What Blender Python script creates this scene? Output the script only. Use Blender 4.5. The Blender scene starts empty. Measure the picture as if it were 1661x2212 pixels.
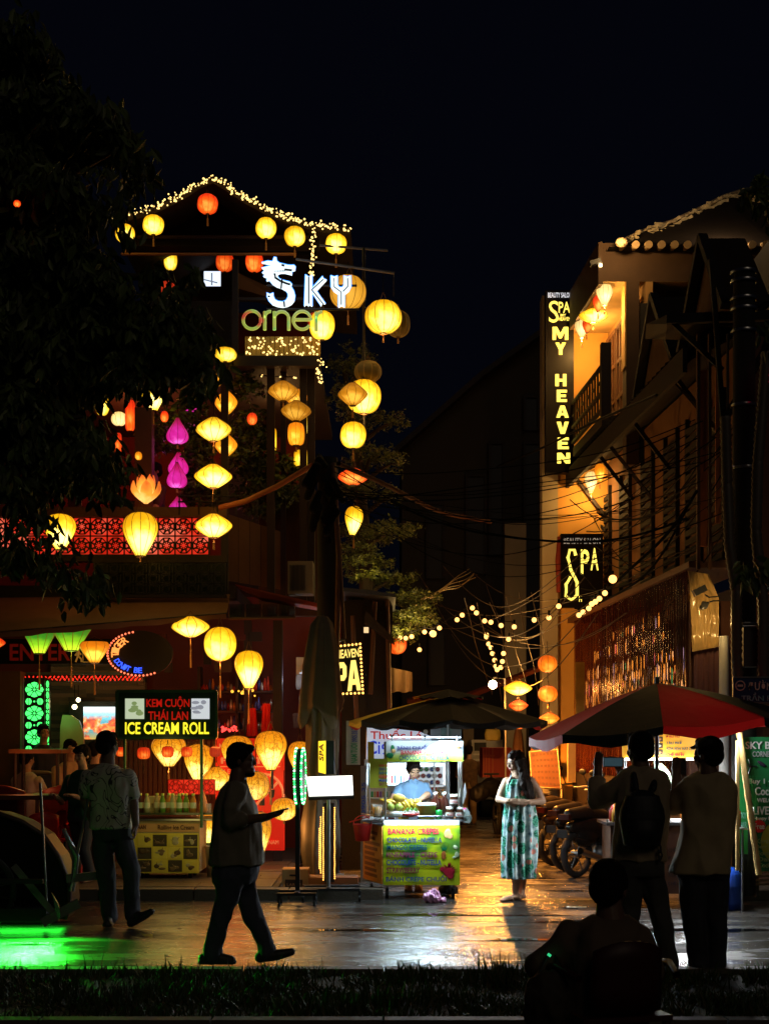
import bpy, math, random
from mathutils import Vector, Matrix, noise
R=math.radians
random.seed(7)
scn=bpy.context.scene
C=scn.collection
# ------------------------------------------------------------------ camera
F, CX, HY, CH=3072.0, 830.5, 1600.0, 1.68
cam_d=bpy.data.cameras.new('camera'); cam=bpy.data.objects.new('camera', cam_d); C.objects.link(cam)
cam.location=(0, 0, CH); cam.rotation_euler=(R(90), 0, 0)
cam_d.sensor_fit='VERTICAL'; cam_d.sensor_height=36.0; cam_d.lens=50.0
cam_d.shift_y=(HY-1106)/2212.0; cam_d.clip_end=500; cam_d.clip_start=0.1
scn.camera=cam
# ------------------------------------------------------------------ world: clear night sky
w=bpy.data.worlds.new('World'); scn.world=w; w.use_nodes=True
bg=w.node_tree.nodes['Background']
bg.inputs[0].default_value=(0.16, 0.20, 0.48, 1); bg.inputs[1].default_value=0.006
# ------------------------------------------------------------------ faint glow of the street behind the camera
sd=bpy.data.lights.new('street_glow', 'SUN'); so=bpy.data.objects.new('street_glow', sd); C.objects.link(so)
sd.energy=0.08; sd.angle=R(25); sd.color=(1, 0.82, 0.6); so.rotation_euler=(R(58), 0, R(18))
scn.view_settings.view_transform='Standard'; scn.view_settings.look='None'
scn.view_settings.exposure=0; scn.view_settings.gamma=1
scn.cycles.use_denoising=True
scn.cycles.max_bounces=6; scn.cycles.diffuse_bounces=3; scn.cycles.glossy_bounces=4
scn.cycles.transparent_max_bounces=8; scn.cycles.sample_clamp_indirect=4.0
scn.cycles.use_light_tree=True
scn.cycles.caustics_reflective=False; scn.cycles.caustics_refractive=False
def W(px, py, Y):
 return Vector(((px-CX)/F*Y, Y, CH+(HY-py)/F*Y))
def lamp(name, loc, power, col, parent=None, size=0.05, kind='POINT', sy=None, rot=None, spot=None):
 d=bpy.data.lights.new(name, kind); d.energy=power; d.color=col
 if kind=='POINT':d.shadow_soft_size=size
 elif kind=='AREA':
  d.shape='RECTANGLE'; d.size=size; d.size_y=sy or size
 elif kind=='SPOT':
  d.spot_size=spot or R(90); d.spot_blend=.6; d.shadow_soft_size=size
 o=bpy.data.objects.new(name, d); C.objects.link(o); o.location=Vector(loc)
 if rot:o.rotation_euler=rot
 if parent is not None:
  o.parent=parent; o.location=Vector(loc)-wl(parent)
 return o
 # ------------------------------------------------------------------ materials
_M={}
def M(name, col=(.5, .5, .5), rough=.7, metal=0., emit=None, es=0., var=.25, vs=6., bump=0., bs=40., spec=.5, alpha=1., trans=0.):
 if name in _M:return _M[name]
 m=bpy.data.materials.new(name); m.use_nodes=True; _M[name]=m
 nt=m.node_tree; n=nt.nodes; L=nt.links; b=n['Principled BSDF']
 b.inputs['Roughness'].default_value=rough; b.inputs['Metallic'].default_value=metal
 b.inputs['Specular IOR Level'].default_value=spec
 b.inputs['Alpha'].default_value=alpha; b.inputs['Transmission Weight'].default_value=trans
 c=(*col, 1)
 tc=n.new('ShaderNodeTexCoord')
 if var>0:
  nz=n.new('ShaderNodeTexNoise'); nz.inputs['Scale'].default_value=vs; nz.inputs['Detail'].default_value=5
  L.new(tc.outputs['Object'], nz.inputs['Vector'])
  mx=n.new('ShaderNodeMix'); mx.data_type='RGBA'
  mx.inputs[6].default_value=tuple(x*(1-var)for x in col)+(1, )
  mx.inputs[7].default_value=tuple(min(1, x*(1+var))for x in col)+(1, )
  L.new(nz.outputs['Fac'], mx.inputs[0]); L.new(mx.outputs[2], b.inputs['Base Color'])
 else:b.inputs['Base Color'].default_value=c
 if bump>0:
  nb=n.new('ShaderNodeTexNoise'); nb.inputs['Scale'].default_value=bs; nb.inputs['Detail'].default_value=4
  L.new(tc.outputs['Object'], nb.inputs['Vector'])
  bp=n.new('ShaderNodeBump'); bp.inputs['Strength'].default_value=bump; bp.inputs['Distance'].default_value=.01
  L.new(nb.outputs['Fac'], bp.inputs['Height']); L.new(bp.outputs[0], b.inputs['Normal'])
 if emit:
  b.inputs['Emission Color'].default_value=(*emit, 1); b.inputs['Emission Strength'].default_value=es
 return m
def E(name, col=(1, 1, 1), s=1.):
 return M(name, tuple(x*.5 for x in col), .5, emit=col, es=s, var=0)
def ramp(n, stops, interp='LINEAR'):
 r=n.new('ShaderNodeValToRGB'); cr=r.color_ramp; cr.interpolation=interp
 while len(cr.elements)<len(stops):cr.elements.new(.5)
 for e, (p, c)in zip(cr.elements, stops):e.position=p; e.color=(*c, 1)
 return r
def silk(name, stops, es, bulb=(.04, -.20, -.15), pat=0.):
 """lit silk: glow painted into the cloth by distance from an assumed bulb point"""
 if name in _M:return _M[name]
 m=bpy.data.materials.new(name); m.use_nodes=True; _M[name]=m
 nt=m.node_tree; n=nt.nodes; L=nt.links; b=n['Principled BSDF']
 tc=n.new('ShaderNodeTexCoord'); vm=n.new('ShaderNodeVectorMath'); vm.operation='DISTANCE'
 L.new(tc.outputs['Object'], vm.inputs[0]); vm.inputs[1].default_value=bulb
 nz=n.new('ShaderNodeTexNoise'); nz.inputs['Scale'].default_value=5; nz.inputs['Detail'].default_value=4
 L.new(tc.outputs['Object'], nz.inputs['Vector'])
 ad=n.new('ShaderNodeMath'); ad.operation='MULTIPLY_ADD'; ad.inputs[1].default_value=.22; ad.inputs[2].default_value=-.11
 L.new(nz.outputs['Fac'], ad.inputs[0])
 a2=n.new('ShaderNodeMath'); a2 .operation='ADD'; L.new(vm.outputs['Value'], a2 .inputs[0]); L.new(ad.outputs[0], a2 .inputs[1])
 r=ramp(n, stops); L.new(a2 .outputs[0], r.inputs[0])
 src=r.outputs[0]
 if pat>0:
  v=n.new('ShaderNodeTexVoronoi'); v.inputs['Scale'].default_value=6; v.feature='DISTANCE_TO_EDGE'
  n2=n.new('ShaderNodeTexNoise'); n2 .inputs['Scale'].default_value=4
  L.new(tc.outputs['Object'], n2 .inputs['Vector'])
  mv=n.new('ShaderNodeVectorMath'); mv.operation='MULTIPLY_ADD'; mv.inputs[1].default_value=(.5, .5, .5)
  L.new(n2 .outputs['Color'], mv.inputs[0]); L.new(tc.outputs['Object'], mv.inputs[2]); L.new(mv.outputs[0], v.inputs['Vector'])
  r2=ramp(n, [(0., (1-pat, (1-pat)*.75, (1-pat)*.5)), (.09, (1, 1, 1))]); L.new(v.outputs[0], r2 .inputs[0])
  mu=n.new('ShaderNodeMix'); mu.data_type='RGBA'; mu.blend_type='MULTIPLY'; mu.inputs[0].default_value=1
  L.new(src, mu.inputs[6]); L.new(r2 .outputs[0], mu.inputs[7]); src=mu.outputs[2]
 oi=n.new('ShaderNodeObjectInfo'); rm_=n.new('ShaderNodeMath'); rm_.operation='MULTIPLY_ADD'; rm_.inputs[1].default_value=.45*es; rm_.inputs[2].default_value=.76*es; L.new(oi.outputs['Random'], rm_.inputs[0]); L.new(rm_.outputs[0], b.inputs['Emission Strength'])
 L.new(src, b.inputs['Emission Color']); b.inputs['Emission Strength'].default_value=es
 b.inputs['Base Color'].default_value=(*[x*.2 for x in stops[-1][1]], 1); b.inputs['Roughness'].default_value=.6
 return m
 # ------------------------------------------------------------------ object helpers
def wl(o):
 v=Vector((0, 0, 0))
 while o is not None:v+=o.location; o=o.parent
 return v
def tag(o, label, cat, group=None):
 o['label']=label; o['category']=cat
 if group:o['group']=group
 return o
def T(name, label, cat, loc=(0, 0, 0), group=None):
 o=bpy.data.objects.new(name, None); C.objects.link(o); o.location=loc; o.empty_display_size=.1
 return tag(o, label, cat, group)
def kids(o):return[c for c in bpy.data.objects if c.parent==o]
def copy_tree(o, parent=None, _k=None):
 if _k is None:
  _k={}
  for c in bpy.data.objects:
   if c.parent:_k.setdefault(c.parent.name, []).append(c)
 c=o.copy(); C.objects.link(c)
 if parent is not None:c.parent=parent
 for ch in _k.get(o.name, []):copy_tree(ch, c, _k)
 return c
class MB:
 def __init__(s):s.v=[]; s.f=[]; s.m=[]; s.mi=0; s.sm=[]; s.smooth=False
 def mat(s, i):s.mi=i; return s
 def add(s, vs, fs, smooth=None):
  o=len(s.v); s.v+=[tuple(v)for v in vs]
  for f in fs:s.f.append([o+i for i in f]); s.m.append(s.mi); s.sm.append(s.smooth if smooth is None else smooth)
  return s
 def quad(s, a, b, c, d):return s.add([a, b, c, d], [(0, 1, 2, 3)])
 def box(s, c, sz, rz=0., rot=None):
  c=Vector(c); h=Vector(sz)/2; m=rot or Matrix.Rotation(rz, 3, 'Z')
  vs=[c+m@Vector((x*h.x, y*h.y, z*h.z))for x in(-1, 1)for y in(-1, 1)for z in(-1, 1)]
  return s.add(vs, [(0, 1, 3, 2), (4, 6, 7, 5), (0, 4, 5, 1), (2, 3, 7, 6), (0, 2, 6, 4), (1, 5, 7, 3)], False)
 def bb(s, x0, x1, y0, y1, z0, z1):return s.box(((x0+x1)/2, (y0+y1)/2, (z0+z1)/2), (x1-x0, y1-y0, z1-z0))
 def beam(s, p, q, w_, h_, up=(0, 0, 1)):
  p=Vector(p); q=Vector(q); d=(q-p); L=d.length; d.normalize(); u=Vector(up)
  if abs(d.dot(u))>.97:u=Vector((0, 1, 0))
  x=d.cross(u).normalized(); z=x.cross(d)
  return s.box((p+q)/2, (w_, L, h_), rot=Matrix((x, d, z)).transposed())
 def cyl(s, p, q, r0, r1=None, n=10, cap=True):
  r1=r0 if r1 is None else r1
  p=Vector(p); q=Vector(q); d=(q-p).normalized(); u=Vector((0, 0, 1))if abs(d.z)<.95 else Vector((1, 0, 0))
  x=d.cross(u).normalized(); y=d.cross(x)
  vs=[]
  for c, r in((p, r0), (q, r1)):
   for i in range(n):
    a=2*math.pi*i/n; vs.append(c+(x*math.cos(a)+y*math.sin(a))*r)
  s.add(vs, [(i, (i+1)%n, n+(i+1)%n, n+i)for i in range(n)], True)
  if cap:s.add(vs, [tuple(range(n))[::-1], tuple(range(n, 2*n))], False)
  return s
 def tube(s, pts, r, n=6):
  pts=[Vector(p)for p in pts]; vs=[]; k=len(pts)
  for i, p in enumerate(pts):
   d=(pts[min(i+1, k-1)]-pts[max(i-1, 0)]).normalized()
   u=Vector((0, 0, 1))if abs(d.z)<.95 else Vector((0, 1, 0))
   x=d.cross(u).normalized(); y=d.cross(x); rr=r[i]if isinstance(r, (list, tuple))else r
   for j in range(n):
    a=2*math.pi*j/n; vs.append(p+(x*math.cos(a)+y*math.sin(a))*rr)
  fs=[(i*n+j, i*n+(j+1)%n, (i+1)*n+(j+1)%n, (i+1)*n+j)for i in range(k-1)for j in range(n)]
  return s.add(vs, fs, True)
 def lathe(s, prof, c=(0, 0, 0), n=24, dent=0., ribs=0, sx=1., sy=1.):
  c=Vector(c); vs=[]
  for r, z in prof:
   for j in range(n):
    a=2*math.pi*j/n; rr=r
    if dent and ribs:rr=r*(1-dent*abs(math.sin(a*ribs/2)))
    vs.append(c+Vector((rr*sx*math.cos(a), rr*sy*math.sin(a), z)))
  k=len(prof)
  fs=[(i*n+j, i*n+(j+1)%n, (i+1)*n+(j+1)%n, (i+1)*n+j)for i in range(k-1)for j in range(n)]
  return s.add(vs, fs, True)
 def ball(s, c, r, n=10, m=7, rot=None):
  r=Vector((r, r, r))if isinstance(r, (int, float))else Vector(r); c=Vector(c); vs=[]
  for i in range(m+1):
   t=math.pi*i/m
   for j in range(n):
    a=2*math.pi*j/n
    p=Vector((r.x*math.sin(t)*math.cos(a), r.y*math.sin(t)*math.sin(a), r.z*math.cos(t)))
    vs.append(c+(rot@p if rot else p))
  fs=[(i*n+j, (i+1)*n+j, (i+1)*n+(j+1)%n, i*n+(j+1)%n)for i in range(m)for j in range(n)]
  return s.add(vs, fs, True)
 def prism(s, poly, d):
  """poly: 3d points of a flat outline; extruded by vector d"""
  d=Vector(d); n=len(poly); a=[Vector(p)for p in poly]; vs=a+[p+d for p in a]
  fs=[tuple(range(n)), tuple(range(n, 2*n))[::-1]]+[(i, n+i, n+(i+1)%n, (i+1)%n)for i in range(n)]
  return s.add(vs, fs, False)
 def build(s, name, mats, parent=None, loc=None, label=None, cat=None, group=None, kind=None):
  if not isinstance(mats, (list, tuple)):mats=[mats]
  org=wl(parent)if parent is not None else(Vector(loc)if loc is not None else Vector((0, 0, 0)))
  me=bpy.data.meshes.new(name)
  me.from_pydata([tuple(Vector(v)-org)for v in s.v], [], s.f)
  for m in mats:me.materials.append(m)
  me.polygons.foreach_set('material_index', s.m); me.polygons.foreach_set('use_smooth', s.sm)
  me.update()
  o=bpy.data.objects.new(name, me); C.objects.link(o)
  if parent is not None:o.parent=parent
  else:o.location=org
  if label:o['label']=label
  if cat:o['category']=cat
  if group:o['group']=group
  if kind:o['kind']=kind
  return o
def struct(name, mb, mats):return mb.build(name, mats, kind='structure')
def pt(p, px, py, Y, dz=0):
 return W(px, py, Y)
def pane(px0, py0, px1, py1, Y, t=.03):
 """box whose front face fills the given area at distance Y"""
 a=W(px0, py0, Y); b=W(px1, py1, Y); m=MB()
 m.bb(a.x, b.x, Y, Y+t, b.z, a.z); return m
_tc={}
def text_geo(s, bold):
 bold=min(bold, .018)if bold<.06 else bold; k=(s, bold)
 if k in _tc:return _tc[k]
 cu=bpy.data.curves.new('t', 'FONT'); cu.body=s; cu.resolution_u=3; cu.offset=bold; cu.fill_mode='FRONT'
 o=bpy.data.objects.new('t', cu); C.objects.link(o)
 dg=bpy.context.evaluated_depsgraph_get(); me=bpy.data.meshes.new_from_object(o.evaluated_get(dg))
 vs=[v.co.copy()for v in me.vertices]; fs=[tuple(p.vertices)for p in me.polygons]
 bpy.data.objects.remove(o); bpy.data.curves.remove(cu); bpy.data.meshes.remove(me)
 if vs:
  x0=min(v.x for v in vs); x1=max(v.x for v in vs); y0=min(v.y for v in vs); y1=max(v.y for v in vs)
  vs=[((v.x-x0)/max(1e-6, x1-x0), (v.y-y0)/max(1e-6, y1-y0))for v in vs]
 _tc[k]=(vs, fs); return _tc[k]
def text(s, o, u, v, mat, parent, bold=.02, th=.004, name='lettering'):
 """letters fitted into the parallelogram o, o+u, o+v; solid, th thick"""
 vs, fs=text_geo(s, bold); o=Vector(o); u=Vector(u); v=Vector(v); nrm=u.cross(v).normalized()*th
 a=[o+u*x+v*y for x, y in vs]; k=len(a)
 m=MB(); m.add([p+nrm for p in a]+a, fs+[tuple(k+i for i in f[::-1])for f in fs])
 cnt={}
 for f in fs:
  for i in range(len(f)):
   e=(f[i], f[(i+1)%len(f)]); cnt[e]=1
 side=[e for e in cnt if(e[1], e[0])not in cnt]
 m.add([p+nrm for p in a]+a, [(e[1], e[0], k+e[0], k+e[1])for e in side])
 return m.build(name, mat, parent)
def textp(s, px0, py0, px1, py1, Y, mat, parent, bold=.02, th=.004, name='lettering'):
 a=W(px0, py1, Y); b=W(px1, py1, Y); c=W(px0, py0, Y)
 return text(s, a, b-a, c-a, mat, parent, bold, th, name)
K=dict(black=M('black_paint', (.012, .012, .013), .5), dark=M('dark_wood', (.018, .009, .006), .65, bump=.3), near_black=M('near_black_boards', (.012, .008, .006), .8, bump=.4), steel=M('brushed_steel', (.45, .45, .46), .3, 1., var=.1), gsteel=M('grey_steel', (.16, .17, .18), .4, .6), alu=M('aluminium', (.5, .5, .5), .35, .9), white=M('white_paint', (.75, .75, .72), .5, var=.08), cream=M('cream_wall', (.42, .36, .26), .85, bump=.3, vs=2), ochre=M('ochre_plaster', (.68, .36, .08), .85, var=.15, vs=1.5, bump=.2), grey=M('grey_concrete', (.22, .2, .17), .9, bump=.5, vs=2), dgrey=M('dark_concrete', (.045, .036, .026), .9, bump=.5, vs=1.2), brown=M('brown_wood', (.12, .05, .022), .6, bump=.3), red=M('red_plastic', (.55, .02, .015), .4), blue=M('blue_plastic', (.01, .06, .4), .4), rubber=M('rubber', (.015, .015, .015), .8), tile=M('roof_tile', (.030, .02, .015), .85, bump=.6, spec=.2), iron=M('wrought_iron', (.015, .013, .012), .6, .3), wire=M('black_cable', (.007, .006, .005), .85, spec=.15), cord=M('lantern_cord', (.25, .12, .04), .7), leafd=M('dark_leaf', (.035, .06, .02), .55), leafl=M('green_leaf', (.10, .15, .025), .5), bark=M('bark', (.05, .035, .022), .9, bump=.6), skin=M('skin', (.42, .23, .15), .55, var=.08), hair=M('black_hair', (.008, .005, .004), .85, spec=.12), glass=M('clear_glass', (.9, .95, .95), .05, trans=1., var=0), )  # darkest boards: one flat near-black colour
EW=E('warm_bulb', (1, .48, .12), 3.0); EY=E('fairy_bulb', (1, .66, .20), 2.2)
EC=E('cool_tube', (.72, .9, 1.), 5.)
# ================================================================== THE SETTING
def road_mat():
 m=bpy.data.materials.new('wet_asphalt'); m.use_nodes=True; nt=m.node_tree; n=nt.nodes; L=nt.links; b=n['Principled BSDF']
 tc=n.new('ShaderNodeTexCoord')
 mp=n.new('ShaderNodeMapping'); mp.inputs['Scale'].default_value=(.55, 1.5, 1); L.new(tc.outputs['Object'], mp.inputs['Vector'])
 big=n.new('ShaderNodeTexNoise'); big.inputs['Scale'].default_value=1.6; big.inputs['Detail'].default_value=8; big.inputs['Roughness'].default_value=.65; L.new(mp.outputs[0], big.inputs['Vector'])
 r1=ramp(n, [(.34, (.04, .04, .04)), (.45, (.16, .16, .16)), (.54, (.27, .27, .27)), (.72, (.42, .42, .42))]); L.new(big.outputs['Fac'], r1 .inputs[0]); L.new(r1 .outputs[0], b.inputs['Roughness'])
 fine=n.new('ShaderNodeTexNoise'); fine.inputs['Scale'].default_value=90; fine.inputs['Detail'].default_value=3; L.new(tc.outputs['Object'], fine.inputs['Vector'])
 mid=n.new('ShaderNodeTexNoise'); mid.inputs['Scale'].default_value=7; mid.inputs['Detail'].default_value=6; L.new(mp.outputs[0], mid.inputs['Vector'])
 r2=ramp(n, [(.3, (.014, .013, .012)), (.7, (.05, .046, .041))]); L.new(mid.outputs['Fac'], r2 .inputs[0])
 wp=n.new('ShaderNodeVectorMath'); wp.operation='MULTIPLY_ADD'; wp.inputs[1].default_value=(.5, .5, 0); L.new(mid.outputs['Color'], wp.inputs[0]); L.new(tc.outputs['Object'], wp.inputs[2])
 vc=n.new('ShaderNodeTexVoronoi'); vc.feature='DISTANCE_TO_EDGE'; vc.inputs['Scale'].default_value=.42; L.new(wp.outputs[0], vc.inputs['Vector'])
 rc=ramp(n, [(.006, (.25, .25, .25)), (.014, (1, 1, 1))]); L.new(vc.outputs[0], rc.inputs[0]); mc=n.new('ShaderNodeMix'); mc.data_type='RGBA'; mc.blend_type='MULTIPLY'; mc.inputs[0].default_value=1
 st_n=n.new('ShaderNodeTexNoise'); st_n.inputs['Scale'].default_value=.9; st_n.inputs['Detail'].default_value=7; L.new(tc.outputs['Object'], st_n.inputs['Vector']); rs_=ramp(n, [(.35, (.45, .45, .45)), (.6, (1.25, 1.25, 1.25))]); L.new(st_n.outputs['Fac'], rs_.inputs[0])
 m2_=n.new('ShaderNodeMix'); m2_.data_type='RGBA'; m2_.blend_type='MULTIPLY'; m2_.inputs[0].default_value=1; L.new(r2 .outputs[0], m2_.inputs[6]); L.new(rs_.outputs[0], m2_.inputs[7])
 L.new(m2_.outputs[2], mc.inputs[6]); L.new(rc.outputs[0], mc.inputs[7]); L.new(mc.outputs[2], b.inputs['Base Color'])
 ad=n.new('ShaderNodeMath'); ad.operation='MULTIPLY_ADD'; ad.inputs[1].default_value=.25
 L.new(fine.outputs['Fac'], ad.inputs[0]); L.new(mid.outputs['Fac'], ad.inputs[2])
 r3=ramp(n, [(.34, (0, 0, 0)), (.46, (1, 1, 1))]); L.new(big.outputs['Fac'], r3 .inputs[0])
 mu=n.new('ShaderNodeMath'); mu.operation='MULTIPLY'; L.new(ad.outputs[0], mu.inputs[0]); L.new(r3 .outputs[0], mu.inputs[1])
 bp=n.new('ShaderNodeBump'); bp.inputs['Strength'].default_value=.55; bp.inputs['Distance'].default_value=.02
 L.new(mu.outputs[0], bp.inputs['Height']); L.new(bp.outputs[0], b.inputs['Normal'])
 b.inputs['Specular IOR Level'].default_value=.8
 return m
road=road_mat()
alley_m=road.copy(); alley_m.name='worn_wet_concrete'
for nd in alley_m.node_tree.nodes:
 if nd.type=='VALTORGB' and.04<nd.color_ramp.elements[1].color[0]<.06 and nd.color_ramp.elements[0].color[0]<.02:nd.color_ramp.elements[0].color=(.05, .045, .04, 1); nd.color_ramp.elements[1].color=(.19, .17, .15, 1)
struct('ground', MB().quad((-90, -10, -.02), (90, -10, -.02), (90, 160, -.02), (-90, 160, -.02)), M('dark_earth', (.04, .033, .025), .95))
struct('road', MB().quad((-30, 10.25, 0), (30, 10.25, 0), (30, 15.2, 0), (-30, 15.2, 0)), road)
struct('alley', MB().quad((-2.2, 15.2, 0), (4.3, 15.2, 0), (3.4, 60, 0), (-2.2, 60, 0)), alley_m)
struct('foreground_path', MB().quad((-30, -4, 0), (30, -4, 0), (30, 8.25, 0), (-30, 8.25, 0)), M('path_paving', (.02, .018, .016), .6, bump=.4))
kb=M('kerb_stone', (.085, .07, .05), .7, bump=.4, vs=3)
m=MB()
for i in range(40):m.bb(-20+i, -20+i+.985, 10.12, 10.25, -.02, .055)
struct('kerb', m, kb)
m=MB()
for i in range(40):m.bb(-20+i, -20+i+.985, 8.25, 8.36, -.02, .06)
struct('kerb', m, kb)
struct('verge_soil', MB().quad((-20, 8.36, .02), (20, 8.36, .02), (20, 10.12, .02), (-20, 10.12, .02)), M('verge_soil', (.03, .035, .015), .95, bump=.6))
m=MB(); rg=random.Random(3)
for i in range(20000):
 x=rg.uniform(-3.6, 3.6); y=rg.uniform(8.38, 10.1)
 if noise.noise(Vector((x*1.9, y*2.6, 3)))<-.18 and rg.random()<.85:continue
 h=rg.uniform(.035, .085)*(1.5 if rg.random()<.07 else 1)*(.6+.8*noise.noise(Vector((x*1.5, y*2, 0)))+.3)
 h=max(h, .02)*(1+1.3*max(0, noise.noise(Vector((x*3.1, y*2, 7))))+(.7 if y>9.95 and rg.random()<.3 else 0)); a=rg.uniform(0, math.pi); w_=rg.uniform(.004, .009); lx=rg.gauss(0, .035); ly=rg.gauss(0, .03)
 dx=math.cos(a)*w_; dy=math.sin(a)*w_; m.mi=0 if rg.random()<.8 else 1
 m.add([(x-dx, y-dy, .02), (x+dx, y+dy, .02), (x+dx*.7+lx*.5, y+dy*.7+ly*.5, .02+h*.6), (x-dx*.7+lx*.5, y-dy*.7+ly*.5, .02+h*.6), (x+lx, y+ly, .02+h)], [(0, 1, 2, 3), (3, 2, 4)])
m.build('grass', [M('grass_blade', (.035, .065, .014), .6, spec=.25), M('dry_blade', (.09, .075, .03), .6, spec=.25)], label='short wet grass on the verge along the near kerb', cat='grass', kind='stuff')
pv=MB(); pv.bb(-16, -1.15, 15.2, 40, -.02, .10)
struct('pavement', pv, M('pavement_bed', (.06, .05, .04), .8, bump=.5))
m=MB(); rg=random.Random(5); y=15.0
m.mi=1
for i in range(16):m.bb(-16+i, -16+i+.985, 14.98, 15.2, -.02, .115)
m.mi=0; yy=15.21
while yy<18.4:
 d=.45; x=-9.0+rg.uniform(-.3, 0)
 while x<-1.3:
  l=rg.uniform(.45, .9); l=min(l, -1.2-x); m.bb(x, x+l-.012, yy, yy+d-.012, .09, .115+rg.uniform(0, .006)); x+=l
  if l<.05:break
 yy+=d
struct('pavement_slabs', m, [M('flagstone', (.07, .052, .036), .6, bump=.5, vs=3), kb])
m=MB(); m.bb(3.75, 12, 14.9, 30, -.02, .11); struct('right_pavement', m, M('right_pavement', (.09, .06, .04), .7, bump=.5, vs=3))
# ---------------------------------------------------------------- left corner restaurant building
lb=T('restaurant_building', 'three storey timber corner restaurant hung with lanterns, left of the alley', 'building', (-4.5, 19, 0))
def px_x(px, Y):return(px-CX)/F*Y
def pz(py, Y):return CH+(HY-py)/F*Y
m=MB(); m.bb(-9, px_x(742, 21), 21, 21.2, .1, pz(1290, 21)); m.build('back_wall', M('red_glow_boards', (.16, .025, .014), .7, bump=.4, vs=3), lb)  # red glow of the interior mixed into the board colour
m=MB()
rg=random.Random(11); z=1.2
while z<3.1:
 x=px_x(110, 20.8)
 while x<px_x(312, 20.8):
  l=rg.uniform(.12, .42); m.mi=rg.randrange(3); m.bb(x, min(x+l, px_x(314, 20.8))-.004, 20.84-rg.uniform(0, .04), 21, z, z+.052); x+=l
 z+=.056
m.build('stone_cladding', [M('slate_a', (.20, .16, .11), .8, bump=.5), M('slate_b', (.11, .10, .08), .8, bump=.5), M('slate_c', (.27, .2, .13), .8, bump=.5)], lb)
m=MB(); m.bb(-9.5, px_x(505, 18), 18.15, 23, pz(1290, 18), pz(1262, 18)); m.build('first_floor_slab', K['dark'], lb)
m=MB(); m.bb(-9.5, px_x(640, 18.6), 23, 23.2, 3.0, 8.6); m.build('upper_back_wall', M('upper_red_glow_boards', (.15, .018, .01), .8, bump=.4), lb)  # boards reddened to carry the upper floor's red glow
m=MB(); m.bb(-9.5, px_x(690, 18.6), 18.6, 23.2, pz(790, 18.6), pz(772, 18.6)); m.build('second_floor_slab', K['dark'], lb)
for(px, y0, y1, Y, w_)in((485, 815, 1290, 18.0, .09), (310, 880, 1110, 18.3, .22), (585, 790, 1290, 18.6, .10), (612, 790, 1300, 18.9, .07), (655, 790, 1300, 18.6, .09), (672, 600, 1300, 18.7, .10), (508, 560, 800, 18.6, .08), (17, 1450, 1880, 18.6, .34), (600, 1340, 1880, 18.5, .12), (535, 1340, 1880, 19.5, .1), (8, 800, 1110, 18.3, .2), (160, 800, 1110, 18.5, .15)):
 m=MB(); x=px_x(px, Y); m.bb(x-w_/2, x+w_/2, Y, Y+w_, pz(y1, Y), pz(y0, Y)); m.build('post', K['brown']if w_>.15 else K['dark'], lb)
def lattice(px0, py0, px1, py1, Y, cell, bar, style=0, t=.02):
 m=MB(); a=W(px0, py0, Y); b=W(px1, py1, Y); nx=max(1, round((b.x-a.x)/cell)); nz_=max(1, round((a.z-b.z)/cell))
 cx=(b.x-a.x)/nx; cz=(a.z-b.z)/nz_
 def seg(x0, z0, x1, z1, w_=bar):
  m.beam((x0, Y, z0), (x1, Y, z1), w_, t, up=(0, 1, 0))
 for i in range(nx+1):seg(a.x+i*cx, b.z, a.x+i*cx, a.z)
 for j in range(nz_+1):seg(a.x, b.z+j*cz, b.x, b.z+j*cz)
 for i in range(nx):
  for j in range(nz_):
   x=a.x+(i+.5)*cx; z=b.z+(j+.5)*cz
   r=min(cx, cz)/2; k=8
   if style==0:
    for q in range(k):
     an=math.pi*2*q/k+math.pi/8; an2=an+math.pi*2/k
     c1, s1, c2, s2=math.cos(an), math.sin(an), math.cos(an2), math.sin(an2)
     seg(x+c1*r*.5, z+s1*r*.5, x+c2*r*.5, z+s2*r*.5, bar*.8)
     seg(x+c1*r*.95, z+s1*r*.95, x+c2*r*.95, z+s2*r*.95, bar*.8)
     seg(x+c1*r*.22, z+s1*r*.22, x+c1*r*.95, z+s1*r*.95, bar*.7)
     am=(an+an2)/2; seg(x+math.cos(am)*r*.5, z+math.sin(am)*r*.5, x+c1*r*.95, z+s1*r*.95, bar*.6)
   else:
    for q in range(k):
     an=math.pi*2*q/k+math.pi/8; an2=an+math.pi*2/k
     seg(x+math.cos(an)*r*.7, z+math.sin(an)*r*.7, x+math.cos(an2)*r*.7, z+math.sin(an2)*r*.7, bar)
    for q in range(4):
     an=math.pi/4+q*math.pi/2; seg(x+math.cos(an)*r*.7, z+math.sin(an)*r*.7, x+math.cos(an)*r*1.4, z+math.sin(an)*r*1.4, bar)
 return m
par=T('balcony_lattice_panel', 'pierced black balcony panel glowing red and pink behind the balloon lanterns', 'balcony panel', W(200, 1200, 18.0))
lattice(-60, 1117, 452, 1199, 17.95, .21, .017).build('lattice', K['black'], par)
mt=bpy.data.materials.new('red_backlight'); mt.use_nodes=True; n=mt.node_tree.nodes; L=mt.node_tree.links
tc=n.new('ShaderNodeTexCoord'); nz=n.new('ShaderNodeTexNoise'); nz.inputs['Scale'].default_value=2.2; nz.inputs['Detail'].default_value=3
r=ramp(n, [(.32, (.42, .005, .002)), (.52, (.8, .03, .012)), (.72, (1, .22, .12))]); L.new(tc.outputs['Object'], nz.inputs['Vector']); L.new(nz.outputs['Fac'], r.inputs[0])
L.new(r.outputs[0], n['Principled BSDF'].inputs['Emission Color']); n['Principled BSDF'].inputs['Emission Strength'].default_value=1.0; n['Principled BSDF'].inputs['Base Color'].default_value=(.3, .05, .05, 1)
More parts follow.
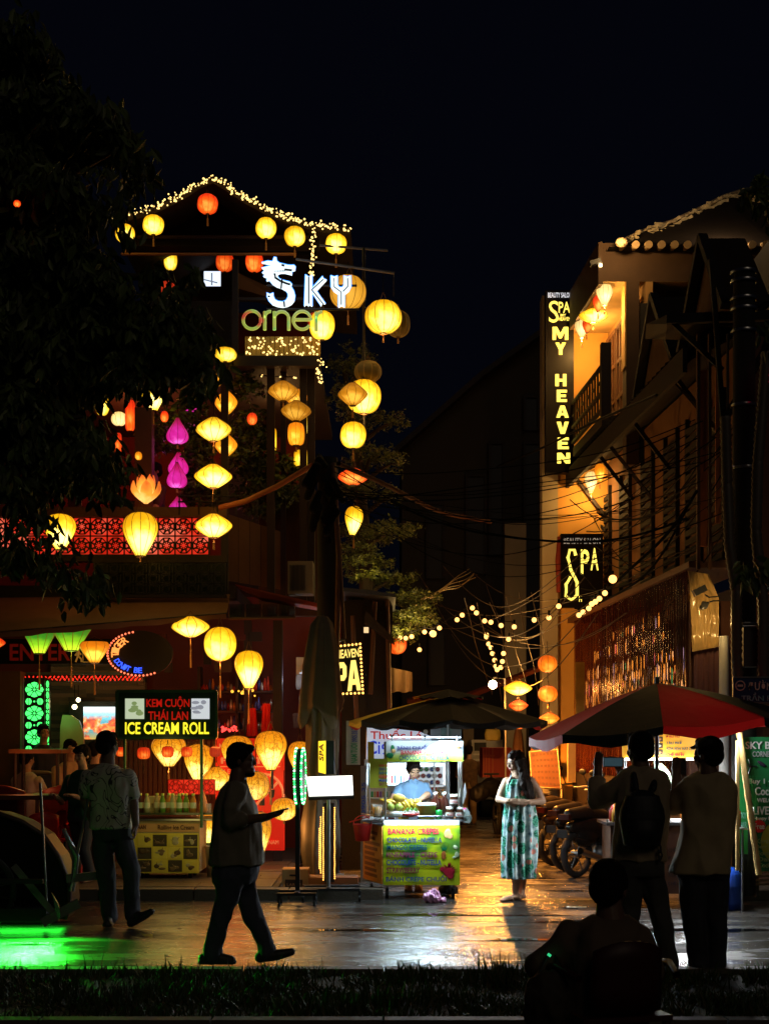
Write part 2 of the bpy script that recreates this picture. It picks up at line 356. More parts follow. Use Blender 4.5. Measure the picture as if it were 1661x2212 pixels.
pane(-60, 1119, 452, 1197, 18.05, .02).build('backlight', mt, par)
m=pane(-60, 1095, 490, 1116, 17.9, .2); m.build('top_rail', K['brown'], par)
pane(-60, 1200, 490, 1212, 17.9, .2).build('bottom_rail', K['dark'], par)
par2=T('cutout_screen', 'dark unlit cut-out screen under the glowing balcony panel', 'balcony screen', W(340, 1285, 17.8))
lattice(205, 1216, 486, 1284, 17.72, .155, .02, 1).build('lattice', K['black'], par2)
pane(205, 1216, 486, 1284, 17.95, .02).build('backing', M('greenish_board', (.02, .035, .012), .8), par2)
pane(200, 1209, 490, 1215, 17.7, .06).build('frame', K['dark'], par2)
pane(200, 1285, 490, 1291, 17.7, .06).build('frame', K['dark'], par2)
m=MB();
for py in(1072, 1084):m.tube([W(385, py, 17.9), W(560, py, 17.9)], .012)
for px in(388, 430, 470, 510, 556):m.tube([W(px, 1072, 17.9), W(px, 1112, 17.9)], .01)
m.build('handrail', K['iron'], par)
aw=T('awning', 'long dark sloping canvas awning over the restaurant front', 'awning', W(240, 1340, 16.6))
m=MB(); a=W(-260, 1388, 15.6); b=W(489, 1326, 17.0); c=W(497, 1284, 18.0); d=W(-260, 1295, 18.0)
N=24; vs=[]
for i in range(N+1):
 f=i/N
 for j in range(9):
  g=j/8; p=a.lerp(b, f).lerp(d.lerp(c, f), g); p.z+=-.05*math.sin(math.pi*g)+.012*math.sin(f*60)*(1-g); vs.append(p)
m.add(vs, [(i*9+j, (i+1)*9+j, (i+1)*9+j+1, i*9+j+1)for i in range(N)for j in range(8)], True)
m.build('canvas', M('brown_canvas', (.17, .08, .04), .7, bump=.3), aw)
m=MB(); vs=[]
for i in range(N+1):
 p=a.lerp(b, i/N); vs+=[p, p-Vector((0, 0, .06+.01*math.sin(i*2.1)))]
m.add(vs, [(2*i, 2*i+1, 2*i+3, 2*i+2)for i in range(N)]); m.build('valance', M('brown_canvas', ()), aw)
m=MB(); m.tube([a+Vector((0, .04, .0)), b+Vector((0, .04, .0))], .022); m.build('front_bar', K['iron'], aw)
lamp('awning_spill', W(60, 1500, 16.6), 0.8, (.3, 1, .25), aw)
g2=T('glass_canopy', 'small flat dark glass canopy between the awning and the utility pole', 'canopy', W(560, 1320, 17.6))
m=MB(); m.add([W(497, 1335, 16.9), W(636, 1333, 16.9), W(640, 1305, 18.5), W(497, 1305, 18.5)], [(0, 1, 2, 3)]); m.add([W(497, 1337, 16.9), W(636, 1335, 16.9), W(640, 1307, 18.5), W(497, 1307, 18.5)], [(3, 2, 1, 0)]); m.build('sheet', M('teal_dark_glass', (.01, .03, .03), .15), g2)
m=MB(); m.tube([W(495, 1336, 16.88), W(638, 1334, 16.88)], .015)
for f in(0, .25, .5, .75, 1):m.tube([W(495+f*142, 1335, 16.88), W(495+f*142, 1306, 18.5)], .008)
m.build('frame', K['brown'], g2)
m=MB(); m.tube([W(474, 1097, 17.7), W(530, 1083, 17.6), W(600, 1050, 17.4), W(675, 1005, 17.2)], .035, 8)
m.build('pipe_conduit', M('rusty_pipe', (.35, .09, .03), .5), None, W(474, 1097, 17.7), 'rusty orange pipe curving from balcony corner up to the utility pole', 'pipe')
m=MB()
for k in range(5):
 m.quad(W(492+k*24, 1110+k*8, 18.4+k*.15), W(515+k*24, 1118+k*8, 18.4+k*.15+.1), W(515+k*24, 1258+k*4, 18.4+k*.15+.1), W(492+k*24, 1255+k*4, 18.4+k*.15))
m.build('tarpaulin', M('old_tarp', (.16, .08, .035), .6, bump=.6, bs=8), None, W(492, 1260, 18.4), 'stained brown tarpaulin hanging beside the balcony corner', 'tarpaulin')
m=MB(); m.prism([W(508, 1262, 17.5), W(690, 1304, 17.0), W(690, 1312, 17.0), W(560, 1290, 17.4)], (0, .5, 0))
m.build('red_awning_edge', M('red_canvas', (.28, .03, .015), .7), None, W(508, 1262, 17.5), 'narrow faded red canvas awning sloping down to the pole', 'awning')
ac=T('air_conditioner', 'grey air conditioner unit on the wall left of the utility pole', 'air conditioner', W(655, 1280, 18.2))
m=pane(622, 1212, 676, 1282, 18.2, .35); m.build('casing', K['grey'], ac)
m=MB()
for i in range(12):m.cyl(W(627+i*2.8, 1220, 18.19), W(627+i*2.8, 1276, 18.19), .004)
m.build('grille', K['black'], ac)
m=pane(560, 1060, 700, 1330, 19.2, .2); m.build('side_wall', M('stained_plaster', (.05, .025, .014), .85, bump=.6), lb)
m=MB(); m.bb(px_x(490, 21.2), px_x(560, 21.2), 21.1, 21.3, 3.0, 7.0); m.build('side_wall', K['near_black'], lb)
def roof_pts():
 P=[(238, 467), (270, 462), (318, 452), (360, 434), (400, 413), (435, 390), (460, 379)]
 Q=[(460, 379), (490, 397), (530, 424), (575, 448), (620, 466), (680, 483), (720, 489), (758, 491)]
 return P, Q
P_, Q_=roof_pts(); line=P_+Q_[1:]
YR=18.8
m=MB()
fr=[W(x, y, YR)for x, y in line]; bk=[p+Vector((0, 4.6, 0))for p in fr]; lo=[p-Vector((0, 0, .10))for p in fr]; lob=[p-Vector((0, 0, .10))for p in bk]
n_=len(fr)
m.add(fr+bk+lo+lob, [(i, i+1, n_+i+1, n_+i)for i in range(n_-1)]+[(2*n_+i+1, 2*n_+i, 3*n_+i, 3*n_+i+1)for i in range(n_-1)]+[(i+1, i, 2*n_+i, 2*n_+i+1)for i in range(n_-1)])
rf=m.build('roof', K['tile'], lb)
m=MB(); m.prism([p+Vector((0, .7, -.1))for p in fr[2:-2]]+[W(680, 545, YR+.7), W(270, 545, YR+.7)], (0, .1, 0)); m.build('gable', M('gable_black', (.004, .003, .003), .9, spec=.1), rf)
m=MB()
for i in range(60):
 x=300+i*6.2; m.cyl(W(x, 512, YR+.1), W(x, 517, YR+.55), .025, n=6)
m.build('tile_row', K['tile'], rf)
pane(262, 517, 690, 532, YR+.3, .2).build('beam', K['dark'], lb)
pane(262, 546, 640, 549.5, YR-.1, .05).build('beam', M('orange_pipe', (.4, .16, .05), .6), lb)
m=MB(); m.prism([W(512, 588, 19.4), W(585, 622, 19.2), W(600, 648, 19.2), W(512, 622, 19.4)], (0, .4, 0)); m.build('stair_panel', M('stair_wood', (.20, .09, .03), .7), lb)
pane(505, 642, 700, 648, 18.7, .08).build('beam', K['dark'], lb)
pane(505, 768, 690, 790, 18.4, .15).build('beam', K['dark'], lb)
m=pane(250, 650, 505, 780, 18.9, .05); m.build('terrace_screen', K['near_black'], lb)
hp=T('lantern_boom', 'thin steel booms holding lanterns out over the corner beside the roof', 'lantern boom', W(700, 560, 18.6))
m=MB(); m.tube([W(690, 530, 18.4), W(838, 541, 18.4)], .016); m.tube([W(640, 560, 18.3), W(852, 590, 18.1)], .018); m.build('boom', K['grey'], hp)
m=MB(); m.tube([W(786, 536, 18.3), W(786, 960, 18.3)], .02); m.tube([W(850, 590, 18.1), W(850, 640, 18.1)], .006); m.build('post', K['iron'], hp)
# ---------------------------------------------------------------- shed right of pole, wall of the alley
sh=T('canvas_shed', 'dark canvas covered shed at the left mouth of the alley', 'shed', W(790, 1700, 18.5))
m=MB(); m.prism([W(738, 1300, 18.5), W(838, 1287, 18.5), W(848, 1310, 18.5), W(842, 1560, 18.5), W(790, 1560, 18.5), W(790, 1905, 18.5), W(738, 1905, 18.5)], (0, 3.5, 0)); m.build('wall', K['near_black'], sh)
m=MB(); m.prism([W(735, 1268, 17.9), W(800, 1275, 17.9), W(855, 1283, 17.9), W(855, 1290, 17.9), W(735, 1276, 17.9)], (0, 4, 0)); m.build('roof', M('bluish_tin', (.12, .14, .17), .35, .6), sh)
m=MB(); m.prism([W(790, 1318, 18.1), W(850, 1378, 18.0), W(852, 1390, 18.0), W(786, 1345, 18.1)], (0, .3, 0)); m.build('flap', K['dark'], sh)
m=MB()
for(a, b)in(((762, 1330), (772, 1600)), ((810, 1300), (800, 1500)), ((836, 1295), (842, 1560))):m.tube([W(*a, 18.3), W(*b, 18.3)], .03)
m.build('post', K['brown'], sh)
m=MB(); m.box(W(791, 1361, 18.0), (.06, .03, .07)); m.build('flood_lamp', E('flood_lens', (1, .7, .35), 1.0), sh)
m=MB(); vs=[]
for i in range(13):
 px=840+i*4.2
 vs+=[W(px, 1441+i*.9, 20+.03*math.sin(i*2)), W(px, 1495+2*math.sin(i), 20+.06*math.sin(i*1.3))]
m.add(vs, [(2*i, 2*i+1, 2*i+3, 2*i+2)for i in range(12)], True)
m.build('hanging_cloth', M('ochre_cloth', (.32, .17, .06), .7), None, W(840, 1495, 20), 'crumpled ochre cloth hanging above the dark parasol at the alley mouth', 'cloth')
# ---------------------------------------------------------------- right side
def fac(Y, z, off=0.):return Vector((4.14+off-.0522*Y, Y, z))
oh=T('ochre_house', 'tall ochre house with a lantern-lit corner balcony on the right of the alley', 'house', fac(26, 0))
m=MB(); m.bb(px_x(1170, 22.7), px_x(1204, 22.7), 22.66, 23.0, 0, pz(640, 22.7)); m.build('pilaster', M('pale_plaster', (.40, .33, .22), .85, bump=.3, vs=2), oh)
m=MB(); m.bb(px_x(1204, 22.7), 5.2, 22.75, 23.0, 0, 8.6); m.build('wall', K['ochre'], oh)
m=MB(); m.add([fac(20.2, 8.2), fac(22.8, 8.2), Vector((5.2, 22.8, 8.2)), Vector((7.5, 20.2, 8.2))], [(0, 1, 2, 3)]); m.build('ceiling', M('balcony_ceiling', (.66, .42, .15), .8), oh)
m=MB(); m.prism([fac(20.2, 6.3), fac(22.74, 6.3), Vector((5.2, 22.74, 6.3)), Vector((7.5, 20.2, 6.3))], (0, 0, -.14)); m.build('balcony_floor', K['dgrey'], oh)
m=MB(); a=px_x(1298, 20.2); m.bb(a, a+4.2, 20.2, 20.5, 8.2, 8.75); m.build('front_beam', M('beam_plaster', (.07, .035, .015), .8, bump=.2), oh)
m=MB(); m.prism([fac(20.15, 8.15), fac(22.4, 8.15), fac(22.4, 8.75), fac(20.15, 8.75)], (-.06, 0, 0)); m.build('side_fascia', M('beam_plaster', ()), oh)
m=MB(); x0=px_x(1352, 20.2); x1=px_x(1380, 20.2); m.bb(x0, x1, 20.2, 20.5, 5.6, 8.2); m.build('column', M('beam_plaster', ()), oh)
m=MB(); m.bb(px_x(1349, 20.2), px_x(1353, 20.2), 20.2, 20.5, 7.0, 8.2); m.build('side_wall', K['ochre'], oh)  # brighter ochre strip paints the lit edge of the column
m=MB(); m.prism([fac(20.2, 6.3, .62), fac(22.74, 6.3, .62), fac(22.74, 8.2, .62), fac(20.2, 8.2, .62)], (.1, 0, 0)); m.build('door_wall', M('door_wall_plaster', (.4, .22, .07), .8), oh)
for(ya, yb)in((20.45, 21.1), (21.12, 21.8), (21.9, 22.6)):
 d_=MB(); a=fac(ya, 6.32, .57); b=fac(yb, 6.32, .57)
 for i in range(4):
  p=a.lerp(b, i/3); d_.beam(p, p+Vector((0, 0, 1.7)), .05, .06)
 for z in(0.02, .6, 1.15, 1.68):d_.beam(a+Vector((0, 0, z)), b+Vector((0, 0, z)), .05, .06)
 dd=d_.build('door', K['brown'], oh)
m=MB(); m.bb(px_x(1370, 22.4), px_x(1560, 22.4), 22.4, 22.6, 6.3, 8.2); m.build('wall', K['ochre'], oh)
m=MB(); m.bb(px_x(1382, 20.2), px_x(1470, 20.2), 20.2, 20.4, 7.86-2.2, pz(655, 20.2)); m.build('wall', K['near_black'], oh)
m=MB(); m.cyl(W(1400, 606, 20.9), W(1400, 622, 20.9), .006); m.mi=1; m.ball(W(1399, 627, 20.9), .038); m.build('bare_bulb', [K['wire'], E('bulb_hot', (1, .7, .3), 14)], oh)
lamp('bare_bulb_light', W(1398, 636, 21.3), 12, (1, .58, .2), oh)
m=MB()
for i in range(10):m.tube([W(1438+i*3, 598, 20.6), W(1438+i*3, 648, 20.6)], .007, 4)
m.build('bamboo_blind', K['brown'], oh)
rl=T('balcony_railing', 'dark wooden fretwork railing of the ochre house balcony', 'railing', fac(22, 6.3))
m=MB()
for z in(6.38, 6.62, 7.0):m.beam(fac(20.1, z), fac(22.6, z), .05, .04)
rg=random.Random(2)
for i in range(13):
 y=20.1+i*.2; m.beam(fac(y, 6.38), fac(y, 7.0), .03, .025)
 if i%2:m.beam(fac(y, 6.8), fac(y+.2, 6.8), .03, .025)
m.build('fretwork', K['dark'], rl)
m=MB(); m.beam(fac(19.95, 6.2), fac(19.95, 7.25), .14, .14); m.build('newel', K['dark'], rl)
m=MB(); e0=W(1330, 533, 20.0); e1=W(1700, 533, 20.0); pk=W(1600, 416, 22.0)
def rp(px, py, Y):return W(px, py, Y)
lft=[rp(1332, 529, 20.0), rp(1385, 503, 20.4), rp(1450, 482, 20.8), rp(1520, 450, 21.3), rp(1560, 430, 21.6), rp(1602, 416, 22.0)]
m=MB(); base=[Vector((p.x, 20.0, e0 .z))for p in lft]
m.add(lft+base, [(i, i+1, 6+i+1, 6+i)for i in range(5)])
m.add([lft[-1], rp(1760, 470, 20.8), Vector((px_x(1760, 20.0), 20.0, e0 .z)), base[-1]], [(0, 1, 2, 3)])
m.add([Vector((e0 .x-.1, 20, e0 .z)), Vector((e1 .x+1, 20, e0 .z)), Vector((e1 .x+1, 23, e0 .z)), Vector((e0 .x-.15, 23, e0 .z))], [(0, 1, 2, 3)])
rf2=m.build('roof', M('black_tile', (.018, .012, .009), .85, bump=.6, spec=.2), oh)
m=MB(); m.tube([p+Vector((0, -.03, .02))for p in lft], [.02, .02, .025, .03, .035, .03], 8)
m.tube([lft[-1]+Vector((0, -.05, .0)), rp(1640, 432, 21.6), rp(1700, 470, 21)], [.035, .03, .02], 8)
m.tube([rp(1525, 473, 21.2), rp(1600, 458, 21.3), rp(1690, 473, 21)], .02, 8)
m.build('ridge', M('lichen_plaster', (.42, .30, .17), .9, var=.9, vs=9, bump=.8), rf2)
m=MB(); rg=random.Random(55); path=lft+[rp(1640, 432, 21.6), rp(1700, 470, 21)]
for i in range(len(path)-1):
 for k in range(16):p=path[i].lerp(path[i+1], rg.random())+Vector((0, -.07, rg.uniform(-.10, .03))); m.box(p, (rg.uniform(.03, .16), .04, rg.uniform(.015, .05)), rot=Matrix.Rotation(rg.uniform(-.1, .6)*-1, 3, 'Y'))
m.build('bright_trim', M('lit_lichen', (.62, .45, .26), .9, var=.8, vs=14), rf2)  # lichen bits coloured bright for the floodlit patches on the ridge
m=MB()
for i in range(13):
 c=W(1345+i*28, 528, 19.95); m.cyl(c, c+Vector((0, .7, .12)), .055, n=10)
m.build('eave_tiles', M('eave_tile', (.40, .27, .13), .7, var=.6, vs=9), rf2)
m=MB(); m.ball(W(1342, 524, 19.9), (.09, .07, .07)); m.build('corner_ornament', M('lichen_plaster', ()), rf2)
fl=T('flood_light', 'small floodlight clamped under the ochre house roof corner', 'floodlight', W(1288, 566, 20.15))
m=MB(); m.box(W(1285, 567, 20.1), (.16, .1, .06), rot=Matrix.Rotation(-.3, 3, 'Y')); m.build('housing', K['black'], fl)
m=MB(); m.box(W(1296, 574, 20.16), (.04, .05, .04)); m.build('lens', E('flood_warm', (1, .75, .35), 12), fl)
lamp('flood_bulb', W(1312, 612, 20.9), 38, (1, .6, .22), fl, .04)
lamp('ridge_spot', W(1570, 480, 19.9), 16, (1, .68, .35), fl, .05); lamp('corner_bulb', W(1334, 516, 19.6), 24, (1, .6, .22), fl, .03)
rh=T('row_house', 'dark timber row house with steep gables and corrugated lower wall on the right', 'house', fac(18, 0))
m=MB(); m.prism([fac(15.55, 3.6, .6), fac(22.7, 3.6, .6), fac(22.7, 6.1, .6), fac(15.55, 6.1, .6)], (.2, 0, 0)); m.build('upper_wall', M('brown_plaster', (.20, .09, .03), .85, bump=.4, vs=1.5), rh)
m=MB(); m.bb(fac(15.5, 0, .6).x, 9, 15.5, 15.7, 3.2, 6.3); m.build('front_wall', M('russet_boards', (.10, .035, .018), .8, bump=.4), rh)
m=MB(); m.bb(fac(15.5, 0, 0).x, 9, 15.5, 15.7, 0, 3.2); m.build('front_wall', M('russet_boards', ()), rh)
for y in(16.2, 17.2, 18.3, 19.6, 21.0, 22.4):
 m=MB(); a=fac(y, 3.75, .58); b=fac(y+.62, 3.75, .58)
 for k in range(16):
  z=3.8+k*.115; m.beam(Vector((a.x-.02, a.y, z)), Vector((b.x-.02, b.y, z)), .03, .07)
 m.beam(a, a+Vector((0, 0, 1.95)), .06, .06); m.beam(b, b+Vector((0, 0, 1.95)), .06, .06)
 m.build('shutter', K['near_black'], rh)
m=MB(); a=fac(15.6, 5.95, -.02); b=fac(22.75, 5.95, -.02); c=fac(22.75, 6.5, .95); d=fac(15.6, 6.5, .95)
m.prism([a, b, c, d], (0, 0, .05))
for i in range(34):
 f=i/33; p=a.lerp(b, f)+Vector((0, 0, .07)); q=d.lerp(c, f)+Vector((0, 0, .07)); m.tube([p, q], .035, 5)
m.build('eave_roof', M('black_tile'), rh)
m=MB(); m.prism([fac(15.6, 5.72, -.06), fac(22.78, 5.72, -.06), fac(22.78, 5.99, -.06), fac(15.6, 5.99, -.06)], (.05, 0, 0)); m.prism([fac(15.6, 5.85, .02), fac(22.7, 5.85, .02), fac(22.7, 6.3, .9), fac(15.6, 6.3, .9)], (0, 0, .03)); m.build('eave_board', K['near_black'], rh)  # near-black sheet puts the shade under the eave into colour
m=MB()
for y in(16.4, 18.6, 20.8, 22.6):m.beam(fac(y, 5.2, .58), fac(y, 5.92, .03), .045, .05)
for y in(16.0, 19.6, 22.7):m.beam(fac(y, 5.0, .58), fac(y+.5, 5.9, .05), .04, .04)
m.build('bracket', K['dark'], rh)
def gable(y0, ym, y1, zb, za):
 m=MB(); m.prism([fac(y0, zb, .3), fac(y1, zb, .3), fac(ym, za, .3)], (.12, 0, 0)); m.build('gable', M('gable_board', (.17, .11, .06), .8, bump=.4), rh)
 m=MB(); m.beam(fac(y0, zb-.05, .22), fac(ym, za+.05, .22), .1, .08); m.beam(fac(y1, zb-.05, .22), fac(ym, za+.05, .22), .1, .08); m.build('bargeboard', K['near_black'], rh)
 m=MB(); p=fac(ym, za+.03, .2); q=p+Vector((.5, 0, 0)); a=fac(y0, zb, .2); b=fac(y1, zb, .2)
 m.add([a, p, q, a+Vector((.5, 0, 0))], [(0, 1, 2, 3)]); m.add([b, p, q, b+Vector((.5, 0, 0))], [(3, 2, 1, 0)]); m.build('gable_roof', K['tile'], rh)
gable(16.9, 18.1, 19.2, 6.15, 7.3); gable(14.95, 15.85, 16.75, 6.3, 7.25)
m=MB(); m.bb(5.0, 9, 17, 20, 6.3, 8.2); m.build('rear_wall', K['near_black'], rh)
m=MB(); m.prism([W(1395, 700, 16.2), W(1440, 680, 15.6), W(1700, 690, 15.4), W(1700, 705, 15.4), W(1440, 700, 15.6)], (.1, .6, 0)); m.build('lean_to', K['dark'], rh)
for(x0, x1, c)in((1505, 1512, 'brown'), (1530, 1536, 'brown'), (1570, 1574, 'dark')):
 m=pane(x0, 720, x1, 1230, 15.3, .05); m.build('post', K[c], rh)
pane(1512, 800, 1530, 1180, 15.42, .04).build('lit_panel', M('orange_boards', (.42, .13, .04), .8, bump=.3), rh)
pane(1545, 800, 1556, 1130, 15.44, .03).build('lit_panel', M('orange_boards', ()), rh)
m=MB(); m.prism([fac(15.45, 3.56, -.03), fac(23.0, 3.56, -.03), fac(23.0, 3.56, .7), fac(15.45, 3.56, .7)], (0, 0, .07)); m.build('ledge', K['brown'], rh)
def corr(name, a, b, z0, z1, mat, parent, period=.055, amp=.012):
 L_=(b-a).length; n=int(L_/period*6); d=(b-a)/n; nrm=Vector((-(b-a).y, (b-a).x, 0)).normalized(); vs=[]
 for i in range(n+1):
  p=a+d*i+nrm*amp*math.sin(2*math.pi*i/6+.3); vs+=[Vector((p.x, p.y, z0)), Vector((p.x, p.y, z1))]
 m=MB(); m.add(vs, [(2*i, 2*i+2, 2*i+3, 2*i+1)for i in range(n)], True); return m.build(name, mat, parent)
cm=bpy.data.materials.new('corrugated_plastic'); cm.use_nodes=True; n=cm.node_tree.nodes; L=cm.node_tree.links
b_=n['Principled BSDF']; b_.inputs['Base Color'].default_value=(.035, .008, .006, 1); b_.inputs['Roughness'].default_value=.16; b_.inputs['Metallic'].default_value=.25
tr=n.new('ShaderNodeBsdfTransparent'); tr.inputs[0].default_value=(.95, .75, .6, 1); ms=n.new('ShaderNodeMixShader'); ms.inputs[0].default_value=.62
L.new(b_.outputs[0], ms.inputs[1]); L.new(tr.outputs[0], ms.inputs[2]); L.new(ms.outputs[0], n['Material Output'].inputs[0])
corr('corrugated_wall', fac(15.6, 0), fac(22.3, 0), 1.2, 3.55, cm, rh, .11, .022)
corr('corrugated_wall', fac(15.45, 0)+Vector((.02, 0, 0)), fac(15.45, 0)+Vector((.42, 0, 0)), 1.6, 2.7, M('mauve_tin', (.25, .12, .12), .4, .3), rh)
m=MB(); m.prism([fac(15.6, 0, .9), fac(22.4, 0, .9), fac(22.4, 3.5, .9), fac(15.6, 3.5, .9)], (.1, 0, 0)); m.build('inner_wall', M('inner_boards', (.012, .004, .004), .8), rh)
m=MB(); n_=52
for i in range(n_):y=15.65+i*6.6/n_; p=fac(y, 1.2, -.012); m.beam(p, p+Vector((0, 0, 2.34)), .006, .018 if i%3 else.05)
m.build('ribs', M('glossy_red_rib', (.10, .02, .02), .15, .3), rh)
for y in(16.3, 17.8, 20.5):
 m=MB(); m.beam(fac(y, 0, .08), fac(y, 3.5, .08), .07, .07); m.build('post', K['brown'], rh)
m=MB(); m.prism([fac(15.6, 0, .02), fac(22.6, 0, .02), fac(22.6, 1.25, .02), fac(15.6, 1.25, .02)], (.08, 0, 0)); m.build('lower_wall', K['dark'], rh)
colr=[E('streak_gold', (1, .6, .14), 4), E('streak_pink', (1, .3, .55), 4), E('streak_blue', (.35, .4, 1), 5), E('streak_white', (1, .85, .6), 5), E('streak_teal', (.1, .9, .6), 3)]
rg=random.Random(21)
for r_, (zz, yA, yB, den)in enumerate(((2.68, 16.2, 21.8, .8), (2.53, 15.8, 22, .95), (2.44, 15.8, 22, .9), (2.30, 15.8, 22, .95), (2.22, 15.8, 22, .9), (2.95, 17, 21.5, .55), (3.15, 17, 21, .4))):
 o=T('reflection_bead_row', 'row of glowing beads standing in for bulb reflections in the corrugated wall', 'string light', fac(yA, zz, .12), 'stand-in reflection rows of the corrugated wall')  # beads added behind the sheet in place of reflected string lights
 m=MB(); m.tube([fac(yA, zz+.02, .12), fac(yB, zz+.02, .12)], .004, 4); m.build('wire', K['wire'], o)
 m=MB(); y=yA
 while y<yB:
  if rg.random()<den:
   m.mi=rg.choices(range(5), (10, 1, 1.5, 3, .6))[0]; h=rg.uniform(.03, .11); m.ball(fac(y, zz+rg.uniform(-.02, .02), .12+rg.uniform(-.03, .03)), (.008, .008, h), 6, 4)
  y+=rg.uniform(.05, .12)
 b=m.build('bulbs', colr, o); b['kind']='stuff'
lamp('bead_fill', fac(18.5, 2.4, .5), 1.0, (1, .55, .25), rh, .2)  # fill added for the bead rows
m=MB(); vs=[]; nx, nzz=22, 40
cl=[(1484, 1233), (1548, 1262)];
for j in range(nzz+1):
 f=j/nzz; yl=1233+f*(1408-1233); yr=1240+f*(1397-1240)
 xl=1484+10*f**.5; xr=1530+22*min(1, f*3)
 for i in range(nx+1):
  g=i/nx; px=xl+(xr-xl)*g; py=yl+(yr-yl)*g
  vs.append(W(px, py, 15.38+.05*noise.noise(Vector((g*7+f, f*3, 1)))+.025*noise.noise(Vector((g*24, f*5, 5)))))
m.add(vs, [(j*(nx+1)+i, j*(nx+1)+i+1, (j+1)*(nx+1)+i+1, (j+1)*(nx+1)+i)for j in range(nzz)for i in range(nx)], True)
ps=m.build('plastic_sheet', M('yellowed_plastic', (.75, .5, .2), .18, var=.3, vs=8, spec=1.), None, W(1490, 1400, 15.38), 'crumpled yellowed plastic sheet tacked up behind the security cameras', 'plastic sheet')
cc=T('security_camera', 'larger box security camera on the dark pole', 'security camera', W(1530, 1280, 15.0))
m=MB(); m.box(W(1510, 1276, 15.0), (.14, .09, .07), rot=Matrix.Rotation(-.45, 3, 'Y')); m.build('body', K['gsteel'], cc)
m=MB(); m.tube([W(1522, 1285, 15), W(1530, 1290, 15.1), W(1554, 1288, 15.1)], .008); m.build('bracket', K['black'], cc)
cc=T('security_camera', 'smaller dome-ended security camera below the box one', 'security camera', W(1530, 1305, 15.0))
m=MB(); m.box(W(1521, 1307, 15.0), (.07, .06, .06), rot=Matrix.Rotation(.4, 3, 'Y')); m.ball(W(1516, 1312, 15), .03); m.build('body', K['black'], cc)
m=MB(); m.tube([W(1525, 1302, 15), W(1540, 1298, 15.1), W(1554, 1298, 15.1)], .008); m.build('bracket', K['black'], cc)
lamp('alley_spot', W(1535, 1335, 14.9), 5, (1, .62, .2), cc, .03)
fb=T('far_building', 'dark grey building with a sloping roof closing the end of the alley', 'building', W(1000, 1752, 34))
m=MB(); m.prism([W(868, 1752, 34), W(1200, 1752, 34), W(1200, 700, 34), W(1185, 712, 34), W(1040, 815, 34), W(868, 965, 34)], (0, 6, 0)); m.build('wall', K['dgrey'], fb)
m=MB(); m.beam(W(855, 975, 33.8), W(1040, 812, 33.8), .5, .12); m.beam(W(1040, 812, 33.8), W(1200, 698, 33.8), .5, .12); m.build('roof_edge', K['dark'], fb)
for(x0, y0, x1, y1)in((925, 1090, 955, 1250), (1010, 1030, 1045, 1240), (1060, 960, 1085, 1200), (1135, 960, 1165, 1560), (930, 1330, 960, 1480), (1135, 860, 1160, 930)):
 a=W(x0, y0, 33.95); b=W(x1, y1, 33.95); m=MB(); m.bb(a.x, b.x, 33.93, 33.99, b.z, a.z); wn=m.build('window', K['black'], fb)
 m=MB(); m.bb(a.x-.06, a.x, 33.88, 33.99, b.z, a.z); m.bb(b.x, b.x+.06, 33.88, 33.99, b.z, a.z); m.bb(a.x-.06, b.x+.06, 33.88, 33.99, a.z, a.z+.06); m.build('frame', K['dark'], wn)
pp=pane(1090, 1130, 1136, 1750, 29, .5); pp.build('concrete_pier', M('streaky_concrete', (.22, .19, .14), .9, bump=.4, vs=1.5, var=.35), None, W(1110, 1750, 29), 'pale streaky concrete pier at the end of the alley', 'pier')
pp=pane(1190, 1150, 1212, 1800, 25.5, .2); pp.build('stone_pilaster', M('pale_plaster', ()), None, W(1200, 1750, 25.5), 'thin pale plaster strip behind the round orange lanterns', 'wall')
m=MB(); m.prism([W(880, 1512, 26), W(1000, 1505, 25), W(1170, 1440, 23), W(1172, 1448, 23), W(1000, 1515, 25), W(880, 1520, 26)], (0, .6, .05)); m.build('tin_canopy', M('rusty_tin', (.32, .08, .03), .6, .2), None, W(1000, 1515, 25), 'rusty tin canopy sloping across the alley behind the light strings', 'canopy')
m=MB(); m.bb(-8, px_x(868, 34), 34.5, 35, 0, 4.5); m.build('garden_wall', K['near_black'], None, (-3, 34.5, 0), 'low black wall in the distance behind the leafy trees', 'wall')
# ================================================================== LANTERNS
S_Y=silk('silk_yellow', [(.20, (3.4, 2.7, .7)), (.36, (1.9, 1.2, .07)), (.52, (1.18, .58, .008)), (.68, (.85, .34, .003)), (.9, (.5, .16, .002))], 1.0)
S_YD=silk('silk_dim_amber', [(.2, (1.3, .62, .06)), (.34, (.66, .24, .01)), (.52, (.38, .12, .003)), (.85, (.2, .055, .002))], 1.0)
S_O=silk('silk_orange', [(.2, (2.2, 1.1, .12)), (.34, (1.25, .45, .015)), (.52, (.95, .24, .005)), (.85, (.5, .10, .004))], 1.0)
S_R=silk('silk_red', [(.2, (1.8, .55, .08)), (.34, (1.15, .14, .01)), (.5, (.85, .035, .005)), (.85, (.4, .008, .003))], 1.0)
S_RD=silk('silk_dull_red', [(.2, (.7, .05, .01)), (.4, (.55, .03, .008)), (.9, (.2, .01, .004))], .7)
S_M=silk('silk_magenta', [(.2, (1.3, .2, .9)), (.36, (.75, .02, .36)), (.55, (.5, .006, .12)), (.85, (.2, .003, .02))], 1.0, (0, -.12, -.28))
S_G=silk('silk_green', [(.1, (.9, 1.3, .04)), (.35, (.28, .68, .015)), (.6, (.05, .27, .012)), (.95, (.015, .10, .008))], 1.0, (0, -.05, -.45))
